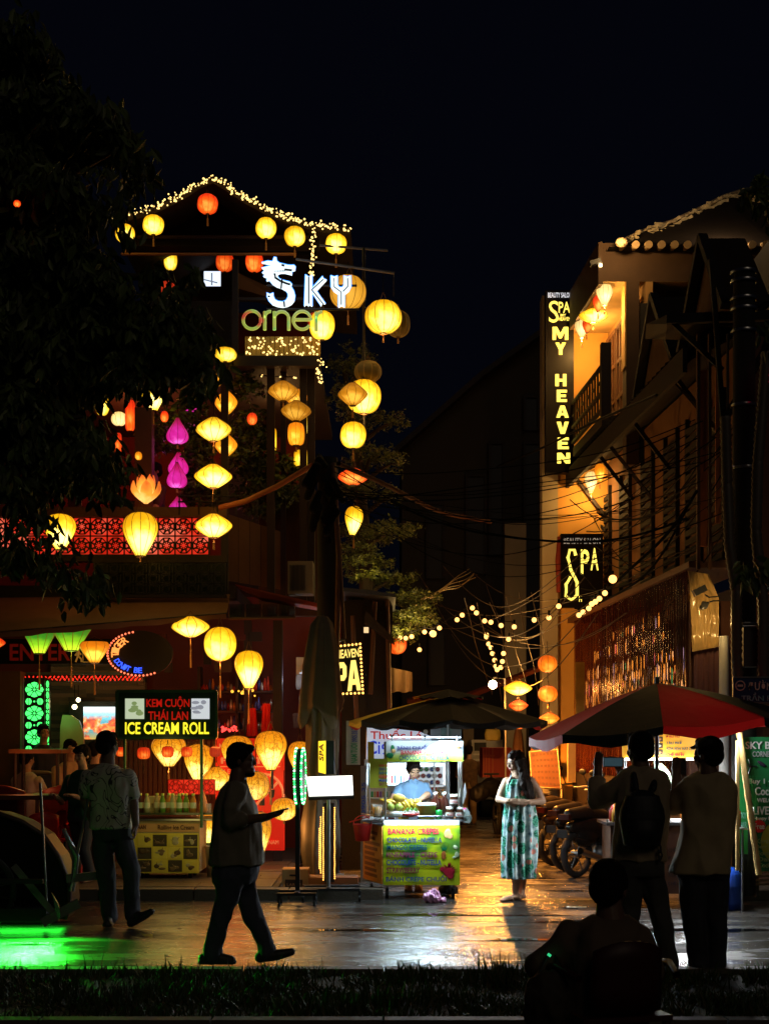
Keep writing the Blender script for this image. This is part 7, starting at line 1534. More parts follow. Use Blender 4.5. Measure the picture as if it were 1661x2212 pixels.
m=MB(); m.lathe([(0, 0), (.075, 0), (.10, .16), (.105, .165), (.105, .18)], c, 20); m.build('bucket_body', K['red'], t); m=MB(); m.tube([c+Vector((.1*math.cos(a), 0, .17+.10*math.sin(a)))for a in[i*math.pi/8 for i in range(9)]], .006, 5); m.build('handle', K['red'], t)
m=MB(); m.beam(c+Vector((-.14, 0, .2)), c+Vector((.08, -.02, .26)), .02, .012); m.build('scoop', K['red'], t)
b=Bd(); c=W(933, 1925, 14.75); c.z=.055
b.ell(c, (.095, .07, .055)); b.ell(c+Vector((.02, 0, .035)), (.06, .05, .045)); b.ell(c+Vector((.10, -.01, -.025)), (.05, .03, .02)); t=T('pink_bag', 'crumpled translucent pink plastic bag lying on the road before the cart', 'plastic bag', c); b.done('bag_body', M('pink_film', (.75, .35, .62), .25, spec=.8), t, .006, 1, folds=.020, fs=22)
t=T('plastic_spoon', 'white plastic spoon lying on the wet road', 'spoon', Vector((W(1238, 1960, 14.2).x, 14.2, .01))); c=t.location.copy(); m=MB(); m.ball(c+Vector((-.05, 0, .008)), (.022, .014, .006)); m.beam(c+Vector((-.03, 0, .008)), c+Vector((.13, .01, .008)), .012, .005); m.build('spoon_body', K['white'], t)
# ================================================================== PARASOLS
def parasol(t, top, R_, drop, n_, mats, wave=.03, tilt=(0, 0), val=.10, pole_to=0., vent=True, rot0=0., ring=8, sag=.04):
 Mt=Matrix.Rotation(tilt[0], 3, 'X')@Matrix.Rotation(tilt[1], 3, 'Y'); top=Vector(top); panels=[]
 def P_(a, f):
  k=(a/(2*math.pi)*n_)%1; s_=math.sin(math.pi*k); r_=R_*f*(1-.05*s_*f); z=-drop*(f**1.25)-sag*s_*f
  return top+Mt@Vector((r_*math.cos(a+rot0), r_*math.sin(a+rot0), z))
 m=MB(); sub=6
 for i in range(n_):
  m.mi=i%len(mats)
  for j in range(sub):
   a0=2*math.pi*(i+j/sub)/n_; a1=2*math.pi*(i+(j+1)/sub-1e-4)/n_
   for q in range(ring):m.add([P_(a0, max(.001, q/ring)), P_(a1, max(.001, q/ring)), P_(a1, (q+1)/ring), P_(a0, (q+1)/ring)], [(0, 1, 2, 3)], True)
   e0=P_(a0, 1); e1=P_(a1, 1); v0=val*(1+.25*math.sin(a0*9)); v1=val*(1+.25*math.sin(a1*9)); m.add([e0, e1, e1-Vector((0, 0, v1)), e0-Vector((0, 0, v0))], [(0, 1, 2, 3)], True)
 m.build('canopy', mats, t)
 if vent:
  m=MB()
  for i in range(n_):
   m.mi=(i+0)%len(mats); a0=2*math.pi*i/n_; a1=2*math.pi*(i+1)/n_
   up=Vector((0, 0, .07)); m.add([top+up*1.2, P_(a0, .36)+up, P_((a0+a1)/2, .36)+up*.8, P_(a1, .36)+up], [(0, 1, 2), (0, 2, 3)], True)
  m.build('vent_flap', mats, t)
 m=MB()
 for i in range(n_):
  a=2*math.pi*i/n_; m.tube([P_(a, .02)-Vector((0, 0, .02)), P_(a, .5)-Vector((0, 0, .02)), P_(a, 1)-Vector((0, 0, .015))], .008, 5)
 m.build('ribs', K['gsteel'], t)
 b0=Vector((top.x, top.y, pole_to)); m=MB(); m.cyl(b0, top+Vector((0, 0, .06)), .02, n=10); m.build('pole', K['gsteel'], t)
t=T('parasol', 'wide dark parasol with red and yellow edge panels over the crepe cart', 'parasol', (W(975, 0, 15.75).x, 15.75, 0))
cA=M('parasol_black', (.022, .02, .02), .8, bump=.7, bs=5); cY=M('parasol_yellow', (.62, .34, .03), .7); cR=M('parasol_red', (.42, .02, .015), .7, bump=.7, bs=5)
parasol(t, W(968, 1505, 15.75), 1.10, .27, 12, [cR, cA, cA, cA, cA, cR, cY, cA, cA, cA, cA, cA], rot0=0., tilt=(0, 0), val=.05)
m=MB(); bq=W(968, 0, 15.75); m.lathe([(0, 0), (.11, 0), (.11, .06), (.05, .1), (.03, .3), (0, .3)], (bq.x, bq.y, 0), 16); m.build('base', K['black'], t)
t=T('parasol', 'tilted red and black parasol at the right, behind the photographing men', 'parasol', (W(1420, 0, 13.3).x, 13.3, 0))
cR2=M('parasol_scarlet', (.34, .008, .006), .65, bump=.8, bs=5); cB2=M('parasol_navy', (.010, .018, .025), .7, bump=.8, bs=5)
for q_, tc_ in((cR2, (.28, .006, .005)), (cR, (.6, .02, .01)), (cY, (.8, .4, .03))):
 n=q_.node_tree.nodes; L=q_.node_tree.links; tl=n.new('ShaderNodeBsdfTranslucent'); tl.inputs[0].default_value=(*tc_, 1); mxs=n.new('ShaderNodeMixShader'); mxs.inputs[0].default_value=.4; L.new(n['Principled BSDF'].outputs[0], mxs.inputs[1]); L.new(tl.outputs[0], mxs.inputs[2]); L.new(mxs.outputs[0], n['Material Output'].inputs[0])
parasol(t, W(1418, 1476, 13.4), 1.24, .40, 8, [cR2, cB2], rot0=R(-10), tilt=(0, R(-5.0)), val=.09, vent=False)
lamp('tube_or_fill_light', W(1440, 1640, 14.2), 3, (1, .95, .85), t, .05)
t=T('closed_parasol', 'tall closed grey-brown patio parasol tied around the middle', 'parasol', (W(698, 0, 16.0).x, 16.0, .1))
m=MB(); vs=[]; nn_=60; prof=[(1332, 12), (1345, 22), (1380, 30), (1430, 36), (1490, 40), (1530, 44), (1545, 38), (1600, 37), (1660, 38), (1690, 30), (1702, 27), (1720, 34), (1780, 44), (1840, 46), (1885, 36)]
for(py, hw)in prof:
 c=W(697-(4 if py>1600 else 0), py, 16.0); r_=hw/F*16
 for j in range(nn_):
  a=2*math.pi*j/nn_; k_=1-.20*abs(math.sin(a*4+py*.004))-.07*math.sin(a*11+py*.01)
  dz=.05*math.sin(a*4)if py in(1545, 1885)else 0; vs.append(c+Vector((r_*k_*math.cos(a), r_*k_*math.sin(a)*.8, dz)))
m.add(vs, [(i*nn_+j, (i+1)*nn_+j, (i+1)*nn_+(j+1)%nn_, i*nn_+(j+1)%nn_)for i in range(len(prof)-1)for j in range(nn_)], True)
m.build('folded_canopy', M('taupe_canvas', (.15, .11, .07), .85, bump=.4, bs=12), t)
m=MB(); vs=[];
for(py, hw)in((1330, 8), (1350, 26), (1400, 36), (1440, 42), (1500, 48), (1535, 52), (1552, 46)):
 c=W(694, py, 15.98); r_=hw/F*16
 for j in range(nn_):
  a=2*math.pi*j/nn_; k_=1-.24*abs(math.sin(a*3+1+py*.003)); dz=(.12*math.sin(a*3+1)if py>1500 else 0); vs.append(c+Vector((r_*k_*math.cos(a), r_*k_*math.sin(a)*.8, dz)))
m.add(vs, [(i*nn_+j, (i+1)*nn_+j, (i+1)*nn_+(j+1)%nn_, i*nn_+(j+1)%nn_)for i in range(6)for j in range(nn_)], True); m.build('outer_flap', M('taupe_canvas', ()), t)
m=MB(); c=W(693, 1701, 16.0); m.tube([c+Vector((.15*math.cos(a), .12*math.sin(a), .01*math.sin(3*a)))for a in[i*math.pi/10 for i in range(21)]], .012, 5); m.build('tie_cord', K['cord'], t)
m=MB(); c=W(695, 0, 16); m.cyl((c.x, 16, .1), (c.x, 16, W(0, 1335, 16).z), .03); m.build('pole', K['brown'], t); m=MB(); m.bb(c.x-.25, c.x+.25, 15.8, 16.2, .1, .17); m.build('base', K['grey'], t)
t=T('closed_parasol', 'small closed brown parasol hanging folded in the alley beside the grey pier', 'parasol', W(1118, 1700, 24)); m=MB(); vs=[]
for(py, hw)in((1570, 4), (1585, 9), (1620, 13), (1660, 15), (1690, 13)):
 c=W(1119, py, 24); r_=hw/F*24
 for j in range(24):
  a=2*math.pi*j/24; k_=1-.25*abs(math.sin(a*4)); vs.append(c+Vector((r_*k_*math.cos(a), r_*k_*math.sin(a), 0)))
m.add(vs, [(i*24+j, (i+1)*24+j, (i+1)*24+(j+1)%24, i*24+(j+1)%24)for i in range(4)for j in range(24)], True); m.build('folded_canopy', M('russet_cloth', (.16, .07, .03), .8), t); m=MB(); c=W(1119, 0, 24); m.cyl((c.x, 24, 0), (c.x, 24, W(0, 1572, 24).z), .025); m.build('pole', K['brown'], t)
# ================================================================== CIGARETTE KIOSK
kk=T('cigarette_kiosk', 'glass fronted cigarette kiosk with a white sign, behind the crepe cart', 'kiosk', (W(860, 0, 17.2).x, 17.2, 0))
YKK=17.2
sb=M('kiosk_white', (.72, .78, .85), .5, emit=(.55, .72, .95), es=.45, var=0)
m=MB(); m.prism([W(791, 1640, YKK), W(936, 1640, YKK), W(930, 1590, YKK), W(905, 1580, YKK), W(793, 1568, YKK)], (0, .08, 0)); m.build('sign_board', sb, kk)
kr=M('sign_red', (.62, .04, .02), .5, emit=(.6, .04, .02), es=.3, var=0); kbm=M('sign_blue', (.01, .03, .55), .5, emit=(.01, .04, .7), es=.4, var=0)
textp('Thuốc Lá', 800, 1574, 911, 1597, YKK-.01, kr, kk, .04); textp('Ci', 794, 1600, 821, 1629, YKK-.01, kbm, kk, .05); textp('garettes', 823, 1602, 925, 1634, YKK-.01, kbm, kk, .04)
m=MB(); m.ball(W(919, 1581, YKK-.01), (.03, .004, .03), 12, 6); m.build('round_logo', M('pale_grey_logo', (.45, .5, .5), .5), kk)
pane(952, 1566, 975, 1606, YKK+.1, .1).build('shelf_goods', M('mixed_goods', (.15, .30, .35), .5, var=.9, vs=20), kk)
pane(930, 1567, 996, 1606, YKK+.25, .05).build('back_panel', M('kiosk_blue', (.25, .35, .45), .6), kk)
m=pane(787, 1648, 968, 1905, YKK+.35, .05); m.build('back_wall', M('kiosk_back', (.55, .6, .62), .6), kk)
m=MB(); a=W(787, 1905, YKK); b_=W(968, 1905, YKK); m.bb(a.x, b_.x, YKK, YKK+.38, 0.1, W(0, 1775, YKK).z); m.build('base_cabinet', M('kiosk_base', (.15, .17, .18), .5), kk)
for(p0, p1)in((787, 793), (962, 968), (936, 940)):pane(p0, 1642, p1, 1775, YKK-.01, .05).build('frame', K['alu'], kk)
pane(787, 1641, 968, 1648, YKK-.012, .4).build('frame', K['alu'], kk)
for py in(1694, 1724, 1752):pane(793, py, 962, py+1.6, YKK+.03, .3).build('shelf', K['white'], kk)
lamp('kiosk_light', W(876, 1652, YKK+.12), 40, (.62, .86, 1), kk, .9, 'AREA', .1, (R(12), 0, 0))
m=MB(); m.cyl(W(797, 1651, YKK+.05), W(930, 1651, YKK+.05), .01); m.build('tube_lamp', EC, kk)
rg=random.Random(12); pmats=[M('pack_'+n_, c_, .4, var=.1)for n_, c_ in(('red', (.5, .03, .03)), ('green', (.03, .35, .12)), ('blue', (.04, .12, .5)), ('white', (.7, .7, .7)), ('gold', (.5, .35, .1)), ('violet', (.25, .1, .35)))]
kc=T('cigarette_packs', 'rows of coloured cigarette packs on the kiosk shelves', 'packs', W(820, 1750, YKK+.15))
m=MB()
for row, py in enumerate((1692, 1722, 1750, 1773)):
 for i in range(22):
  px=795+i*6.2
  if px>885 and row<2:continue
  h=.07 if row else.10; c=W(px+2.5, py, YKK+.12); m.mi=rg.randrange(6); m.bb(c.x-.014, c.x+.014, c.y, c.y+.03, c.z, c.z+h)
m.build('packs', pmats, kc)['kind']='stuff'
st_=T('round_stickers', 'three rows of round blue and white stickers on the kiosk glass', 'stickers', W(920, 1710, YKK+.05))
m=MB(); rg=random.Random(14)
for j in range(3):
 for i in range(5):
  c=W(897+i*12+(j%2)*5, 1662+j*14, YKK+.05); m.mi=3; m.cyl(c, c+Vector((0, .004, 0)), .034, n=18); m.mi=rg.choice((2, 2, 0, 3, 1)); c.y-=.004; m.cyl(c, c+Vector((0, .003, 0)), .024, n=16); m.mi=3; c.y-=.003; m.beam(c+Vector((-.015, 0, -.01)), c+Vector((.015, 0, .01)), .006, .003)
m.build('sticker_sheet', pmats, st_)
m=pane(895, 1655, 958, 1700, YKK+.06, .004); m.build('backing', E('sticker_back', (.8, .9, 1), .6), st_)
tt=T('toy_rack', 'jumble of orange and red trinkets under the stickers', 'goods', W(930, 1745, YKK+.1)); m=MB()
for i in range(60):m.mi=rg.choice((0, 4, 4, 0, 3)); m.ball(W(rg.uniform(905, 955), rg.uniform(1702, 1750), YKK+.08+rg.uniform(0, .05)), (rg.uniform(.008, .02), .01, rg.uniform(.01, .03)), 6, 4)
m.build('trinkets', pmats, tt)['kind']='stuff'
# ================================================================== ICE CREAM CART
YJ=16.1
ij=T('ice_cream_cart', 'yellow-lit rolling ice cream cart with photos of desserts on its front', 'food cart', (W(365, 0, YJ).x, YJ+.3, .115))
x0, x1=W(285, 0, YJ).x, W(432, 0, YJ).x; z0, z1=W(0, 1864, YJ).z, W(0, 1778, YJ).z; z2=W(0, 1757, YJ).z
ym=M('cart_lemon', (.75, .62, .06), .5, var=.1)
m=MB(); m.bb(x0, x1, YJ, YJ+.6, z0-.1, z1+.03); m.build('cabinet', M('cart_pale', (.42, .36, .2), .6), ij)
pane(288, 1800, 430, 1886, YJ-.012, .01).build('front_print', ym, ij); pane(288, 1779, 430, 1797, YJ-.012, .01).build('title_strip', M('cart_peach', (.6, .33, .12), .5), ij)
textp('Rolling Ice Cream', 342, 1782, 420, 1795, YJ-.018, M('ink_brown', (.08, .03, .01), .5), ij, .04, .003); textp('MAAN', 292, 1782, 316, 1791, YJ-.018, M('ink_brown', ()), ij, .02, .003)
m=MB(); rg=random.Random(77); m2=MB()
for j in range(3):
 for i in range(4):
  px=298+i*33; py=1803+j*27.5
  a=W(px, py, YJ-.016); b_=W(px+30, py+25, YJ-.016); dk_=(i+j*3)%5 in(1, 3)
  m.mi=1 if dk_ else 0; m.bb(a.x, b_.x, YJ-.018, YJ-.012, b_.z, a.z)
  for k in range(3):c=W(px+rg.uniform(8, 22), py+rg.uniform(8, 19), YJ-.02); m2 .mi=rg.randrange(3); m2 .ball(c, (rg.uniform(.02, .045), .003, rg.uniform(.012, .03)), 10, 5); m2 .tube([c+Vector((rg.uniform(-.05, .05), -.002, rg.uniform(0, .05))), c], .004, 4)
m.build('photo_tiles', [M('tile_cream', (.72, .60, .08), .5), M('tile_dark', (.06, .045, .02), .5)], ij); m2 .build('dessert_prints', [M('dessert_a', (.10, .06, .02), .5), M('dessert_b', (.45, .40, .2), .5), M('dessert_c', (.2, .13, .05), .5)], ij)
m=MB(); m.bb(x0-.06, x1+.16, YJ-.05, YJ+.62, z2-.015, z2+.01); m.build('counter', M('smoky_glass', (.05, .06, .03), .1), ij); m=MB(); m.bb(x0-.06, x1+.16, YJ-.06, YJ+.62, z1+.03, z1+.05); m.build('counter_rim', K['steel'], ij)
for i in range(2):
 for x in(x0+.1, x1-.12):
  m=MB(); c=Vector((x, YJ+.12+i*.35, .165)); m.cyl(c-Vector((.02, 0, 0)), c+Vector((.02, 0, 0)), .05, n=12); m.beam(c, (c.x, c.y, z0), .04, .03, up=(1, 0, 0)); m.build('castor', K['rubber'], ij)
bt_=[M('tea_green', (.12, .28, .03), .15), M('tea_amber', (.45, .22, .03), .15), M('tea_red', (.35, .05, .02), .15), M('soda_clear', (.35, .38, .2), .12), M('cola_brown', (.06, .02, .008), .15)]
for i, (px, c_, dy)in enumerate(((304, 4, .12), (318, 3, .08), (352, 0, .1), (374, 3, .14), (388, 0, .08), (403, 0, .12), (418, 1, .08), (366, 1, .2), (340, 3, .2), (395, 2, .22))):
 c=W(px, 1757, YJ+dy); z=z2+.01; nm=('brown', 'clear capped', 'green tea', 'milky', 'second green tea', 'third green tea', 'peach coloured', 'amber', 'second clear', 'reddish')[i]
 t=T('drink_bottle', '%s drink bottle on the ice cream cart, %s from the left'%(nm, ('first', 'second', 'fourth', 'sixth', 'seventh', 'ninth', 'tenth', 'fifth', 'third', 'eighth')[i]), 'bottle', (c.x, c.y, z), 'drink bottles on the ice cream cart')
 m=MB(); m.lathe([(0, 0), (.034, 0), (.036, .06), (.034, .13), (.018, .17), (.016, .19)], (c.x, c.y, z), 14); m.build('bottle_body', bt_[c_], t); m=MB(); m.lathe([(.019, .188), (.019, .212), (0, .212)], (c.x, c.y, z), 10); m.build('cap', M('cap_lime', (.4, .6, .1), .4), t); m=MB(); m.lathe([(.0365, .045), (.0372, .08), (.0365, .11)], (c.x, c.y, z), 14); m.build('label_band', M('label_pale', (.5, .6, .4), .5), t)
for(px, w_, h, lab)in((335, .14, .17, 'pale carton box behind the bottles, left one of two'), (375, .15, .18, 'pale carton box behind the bottles, right one of two')):
 c=W(px, 1757, YJ+.35); m=MB(); m.bb(c.x-w_/2, c.x+w_/2, c.y, c.y+.12, z2+.01, z2+.01+h); t=T('carton_box', lab, 'box', (c.x, c.y, z2+.01)); m.build('box_body', M('carton_lime', (.45, .48, .2), .6), t)
 textp('TEA', px-8, 1736, px+8, 1743, YJ+.345, M('ink_brown', ()), t, .03, .003)
t=T('detergent_bottle', 'pointed pale orange squeeze bottle at the right end of the ice cream cart', 'bottle', W(440, 1757, YJ+.1)); c=W(440, 0, YJ+.1); m=MB(); m.lathe([(0, 0), (.05, 0), (.05, .09), (.03, .16), (.012, .22), (0, .24)], (c.x, c.y, z2+.01), 14); m.build('bottle_body', M('peach_plastic', (.7, .35, .12), .3), t)
t=T('glass_tumbler', 'small drinking glass beside the squeeze bottle', 'glass', W(451, 1757, YJ)); c=W(452, 0, YJ); m=MB(); m.lathe([(0, 0), (.025, 0), (.03, .1)], (c.x, c.y, z2+.01), 12); m.build('tumbler_body', M('cup_plastic', ()), t)
lamp('cart_sign_spill', W(360, 1605, YJ-.25), 3.2, (1, .85, .25), ij, .4)
lamp('cart_front_spill', W(385, 1740, 15.4), 4.5, (1, .78, .2), ij, .3)
for(px, py, Y, r_, h, c_, lab)in((466, 1893, 16.4, .12, .34, (.55, .50, .36), 'tall cream plastic bucket behind the legs of the walking man'), (445, 1866, 16.9, .09, .22, (.20, .10, .05), 'brown bucket right of the ice cream cart'), (452, 1846, 17.3, .12, .3, (.10, .25, .12), 'green tinted pail behind the brown bucket')):
 c=W(px, py, Y); c.z=.115; t=T('bucket', lab, 'bucket', c, 'buckets at the stall'); m=MB(); m.lathe([(0, 0), (r_*.82, 0), (r_, h), (r_*1.04, h), (r_*1.04, h+.015), (r_*.95, h+.015), (r_*.8, .02), (0, .02)], c, 20); m.build('bucket_body', M('bucket_'+lab[:8].replace(' ', '_'), c_, .5), t)
 m=MB(); m.tube([c+Vector((r_*math.cos(a), -r_*.3, h+.01-.06*math.sin(a)))for a in[i*math.pi/8 for i in range(9)]], .005, 5); m.build('handle', K['gsteel'], t)
t=T('cardboard_box', 'upright cardboard carton with a dark printed panel beside the wheeled sign post', 'box', W(635, 1933, 15.45)); m=MB(); a, b_=W(609, 1930, 15.45), W(666, 1878, 15.45); m.bb(a.x, b_.x, 15.45, 15.75, .115*0+.115, b_.z); m.build('box_body', M('cardboard', (.45, .25, .12), .8, bump=.2), t)
pane(616, 1900, 654, 1922, 15.445, .003).build('print_panel', M('print_brown', (.05, .02, .012), .6), t); textp('LARUE', 620, 1908, 650, 1914, 15.44, M('print_sand', (.45, .22, .1), .6), t, .02, .003); pane(626, 1889, 640, 1892.5, 15.445, .003).build('hand_hole', K['black'], t)
t=T('cardboard_box', 'long low cardboard box under the menu stand', 'box', W(718, 1922, 15.5)); m=MB(); a, b_=W(664, 1924, 15.5), W(773, 1897, 15.5); m.bb(a.x, b_.x, 15.5, 15.85, .115, b_.z); m.build('box_body', M('cardboard_orange', (.42, .17, .07), .8), t); m=MB(); m.bb(a.x, b_.x, 15.5, 15.85, b_.z+.002, b_.z+.006); m.build('flap', M('cardboard', ()), t)
# ================================================================== CHE CART (right)
YH2=14.3
ch=T('dessert_cart', 'sweet soup cart with a yellow menu board and bright tube lamp, between the photographing men', 'food cart', (W(1440, 0, YH2).x, YH2+.3, 0))
def ph_(px, py, dy=0.):return W(px, py, YH2+dy)
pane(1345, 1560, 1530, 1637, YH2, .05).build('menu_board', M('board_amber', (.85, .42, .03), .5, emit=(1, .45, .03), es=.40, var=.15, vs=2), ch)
for s, x0_, y0_, x1_, y1_, c_ in(('CHÈ THÁI', 1498, 1574, 1533, 1582, 'deep'), ('ĐẬU HŨ', 1498, 1587, 1527, 1595, 'crimson'), ('TÀU PHỚ', 1498, 1600, 1532, 1608, 'teal'), ('XOA XOA HẠT LỰU', 1498, 1613, 1560, 1622, 'teal'), ('CHÈ BƯỞI', 1498, 1625, 1536, 1634, 'crimson'), ('CHÈ THẬP CẨM', 1350, 1583, 1400, 1591, 'deep')):
 dx=60 if x0_>1400 else 0; textp(s, x0_-dx, y0_, x1_-dx, y1_, YH2-.008, M('ink_'+c_, MC[c_]), ch, .05, .004)
m=MB(); rg=random.Random(6)
for i in range(4):
 a=ph_(1407, 1577+i*14, -.006); b_=ph_(1431, 1588+i*14, -.006); m.mi=0; m.bb(a.x, b_.x, a.y, a.y+.004, b_.z, a.z); m.mi=1+i%2; m.ball((a+b_)/2+Vector((0, -.003, 0)), (.04, .003, .018), 10, 5)
m.build('dish_photos', [M('photo_dark', (.08, .05, .03), .5), M('photo_rice', (.6, .6, .5), .5), M('photo_orange', (.6, .25, .08), .5)], ch)
m=MB(); m.cyl(ph_(1350, 1640, -.03), ph_(1528, 1640, -.03), .012); m.build('tube_lamp', E('warm_white_tube', (1, .95, .8), 9), ch)
lamp('tube_or_fill_light', ph_(1440, 1643, .12), 20, (.92, .97, 1), ch, .8, 'AREA', .05, (R(6), 0, 0))
lamp('tube_or_fill_light', ph_(1440, 1643, -.06), 70, (.92, .97, 1), ch, .8, 'AREA', .05, (R(-35), 0, 0))
m=MB(); a, b_=ph_(1308, 0), ph_(1580, 0); zc2=ph_(0, 1776).z
m.bb(a.x, b_.x, YH2-.05, YH2+.6, zc2-.03, zc2); m.build('counter', K['steel'], ch)
m=MB(); m.bb(ph_(1318, 0).x, ph_(1570, 0).x, YH2, YH2+.55, .14, zc2-.03); m.build('cabinet', M('cart_brown', (.12, .05, .025), .7), ch)
for i, s in enumerate(('CHÈ THÁI', 'ĐẬU HŨ', 'TÀU PHỚ', 'XOA XOA', 'CHÈ BƯỞI')):textp(s, 1442, 1830+i*18, 1482, 1840+i*18, YH2-.008, M('ink_faint', (.03, .015, .02), .6), ch, .04, .004)
for px in(1350, 1528, 1312, 1576):
 m=MB(); m.cyl(ph_(px, 1776, .02), ph_(px, 1590 if px in(1350, 1528)else 1770, .02), .015); m.build('post', K['alu'], ch)
for px in(1325, 1560):
 for dy in(.1, .45):
  m=MB(); c=Vector((ph_(px, 0).x, YH2+dy, .07)); m.cyl(c-Vector((.02, 0, 0)), c+Vector((.02, 0, 0)), .07, n=14); m.build('castor', K['rubber'], ch)
for i, px in enumerate((1474, 1484, 1494, 1503)):
 c=ph_(px, 1776, .05); t=T('tea_glass', 'amber tea glass number %s of the row on the dessert cart'%('one', 'two', 'three', 'four')[i]if False else('leftmost amber glass', 'second amber glass', 'third amber glass', 'rightmost amber glass')[i]+' of the row glowing on the dessert cart', 'glass', c, 'amber glasses on the dessert cart'); m=MB(); m.lathe([(0, 0), (.02, 0), (.026, .13), (0, .13)], (c.x, c.y, zc2), 12); m.build('drink', M('amber_tea', (.75, .22, .03), .2, emit=(.6, .15, .01), es=.0), t)
m=MB(); m.bb(ph_(1460, 0).x, ph_(1512, 0).x, YH2+.0, YH2+.3, zc2, zc2+.02); m.build('white_tray', K['white'], None, ph_(1480, 1774), 'white tray under the amber glasses', 'tray')
for px, c_, lab in((1328, (.8, .35, .02), 'orange sauce bottle at the left end of the dessert cart'), (1322, (.55, .03, .02), 'red sauce bottle half behind the orange one')):
 dd_=0 if px==1328 else.12; c=ph_(px, 1776, .05+dd_); t=T('sauce_bottle', lab, 'bottle', c); m=MB(); m.lathe([(0, 0), (.035, 0), (.036, .11), (.02, .14), (.007, .19), (0, .2)], (c.x, c.y, zc2), 12); m.build('bottle_body', M('sauce_%d'%px, c_, .4), t)
t=T('thermos_flask', 'red steel thermos on the shelf at the right of the dessert cart', 'thermos', W(1590, 1786, 14.0)); c=W(1591, 1787, 14.0); m=MB(); m.lathe([(0, 0), (.038, 0), (.038, .125), (.03, .13)], c, 16); m.build('flask_body', M('flask_red', (.5, .05, .015), .25, .5), t); m=MB(); m.lathe([(.034, .125), (.036, .16), (0, .162)], c, 16); m.build('cap', K['red'], t)
m=MB(); a, b_=W(1568, 1788, 13.95), W(1610, 1788, 13.95); m.bb(a.x, b_.x, 13.85, 14.15, a.z-.015, a.z); m.tube([(b_.x-.02, 14, a.z), (b_.x-.02, 14, .0)], .012); m.tube([(a.x+.02, 14, a.z), (a.x+.02, 14, .0)], .012); m.build('side_table', K['gsteel'], None, (a.x, 14, 0), 'narrow metal stand carrying the red thermos', 'stand')
t=T('blue_barrel', 'blue plastic drum on the ground under the thermos stand', 'barrel', (W(1566, 0, 14.2).x, 14.2, 0)); c=W(1566, 0, 14.2); m=MB(); m.lathe([(0, 0), (.17, 0), (.18, .08), (.18, .20), (.19, .22), (.18, .24), (.17, .34), (.12, .40), (.06, .43), (.06, .48), (0, .48)], (c.x, 14.25, .0), 22); m.build('barrel_body', K['blue'], t)
t=T('green_umbrella', 'pale green cloth bag or umbrella hanging on the dessert cart', 'umbrella', ph_(1435, 1690, .3)); m=MB(); m.prism([ph_(x, y, .3)for x, y in((1412, 1645), (1430, 1650), (1446, 1668), (1452, 1690), (1452, 1740), (1418, 1700))], (0, .02, 0)); m.build('cloth', M('pale_green_cloth', (.45, .62, .38), .6), t)
for pxs, lab, mt_ in(((1552, 1573), 'pale round post beside the dessert cart', K['white']), ((1584, 1591), 'thin grey post next to the street name plate', K['gsteel'])):
 a, b_=W(pxs[0], 0, 15.2), W(pxs[1], 0, 15.2); m=MB(); m.cyl(((a.x+b_.x)/2, 15.2, 0), ((a.x+b_.x)/2, 15.2, W(0, 1374, 15.2).z), (b_.x-a.x)/2, n=16); m.build('post', mt_, None, ((a.x+b_.x)/2, 15.2, 0), lab, 'post')
m=MB(); m.cyl(W(1551, 1551, 14.6), W(1551, 1590, 14.6), .012); t=T('small_tube_light', 'short upright violet-white tube light beside the pale post', 'tube light', W(1551, 1590, 14.6)); m.build('tube', E('violet_tube', (.75, .7, 1), 5), t); lamp('tube_or_fill_light', W(1585, 1600, 13.7), 9, (.9, .95, 1), t, .05)  # point light set apart from the tube to brighten the green banner
t=T('wooden_bench', 'dark slatted bench end at the lower right edge', 'bench', W(1650, 1920, 14.3)); m=MB()
for i in range(4):z=W(0, 1886+i*9, 14.3).z; m.bb(W(1632, 0, 14.3).x, W(1632, 0, 14.3).x+1.2, 14.3, 14.33, z, z+.025)
m.build('slats', K['brown'], t); m=MB(); m.bb(W(1634, 0, 14.3).x, W(1640, 0, 14.3).x, 14.33, 14.6, .1, W(0, 1884, 14.3).z); m.build('leg', K['dark'], t)
m=MB(); m.cyl((W(1462, 0, 11.5).x, 11.5, .002), (W(1462, 0, 11.5).x, 11.5, .006), .24, n=32)
for r_ in(.2, .15, .09):m.lathe([(r_, .006), (r_+.012, .012), (r_+.03, .006)], (W(1462, 0, 11.5).x, 11.5, .0), 32)
m.build('manhole_cover', M('cast_iron', (.03, .028, .026), .75, .1), None, (W(1462, 0, 11.5).x, 11.5, 0), 'round cast iron manhole cover in the road near the feet of the capped man', 'manhole cover')
# ================================================================== CYCLO (left foreground)
YZ=12.6
cy=T('cyclo', 'dark three wheeled cyclo cut by the left edge, with green light shining below it', 'cyclo', W(20, 1990, YZ)); pz_=lambda px, py, dy=0.:W(px, py, YZ+dy)
m=MB(); vs=[]; prof=[(-140, 1760), (-60, 1752), (0, 1758), (50, 1776), (95, 1805), (128, 1850), (148, 1905), (152, 1950), (140, 1985), (90, 1992), (-140, 1992)]
m.prism([pz_(x, y, .35)for x, y in prof], (0, .42, 0)); m.build('seat_shell', M('cyclo_vinyl', (.006, .003, .003), .5, spec=.2), cy)
m=MB(); edge=[pz_(x, y, .34)for x, y in prof[:9]]; m.tube(edge, .028, 8); m.build('shell_rim', M('cyclo_trim', (.035, .012, .008), .4), cy)
gm_=M('cyclo_bar', (.12, .10, .11), .5, .2)
for(a, b_, w_)in(((92, 1994), (172, 1950), .085), ((30, 1870), (118, 1975), .06), ((144, 1898), (224, 1890), .075)):
 m=MB(); p=pz_(*a, .0 if a[0]!=144 else.2); q=pz_(*b_, .1 if a[0]!=144 else.3); m.beam(p, q, .03, w_); m.build('foot_rail', gm_, cy)
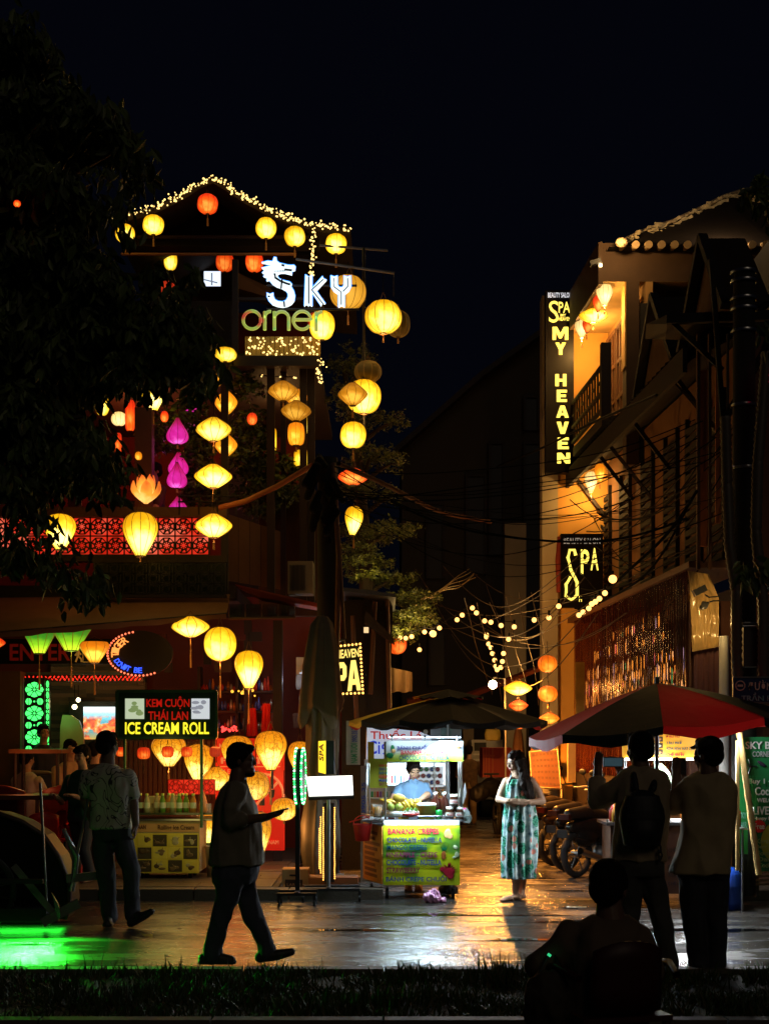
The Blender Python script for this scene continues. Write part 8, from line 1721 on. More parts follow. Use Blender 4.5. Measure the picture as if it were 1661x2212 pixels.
m=MB(); m.bb(W(-120, 0, YZ).x, W(95, 0, YZ).x, YZ+.1, YZ+.6, .062, .18); m.build('footboard', K['black'], cy)
for(a, b_)in(((88, 1690), (102, 1960)), ((199, 1690), (152, 1925))):
 m=MB(); m.tube([pz_(*a, .2), pz_(*b_, .2)], .013, 8); m.build('canopy_stay', K['steel'], cy)
m=MB(); m.tube([pz_(138, 1790, .18), pz_(165, 1850, .2), pz_(158, 1925, .25)], [.02, .035, .02], 6); m.build('fender', M('cyclo_fender', (.3, .31, .33), .25, .7), cy)
m=MB(); m.tube([pz_(112, 1930, .1), pz_(128, 1960, .1), pz_(130, 2000, .1), pz_(118, 2020, .1)], [.015, .03, .028, .01], 6)if False else m.prism([pz_(x, y, .02)for x, y in((112, 1928), (126, 1952), (132, 1975), (128, 1990), (122, 1975), (118, 1950))], (0, .02, 0)); m.build('lamp_blade', M('cyclo_fender', ()), cy)
def wheel(c, r_, par, axis=(0, 1, 0), w_=.03, name='wheel'):
 m=MB(); ax=Vector(axis).normalized(); u=Vector((0, 0, 1)); v=ax.cross(u); pts=[c+(u*math.cos(a)+v*math.sin(a))*r_ for a in[2*math.pi*i/32 for i in range(33)]]; m.tube(pts, w_, 7); wh=m.build(name, K['rubber'], par)
 m=MB();
 for i in range(14):a=2*math.pi*i/14; m.tube([c, c+(u*math.cos(a)+v*math.sin(a))*r_*.95], .003, 3)
 m.cyl(c-ax*.04, c+ax*.04, .03); m.build('spokes', K['gsteel'], wh); return wh
wheel(Vector((pz_(-60, 0).x, YZ+.15, .33)), .33, cy); wheel(Vector((pz_(-60, 0).x, YZ+.85, .33)), .33, cy)
for i in range(6):
 xx=W(-60+i*30, 0, 12.4).x; lamp('cyclo_green_lamp', (xx, 12.40, .44), (22, 36, 60, 100, 170, 290)[i], (.02, 1, .03), cy, .03, 'SPOT', rot=(R(-62), 0, R((4, 10, 16, 24, 31, 38)[i])), spot=R(54))
m=MB(); m.bb(W(-80, 0, 12.4).x, W(92, 0, 12.4).x, 12.42, 12.47, .43, .47); m.build('added_led_bar', K['black'], cy)  # added bar carrying the green spots, raised so they reach the road
lamp('cyclo_green_lamp', (W(30, 0, 12.8).x, 12.75, .055), 6, (.025, 1, .04), cy, .9, 'AREA', .3, (0, 0, 0))
# ================================================================== TABLES AND CHAIRS
def table(label, px, py, Y, w_, d_, mat, name='restaurant_table', g=.115):
 c=W(px, py, Y); t=T(name, label, 'table', (c.x, Y, g)); m=MB(); m.bb(c.x-w_/2, c.x+w_/2, Y-d_/2, Y+d_/2, c.z-.05, c.z); m.build('table_top', mat, t)
 for x in(-1, 1):
  for y in(-1, 1):m=MB(); m.cyl((c.x+x*(w_/2-.06), Y+y*(d_/2-.06), g), (c.x+x*(w_/2-.06), Y+y*(d_/2-.06), c.z-.05), .022); m.build('leg', K['dark'], t)
 return t
tw=M('table_wood', (.22, .09, .03), .35, bump=.1)
table('high wooden bar table in front of the white shirted guest', 88, 1618, 17.0, .62, .5, tw); table('low dark wooden table behind the cyclo', 60, 1716, 16.2, 1.3, .6, M('table_dark', (.12, .05, .025), .3)); table('small table edge behind the red chairs', 150, 1712, 17.2, .8, .5, tw)
def wchair(px, Y, label, mat, yaw=0., s=1.):
 c=W(px, 0, Y); base=Vector((c.x, Y, .115)); t=T('wooden_armchair', label, 'chair', base, 'high backed restaurant chairs'); m=MB(); m.bb(base.x-.25, base.x+.25, Y-.25, Y+.25, base.z+.42, base.z+.50); m.build('seat', mat, t)
 m=MB(); vs=[]
 for i in range(7):
  f=i/6; x=-.29+.58*f; zt_=.98+.07*math.sin(math.pi*f)
  for z in(.5, .7, .9, zt_):vs.append(base+Vector((x*(1+.1*(z-.5)), .24+.04*math.sin(f*18)*0+(z-.5)*.1, z)))
 m.add(vs, [(i*4+j, i*4+j+1, i*4+5+j, i*4+4+j)for i in range(6)for j in range(3)], True); o=m.build('backrest', mat, t); o.modifiers.new('s', 'SOLIDIFY').thickness=.05
 m=MB()
 for i in range(9):m.tube([base+Vector((-.26+i*.065, .19, .52)), base+Vector((-.28+i*.07, .245, .98))], .008, 4)
 m.build('backrest_seams', M('seam_red', (.10, .015, .01), .4), t)
 for x in(-1, 1):
  for y in(-1, 1):m=MB(); m.cyl(base+Vector((x*.21, y*.2, .42)), base+Vector((x*.23, y*.22, 0)), .02); m.build('leg', K['gsteel'], t)
 t.rotation_euler=(0, 0, yaw); return t
mv_=M('maroon_vinyl', (.16, .018, .012), .3); wchair(22, 16.6, 'maroon padded chair at the left edge behind the table', mv_, R(170)); wchair(155, 16.9, 'maroon ribbed chair back below the seated guests', mv_, R(185))
rpm=M('scarlet_plastic', (.55, .02, .012), .35)
for(px, Y, yaw, lab)in((92, 15.9, R(200), 'bright red plastic chair between the cyclo bars'), (170, 16.3, R(150), 'red plastic chair behind the second cyclo bar'), (-6, 16.6, R(180), 'red plastic chair cut by the left edge')):
 c=W(px, 0, Y); pchair(Vector((c.x, Y, .115)), yaw, lab, rpm, 1.0)
t=T('standing_panel', 'tall round-topped cream panel standing before the reef screen', 'panel', W(155, 1760, 19.3)); m=MB(); m.prism([W(x, y, 19.3)for x, y in((128, 1760), (183, 1760), (183, 1620), (180, 1580), (172, 1557), (155, 1545), (136, 1544), (131, 1570))], (0, .05, 0)); m.build('panel_body', M('cream_gloss', (.42, .30, .16), .3), t)
sh_=T('bar_shelf', 'back bar shelves with glasses glowing red behind the awning lanterns', 'shelf', W(480, 1575, 19.8)); m=MB()
for py in(1492, 1535, 1575):a, b_=W(430, py, 19.8), W(595, py, 19.8); m.bb(a.x, b_.x, 19.8, 20.1, a.z-.03, a.z)
for px in(430, 512, 595):a=W(px, 1580, 19.8); m.bb(a.x-.02, a.x+.02, 19.8, 20.1, a.z, W(0, 1440, 19.8).z)
m.build('shelf_frame', K['dark'], sh_)
gt=T('bar_glassware', 'rows of glasses and bottles on the back bar shelves', 'glassware', W(470, 1560, 19.85)); m=MB(); rg=random.Random(44)
for py in(1492, 1535, 1575):
 for i in range(24):
  px=434+i*6.6; c=W(px, py, 19.88+rg.uniform(0, .1)); m.mi=rg.randrange(4); h=rg.uniform(.06, .2); m.lathe([(0, 0), (.02, 0), (.024, h*.6), (.012, h*.8), (.011, h), (0, h)], c, 8)
m.build('glasses', [M('glass_red', (.5, .05, .03), .1), M('glass_clear', (.4, .4, .42), .08, .3), M('glass_blue', (.05, .08, .35), .1), M('glass_amber', (.4, .16, .03), .1)], gt)['kind']='stuff'
lamp('bar_lamp', W(470, 1555, 19.5), 2.5, (1, .12, .06), sh_, .1); lamp('bar_lamp', W(640, 1470, 19.2), 6, (.75, .88, 1), sh_, .05)
t=T('lit_opening', 'small pale lit window opening right of the balloon lantern', 'window', W(650, 1440, 20.0)); pane(640, 1420, 700, 1475, 20.0, .05).build('pane', M('yellow_wall', (.7, .55, .25), .8), t)
m=MB(); rg=random.Random(3)
for i in range(14):m.box(W(rg.uniform(640, 705), rg.uniform(1448, 1475), 19.6), (rg.uniform(.04, .12), .1, .03), rot=Matrix.Rotation(rg.uniform(-.5, .5), 3, 'Y'))
m.build('kitchen_clutter', K['steel'], None, W(670, 1470, 19.6), 'shiny metal kitchen clutter under the pale window', 'kitchenware')['kind']='stuff'
m=MB()
for i in range(22):a=W(238+i*10.5, 0, 18.4); m.bb(a.x, a.x+.045, 18.4, 18.45, .1, W(0, 1600, 18.4).z)
m.build('slat_screen', M('slat_wood', (.11, .035, .018), .6), None, W(330, 1870, 18.4), 'dark vertical slat screen behind the small red lanterns', 'screen')
# ================================================================== MOTORBIKES AND ALLEY THINGS
def motorbike(loc, yaw, label, col, group='motorbikes parked along the alley', s=1.):
 t=T('motorbike', label, 'motorbike', loc, group); O=Vector(loc); g=lambda x, y, z:O+Vector((x, y, z))
 for x, nm in((-.62, 0), (.64, 1)):
  c=g(x, 0, .29); m=MB(); pts=[c+Vector((math.cos(a)*.25, 0, math.sin(a)*.25))for a in[2*math.pi*i/28 for i in range(29)]]; m.tube(pts, .045, 8); wh=m.build('wheel', K['rubber'], t)
  m=MB(); m.cyl(c-Vector((0, .05, 0)), c+Vector((0, .05, 0)), .05, n=12)
  for i in range(6):a=2*math.pi*i/6; m.tube([c, c+Vector((math.cos(a)*.23, 0, math.sin(a)*.23))], .012, 4)
  m.build('rim', K['gsteel'], wh)
 pm_=M('bike_paint_'+col[0], col[1], .2, .2)
 b=Bd(); b.chain([g(-.75, 0, .62), g(-.35, 0, .62), g(-.05, 0, .42), g(.2, 0, .38), g(.42, 0, .62), g(.48, 0, .85)], [.07, .14, .12, .11, .10, .10]); b.ell(g(-.45, 0, .5), (.25, .12, .14)); b.ell(g(.45, 0, .62), (.08, .19, .25)); b.done('bodywork', pm_, t, .018, 3)
 b=Bd(); b.chain([g(-.78, 0, .78), g(-.4, 0, .79), g(-.08, 0, .74)], [.07, .10, .08]); b.done('seat', M('bike_seat', (.018, .014, .012), .35), t, .018, 2)
 m=MB(); m.tube([g(.64, -.07, .29), g(.50, -.07, .8)], .022, 7); m.tube([g(.64, .07, .29), g(.50, .07, .8)], .022, 7); m.build('fork', K['steel'], t)
 b=Bd(); b.chain([g(.80, 0, .45), g(.66, 0, .58), g(.48, 0, .52)], [.04, .06, .05]); b.done('front_fender', pm_, t, .018, 2)
 m=MB(); m.tube([g(.40, -.36, .98), g(.46, -.15, 1.0), g(.46, .15, 1.0), g(.40, .36, .98)], .016, 7); m.build('handlebar', K['steel'], t)
 b=Bd(); b.ell(g(.50, 0, .95), (.10, .12, .08)); b.done('headlamp_cowl', pm_, t, .016, 2)
 m=MB(); m.ball(g(.585, 0, .95), (.03, .07, .05)); m.build('headlight', K['steel'], t)
 for s_ in(-1, 1):
  m=MB(); m.tube([g(.42, s_*.3, 1.0), g(.38, s_*.36, 1.2)], .007, 5); m.ball(g(.37, s_*.37, 1.24), (.02, .07, .045)); m.build('mirror', K['black'], t)
 m=MB(); m.tube([g(.1, -.13, .2), g(-.3, -.14, .22), g(-.75, -.16, .34)], [.025, .035, .045], 9); m.build('exhaust', K['steel'], t)
 m=MB(); m.box(g(-.86, 0, .75), (.05, .16, .07)); m.build('tail_light', M('tail_lens', (.04, .002, .002), .3), t); m=MB(); m.box(g(-.9, 0, .55), (.01, .16, .10)); m.build('number_plate', M('black_plate', (.012, .012, .012), .8), t)  # number plate coloured nearly black
 m=MB(); m.ball(g(-.1, 0, .28), (.18, .12, .12)); m.build('engine', K['gsteel'], t); m=MB(); m.tube([g(-.1, -.1, .3), g(-.18, -.24, .02)], .012, 5); m.build('kickstand', K['gsteel'], t)
 t.rotation_euler=(0, 0, yaw); return t
c=W(1205, 0, 22.2); motorbike(Vector((c.x, 22.2, 0)), R(35), 'dark motorbike with its rear wheel just right of the dress', ('black', (.012, .01, .009)))
c=W(1262, 0, 19.6); motorbike(Vector((c.x, 19.6, 0)), R(40), 'brown black motorbike in the middle of the parked row', ('brown', (.04, .018, .01)))
c=W(1190, 0, 24.0); motorbike(Vector((c.x, 24.0, 0)), R(30), 'reddish motorbike farther back against the wall', ('red', (.10, .012, .008)))
c=W(1310, 0, 17.9); motorbike(Vector((c.x, 17.9, 0)), R(45), 'black motorbike mostly behind the man with the backpack', ('grey', (.012, .012, .012)))
c=W(1235, 0, 20.8); motorbike(Vector((c.x, 20.8, 0)), R(38), 'dark motorbike wedged between its neighbours in the parked row', ('black', (.02, .015, .012)))
c=W(1288, 0, 18.8); motorbike(Vector((c.x, 18.8, 0)), R(42), 'dark motorbike just behind the raised phone of the photographing man', ('grey', (.05, .05, .05)))
t=T('delivery_trike', 'cargo trike with a large red box parked in the alley', 'cargo trike', W(1072, 1760, 26)); YT_=26
a, b_=W(1042, 1679, YT_), W(1104, 1615, YT_); m=MB(); m.bb(a.x, b_.x, YT_, YT_+.8, a.z, b_.z); m.build('cargo_box', M('cargo_red', (.42, .02, .012), .5), t)
m=MB()
for px in(1044, 1050, 1056, 1064):q=W(px, 0, YT_-.02); m.beam((q.x, YT_-.03, a.z), (q.x, YT_-.03, b_.z), .025, .02, up=(0, 1, 0))
q=W(1044, 1634, YT_); m.bb(q.x, q.x+.2, YT_-.045, YT_-.02, q.z, q.z+.03); m.build('box_rails', M('cargo_rail', (.5, .08, .02), .5), t)
wheel(Vector((W(1071, 0, YT_).x, YT_-.25, .30)), .30, t, (1, .1, 0), .035); wheel(Vector((W(1098, 0, YT_).x, YT_+.3, .30)), .30, t, (1, .1, 0), .035)
m=MB(); m.tube([W(1072, 1764, YT_-.2)+Vector((0, 0, .1)), W(1060, 1690, YT_-.1), W(1050, 1684, YT_)], .025); m.tube([W(1045, 1672, YT_-.4), W(1078, 1672, YT_-.4)], .02); m.tube([W(1060, 1674, YT_-.4), W(1071, 1740, YT_-.3)], .02); m.build('frame', K['black'], t)
b=Bd(); b.chain([W(1030, 1715, YT_-.6), W(1060, 1700, YT_-.4), W(1090, 1712, YT_-.2)], [.14, .17, .14]); b.done('saddle_bags', K['black'], t, .03, 2, folds=.02)
t=T('white_van', 'pale rear end of a vehicle in the depth of the alley', 'van', W(1040, 1700, 31)); Yv=31
m=MB(); a, b_=W(1018, 1745, Yv), W(1058, 1598, Yv); m.bb(a.x, b_.x+.3, Yv, Yv+3, .4, b_.z); m.build('body', M('van_paint', (.35, .36, .36), .3, .3), t); pane(1024, 1604, 1050, 1622, Yv-.01, .01).build('rear_window', K['black'], t)
for py in(1628, 1640, 1652):pane(1022, py, 1054, py+3, Yv-.03, .03).build('trim_bar', K['alu'], t)
for px in(1024, 1050):c=W(px, 0, Yv); m=MB(); m.cyl((c.x-.1, Yv+.4, .35), (c.x+.1, Yv+.4, .35), .35, n=18); m.build('wheel', K['rubber'], t)
m=MB();
pane(1000, 1569, 1023, 1612, 32, .3).build('pale_pillar', M('pale_plaster', ()), None, W(1011, 1700, 32), 'pale square pillar top behind the man walking away', 'pillar')
b=Bd(); b.loft([(W(1063, 1576, 24.5), .12, .07, (1, 0, 0)), (W(1064, 1588, 24.5), .14, .08, (1, 0, 0)), (W(1064, 1599, 24.5), .12, .07, (1, 0, 0))]); t=T('yellow_bag', 'yellow bag hanging above the red cargo box', 'bag', W(1064, 1600, 24.5)); b.done('bag_body', M('bag_lemon', (.52, .42, .08), .6), t, .015, 2, folds=.015); m=MB(); m.tube([W(1057, 1577, 24.5), W(1060, 1566, 24.5), W(1068, 1566, 24.5), W(1072, 1577, 24.5)], .01); m.build('strap', K['cord'], t)
m=MB(); m.tube([W(1010, 1566, 24.5), W(1140, 1562, 24.5)], .015); m.tube([W(1140, 1562, 24.5), Vector((W(1140, 0, 24.5).x, 24.5, 0))], .02); m.tube([W(1010, 1566, 24.5), Vector((W(1010, 0, 24.5).x, 24.5, 0))], .02)if False else None; m.build('clothes_rail', K['iron'], None, W(1140, 1700, 24.5), 'thin metal rail across the alley holding the yellow bag', 'rail')
t=T('menu_easel', 'orange-lit framed menu board behind the long haired woman', 'menu board', W(1175, 1770, 21.8)); Ye=21.8
a=W(1146, 1790, Ye); m=MB(); P0, P1, P2, P3=W(1150, 1700, Ye), W(1212, 1704, Ye), W(1203, 1619, Ye+.15), W(1143, 1624, Ye+.15)
m.prism([P0, P1, P2, P3], (0, .03, 0)); m.build('board', M('easel_brown', (.13, .045, .016), .6), t)
m=MB(); m.tube([P0, P3, P2, P1, P0], .018, 6); m.tube([P0, Vector((P0 .x, Ye-.1, 0.0))], .015); m.tube([P1, Vector((P1 .x, Ye-.1, 0.0))], .015); m.build('frame', M('frame_cream', (.6, .45, .25), .5), t)
m=MB(); rg=random.Random(17)
for j in range(6):
 for i in range(7):
  u, v=.08+i*.13, .08+j*.16; p=P0 .lerp(P1, u).lerp(P3 .lerp(P2, u), v)+Vector((0, -.006, 0)); q=P0 .lerp(P1, u+rg.uniform(.05, .1)).lerp(P3 .lerp(P2, u+.08), v)+Vector((0, -.006, 0)); m.prism([p, q, q+Vector((0, .005, .035)), p+Vector((0, .005, .035))], (0, .002, 0))
m.build('menu_print', M('easel_print', (.10, .04, .02), .6), t)
pane(1146, 1600, 1195, 1622, Ye+.3, .03).build('orange_poster', M('poster_orange', (.30, .10, .02), .5, var=.5, vs=5), None, W(1170, 1622, Ye+.3), 'orange poster on the wall above the menu easel', 'poster')
pane(1226, 1560, 1243, 1690, 20.5, .05).build('cream_strip', M('cream_lit', (.6, .42, .18), .8), None, W(1235, 1690, 20.5), 'narrow cream wall strip left of the corrugated sheets', 'wall')
pane(1243, 1430, 1262, 1560, 20.3, .05).build('gold_panel', M('gold_glass', (.5, .3, .05), .15, .6, var=.8, vs=4), None, W(1252, 1560, 20.3), 'narrow reflective gold panel at the end of the corrugated wall', 'panel')
# ================================================================== POLES AND CABLES
up=T('utility_pole', 'black concrete utility pole loaded with cables left of the alley', 'utility pole', (W(708, 0, 16.7).x, 16.7, .1)); c=W(708, 0, 16.7)
m=MB(); m.cyl((c.x, 16.7, .1), (c.x, 16.7, W(0, 990, 16.7).z), .14, .12, n=14); m.build('shaft', M('tarred_concrete', (.02, .018, .016), .9), up)
b=Bd(); rg=random.Random(8)
for i in range(16):p=W(700+rg.uniform(-22, 26), 985+i*9, 16.5+rg.uniform(-.1, .1)); b.cap(p, rg.uniform(.03, .07), p+Vector((rg.uniform(-.15, .15), rg.uniform(-.1, .1), -rg.uniform(.1, .3))), rg.uniform(.03, .06))
b.done('cable_bundle', K['wire'], up, .02, 2)
m=MB(); m.tube([W(733, 1180, 16.5), W(738, 1270, 16.5), W(744, 1380, 16.5)], .02, 6); m.tube([W(720, 1000, 16.5), W(732, 1200, 16.5), W(726, 1500, 16.5)], .03, 6); m.build('down_pipe', K['brown'], up)
rp_=T('utility_pole', 'thick dark pole with junction boxes and ribbed conduits at the right edge', 'utility pole', (W(1610, 0, 14.6).x, 14.6, .1)); c=W(1606, 0, 14.6)
m=MB(); m.cyl((c.x, 14.6, .1), (c.x, 14.6, W(0, 585, 14.6).z), .13, .11, n=14); m.build('shaft', M('tarred_concrete', ()), rp_)
m=MB()
for py in(592, 612, 650, 672, 720, 880, 1015, 1352):q=W(1606, py, 14.6); m.lathe([(.135, 0), (.14, .015), (.135, .03)], (c.x, 14.6, q.z), 16)
m.build('steel_band', K['steel'], rp_)
def conduit(pts, r_, label):
 m=MB(); P_=[]; rr=[]
 tot=0
 for i in range(len(pts)-1):
  L_=(pts[i+1]-pts[i]).length; k=int(L_/.03)
  for j in range(k):P_.append(pts[i].lerp(pts[i+1], j/k)); rr.append(r_*(1.12 if j%2 else.92))
 m.tube(P_, rr, 9); return m.build('conduit', M('ribbed_conduit', (.10, .075, .055), .5), None, pts[-1], label, 'conduit')
conduit([W(1566, 900, 14.3), W(1570, 1050, 14.3), W(1575, 1180, 14.25), W(1590, 1280, 14.25), W(1590, 1420, 14.25), W(1598, 1560, 14.25)], .055, 'ribbed cable conduit running down left of the right pole')
conduit([W(1655, 760, 14.2), W(1636, 1000, 14.2), W(1632, 1150, 14.2), W(1648, 1310, 14.2), W(1648, 1480, 14.2)], .055, 'ribbed cable conduit running down right of the right pole')
tb=T('junction_box', 'grey junction box strapped low on the right pole', 'junction box', W(1625, 1400, 14.3)); pane(1605, 1355, 1640, 1440, 14.3, .2).build('casing', M('box_grey', (.05, .045, .04), .6), tb); m=MB(); m.tube([W(1585, 1352, 14.25), W(1661, 1352, 14.25)], .008); m.build('strap', K['steel'], tb)
m=MB(); m.beam(W(1440, 690, 15.2), W(1661, 682, 14.9), .08, .10); m.beam(W(1450, 695, 15.2), W(1560, 800, 15.2), .04, .05); m.beam(W(1535, 560, 14.9), W(1560, 900, 14.9), .05, .05); m.beam(W(1560, 915, 14.9), W(1661, 740, 14.6), .06, .06); m.build('crossarm', K['near_black'], None, W(1550, 690, 15.0), 'dark timber crossarm frame bracing the right pole', 'pole frame')
m=MB(); c=W(1661, 860, 14.2); m.ball(W(1662, 808, 14.2), (.04, .04, .1)); m.build('red_lamp', E('red_lamp_glow', (1, .02, .1), 2), None, W(1662, 808, 14.2), 'small red lamp cut by the right edge of the picture', 'lamp')
def cable(p, q, sag, r_, label, seed=0, mat=None, group='overhead cables'):
 m=MB(); pts=[]; L_=(q-p).length; rg=random.Random(seed)
 for i in range(25):
  f=i/24; v=p.lerp(q, f); v.z-=sag*4*f*(1-f)+.02*math.sin(f*9+seed); v.x+=.02*math.sin(f*7+seed*2); pts.append(v)
 m.tube(pts, r_, 5); return m.build('overhead_cable', mat or K['wire'], None, p, label, 'cable', group)
rg=random.Random(101); lab_='thin black cable sagging across the alley between the poles'
A_=lambda:W(rg.uniform(715, 735), rg.uniform(1000, 1090), 15.5)
for i in range(16):
 B_=W(rg.uniform(1480, 1590), rg.uniform(900, 1120), 15.0); cable(A_(), B_, rg.uniform(.15, .95), rg.uniform(.003, .007), lab_, i)
lab2='thin black cable running along the fronts of the right hand houses'
for i in range(12):
 cable(fac(rg.uniform(20, 22.4), rg.uniform(3.7, 5.6), -.05), W(rg.uniform(1560, 1600), rg.uniform(850, 1150), 14.8), rg.uniform(.2, .8), rg.uniform(.005, .010), lab2, 40+i)
lab3='thin cable drooping low among the bulb strings of the alley'
for i in range(12):
 cable(W(rg.uniform(860, 1060), rg.uniform(1200, 1380), 22), W(rg.uniform(1240, 1400), rg.uniform(1180, 1340), 16.5), rg.uniform(.2, .9), rg.uniform(.004, .007), lab3, 80+i, M('dusty_cable', (.05, .03, .015), .5))
for i in range(6):cable(W(1000+i*30, 1290+10*math.sin(i), 19), W(1060+i*26, 1500+20*math.sin(i*2), 20.5), -.02, .006, 'slack wire end hanging down below the bulb strings', 120+i, M('dusty_cable', ()), 'slack wires')
cable(W(840, 1080, 15.6), W(1480, 1120, 15.2), .35, .013, 'thick black trunk cable crossing the alley', 7)
cable(W(735, 1000, 15.5), W(1060, 1130, 21), .1, .03, 'thick rusty brown cable leaving the left pole to the right', 9, M('brown_cable', (.06, .02, .01), .85, spec=.1))
cable(W(1075, 1010, 26), W(1420, 850, 15.6), -.0, .018, 'straight taut cable crossing in front of the tall sign', 11)
for i in range(5):cable(W(910+i*6, 1298-i*3, 20), W(1016+i*3, 1226+i*6, 22), .01, .006, 'short shiny cable catching light before the far building', 30+i, M('shiny_cable', (.4, .3, .15), .3, .6), 'shiny short cables')
cable(W(1250, 1290, 16.8), W(1500, 1060, 15.2), .25, .018, 'thick twisted cable bundle above the corrugated wall', 13)
cable(W(1240, 1310, 17.2), W(1480, 1110, 15.3), .30, .014, 'second cable bundle just under the thick twisted one', 14)
# ================================================================== TREES
def leaf_cloud(m, blobs, n_, size, seed, droop=.5, mats=2, drop_sh=False):
 rg=random.Random(seed); tot=sum(b[1].x*b[1].z for b in blobs)
 for c, r_ in blobs:
  k=int(n_*r_.x*r_.z/tot)
  nc=max(3, k//14)
  for q in range(nc):
   while True:
    u=Vector((rg.uniform(-1, 1), rg.uniform(-1, 1), rg.uniform(-1, 1)))
    if u.length<1:break
   cc=c+Vector((u.x*r_.x, u.y*r_.y, u.z*r_.z)); tw_=Vector((rg.gauss(0, 1), rg.gauss(0, 1), rg.gauss(-.3, .6))).normalized()
   for j in range(14):
    p=cc+tw_*(j*size*.10)+Vector((rg.gauss(0, size*.4), rg.gauss(0, size*.4), rg.gauss(0, size*.3)))
    d=Vector((rg.gauss(0, 1), rg.gauss(0, 1), rg.gauss(0, .6)-droop*2)).normalized(); s=d.cross(Vector((rg.gauss(0, 1), rg.gauss(0, 1), rg.gauss(0, 1)))).normalized(); L_=size*rg.uniform(.7, 1.3); w_=L_*.20; nn_=d.cross(s)*L_*.08
    m.mi=rg.randrange(mats); m.add([p, p+d*L_*.35+s*w_-nn_, p+d*L_*.7+s*w_*.8-nn_, p+d*L_, p+d*L_*.7-s*w_*.8-nn_, p+d*L_*.35-s*w_-nn_], [(0, 1, 2), (0, 2, 3), (0, 3, 4), (0, 4, 5)])
V3=Vector
def B_(px, py, Y, rx, rz, ry=.8):return(W(px, py, Y), V3((rx/F*Y, ry, rz/F*Y)))
tr=T('big_tree', 'huge black leafed tree filling the upper left, leaves hanging over the lanterns', 'tree', (W(-160, 0, 14).x, 14, 0))
m=MB(); m.tube([(W(-160, 0, 14).x, 14, 0), W(-150, 1500, 14), W(-120, 1100, 14), W(-60, 800, 14), W(20, 500, 14), W(60, 250, 14)], [.35, .3, .26, .2, .14, .05], 10)
for(a, b_)in(((-100, 1000), (180, 900)), ((-60, 800), (250, 650)), ((-20, 650), (360, 600)), ((20, 500), (240, 330)), ((-110, 1050), (120, 1150)), ((200, 800), (430, 700))):m.tube([W(*a, 14), W((a[0]+b_[0])/2, (a[1]+b_[1])/2-30, 13.8), W(*b_, 13.7)], [.10, .06, .02], 6)
m.build('trunk', K['bark'], tr)
bl=[B_(60, 130, 14, 75, 65), B_(115, 260, 14, 110, 80), B_(235, 290, 13.8, 70, 55), B_(40, 400, 14, 120, 110), B_(140, 430, 13.8, 80, 60), B_(290, 345, 13.6, 26, 55), B_(235, 425, 13.6, 24, 30), B_(120, 570, 14, 130, 70), B_(235, 650, 13.8, 100, 55), B_(390, 690, 13.7, 60, 55), B_(415, 620, 13.6, 22, 30), B_(200, 720, 14, 170, 80), B_(80, 900, 14, 125, 90), B_(370, 760, 13.8, 70, 50), B_(440, 780, 13.6, 36, 60), B_(300, 800, 13.8, 80, 36), B_(110, 985, 13.8, 100, 50), B_(215, 980, 13.6, 36, 80), B_(25, 1040, 13.8, 70, 45), B_(200, 1045, 13.6, 36, 40), B_(185, 1240, 13.5, 26, 60), B_(140, 1235, 13.5, 24, 45), B_(75, 1200, 13.8, 40, 50), B_(8, 1170, 13.8, 14, 30), B_(445, 850, 13.6, 18, 34), B_(120, 780, 14, 160, 70), B_(30, 700, 14, 90, 120), B_(215, 560, 13.7, 30, 20), B_(98, 1145, 13.5, 8, 20), B_(340, 580, 13.6, 40, 18), B_(268, 488, 13.5, 6, 10)]
m=MB(); bl=[(c, V3((max(.04, r.x-.10), r.y, max(.04, r.z-.10))))for c, r in bl]
leaf_cloud(m, bl, 29000, .15, 1, droop=.9)
m.build('crown', [M('tree_leaf_dark', (.045, .060, .016), .6), M('tree_leaf', (.10, .14, .028), .5)], tr)
t2=T('layered_tree', 'small leaved layered tree lit yellow-green from below, behind the utility pole', 'tree', (W(800, 0, 20.5).x, 20.5, 0))
m=MB(); m.tube([(W(800, 0, 20.5).x, 20.5, 0), W(798, 1500, 20.5), W(790, 1200, 20.5), W(770, 950, 20.5), W(740, 780, 20.5)], [.14, .12, .10, .07, .03], 8)
lay=[(765, 775, 60, 12), (745, 800, 50, 14), (780, 900, 70, 16), (850, 910, 50, 10), (740, 860, 50, 18), (800, 985, 80, 16), (850, 1000, 50, 10), (780, 1060, 80, 18), (850, 1070, 40, 10), (800, 1150, 90, 18), (870, 1140, 50, 12), (790, 1215, 66, 14), (850, 1250, 50, 10), (770, 1190, 44, 12), (890, 1290, 60, 16), (880, 1340, 56, 22), (905, 1320, 36, 20), (800, 1245, 60, 10), (860, 1370, 40, 14)]
for(x, y, rx, rz)in lay:m.tube([W(790, y+40, 20.5), W((790+x)/2, y+16, 20.5), W(x, y, 20.4)], [.04, .03, .012], 5)
m.build('trunk', K['bark'], t2)
m=MB(); leaf_cloud(m, [B_(x, y, 20.4, rx*(.8 if y<1150 else 1), rz*(.5 if y<1150 else.8), .8)for x, y, rx, rz in lay], 17000, .05, 5, droop=.0)
m.build('crown', [M('layer_leaf_a', (.12, .14, .02), .5), M('layer_leaf_b', (.04, .055, .01), .5)], t2)
sb_=T('balcony_shrubs', 'dark potted shrubs filling the upper balcony behind the magenta lanterns', 'shrub', W(480, 1090, 19))
m=MB();
for x in(400, 440, 540, 580):m.tube([W(x, 1110, 19), W(x+5, 1000, 19), W(x-5, 900, 19)], [.04, .03, .01], 5)
m.build('stem', K['bark'], sb_)
m=MB(); leaf_cloud(m, [B_(x, y, 19, rx, rz, .4)for x, y, rx, rz in((410, 900, 36, 60), (420, 990, 40, 60), (440, 1060, 50, 40), (540, 960, 45, 90), (560, 1060, 50, 50), (610, 1040, 40, 60), (350, 930, 30, 50), (540, 840, 30, 30), (520, 790, 24, 20))], 7000, .09, 9, droop=.2)
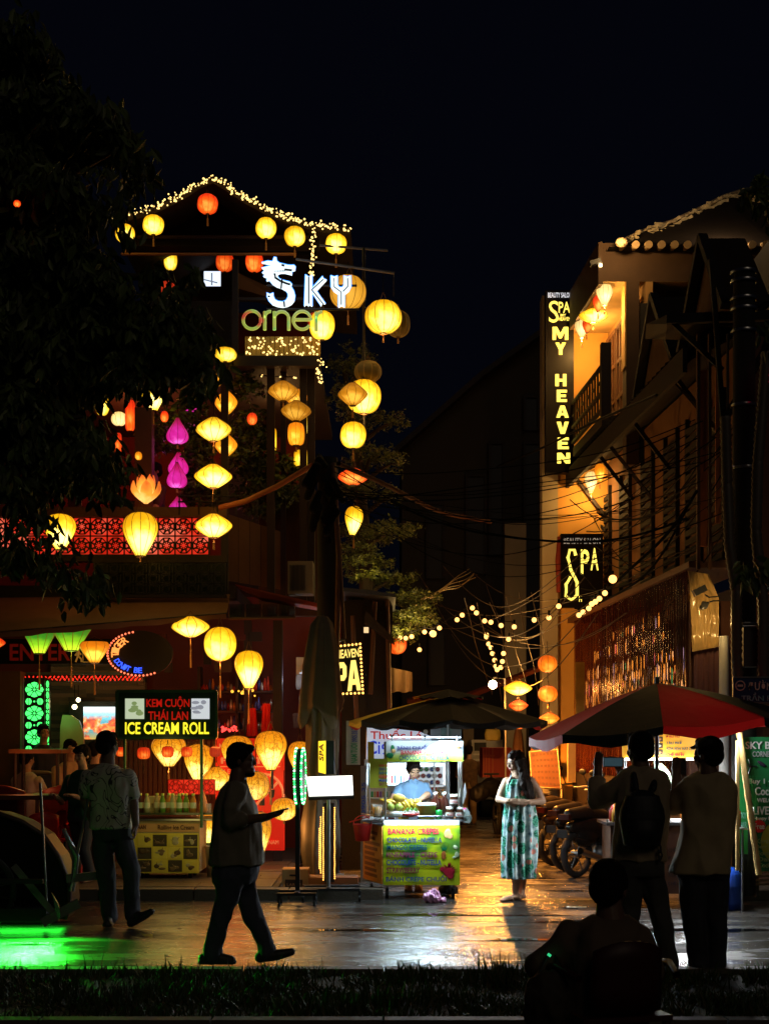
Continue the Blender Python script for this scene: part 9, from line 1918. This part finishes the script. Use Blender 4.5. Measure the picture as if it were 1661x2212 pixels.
m.build('foliage', [K['leafd'], K['leafl']], sb_)
m=MB(); leaf_cloud(m, [B_(1660, 400, 13, 10, 22, .1), B_(1655, 1230, 13, 8, 20, .1), B_(1662, 700, 13, 6, 10, .1)], 160, .16, 3, droop=.9); lf=T('leafy_branch', 'few green leaves of a branch entering at the right edge', 'branch', W(1680, 400, 13)); m.build('foliage', [K['leafl'], K['leafd']], lf)
m=MB(); m.tube([W(1690, 330, 13), W(1672, 380, 13), W(1690, 700, 13), W(1676, 1200, 13)], .012, 5); m.build('stem', K['bark'], lf)
# ================================================================== PUDDLES, LITTER
wm_=M('still_water', (.006, .006, .006), .03, var=0, spec=1.)
rg=random.Random(91)
def puddle(cx, cy_, rx, ry, seed):
 n_=46; pts=[]
 for i in range(n_):
  a=2*math.pi*i/n_; k_=1+.55*noise.noise(Vector((math.cos(a)*1.4+seed, math.sin(a)*1.4, seed*3.1)))+.25*noise.noise(Vector((math.cos(a)*5+seed, math.sin(a)*5, 0)))
  pts.append(Vector((cx+rx*k_*math.cos(a), cy_+ry*k_*math.sin(a), .004)))
 m=MB(); m.add(pts, [tuple(range(n_))]); struct('puddle', m, wm_)
for(px, py, rx, ry)in((1010, 1978, 1.1, .035), (900, 1975, .5, .03), (1250, 1992, .45, .06), (1190, 1862, .25, .10), (1090, 1845, .3, .12), (1060, 1810, .22, .2), (1170, 1898, .2, .07), (1230, 1925, .22, .06), (1290, 1990, .3, .07), (1110, 1790, .3, .25), (1040, 1885, .12, .05), (760, 2010, .35, .05), (1520, 2010, .6, .10), (1130, 2030, .3, .05)):
 Yp=CH*F/(py-HY); puddle(W(px, 0, Yp).x, Yp, rx, ry, rg.uniform(0, 50))
m=MB()
for i in range(60):
 px=rg.uniform(250, 1640); py=rg.uniform(1935, 2085); Yp=CH*F/(py-HY); c=Vector((W(px, 0, Yp).x, Yp, .006)); a=rg.uniform(0, 3.1); d=Vector((math.cos(a), math.sin(a), 0))*rg.uniform(.01, .035); e=Vector((-d.y, d.x, .006))*.45
 m.mi=rg.randrange(2); m.add([c-d, c+e, c+d, c-e], [(0, 1, 2, 3)])
m.build('fallen_leaves', [M('fallen_leaf', (.05, .03, .012), .5), M('paper_scrap', (.22, .2, .16), .7)], None, None, 'scattered fallen leaves and paper scraps on the wet road', 'litter', None, 'stuff')
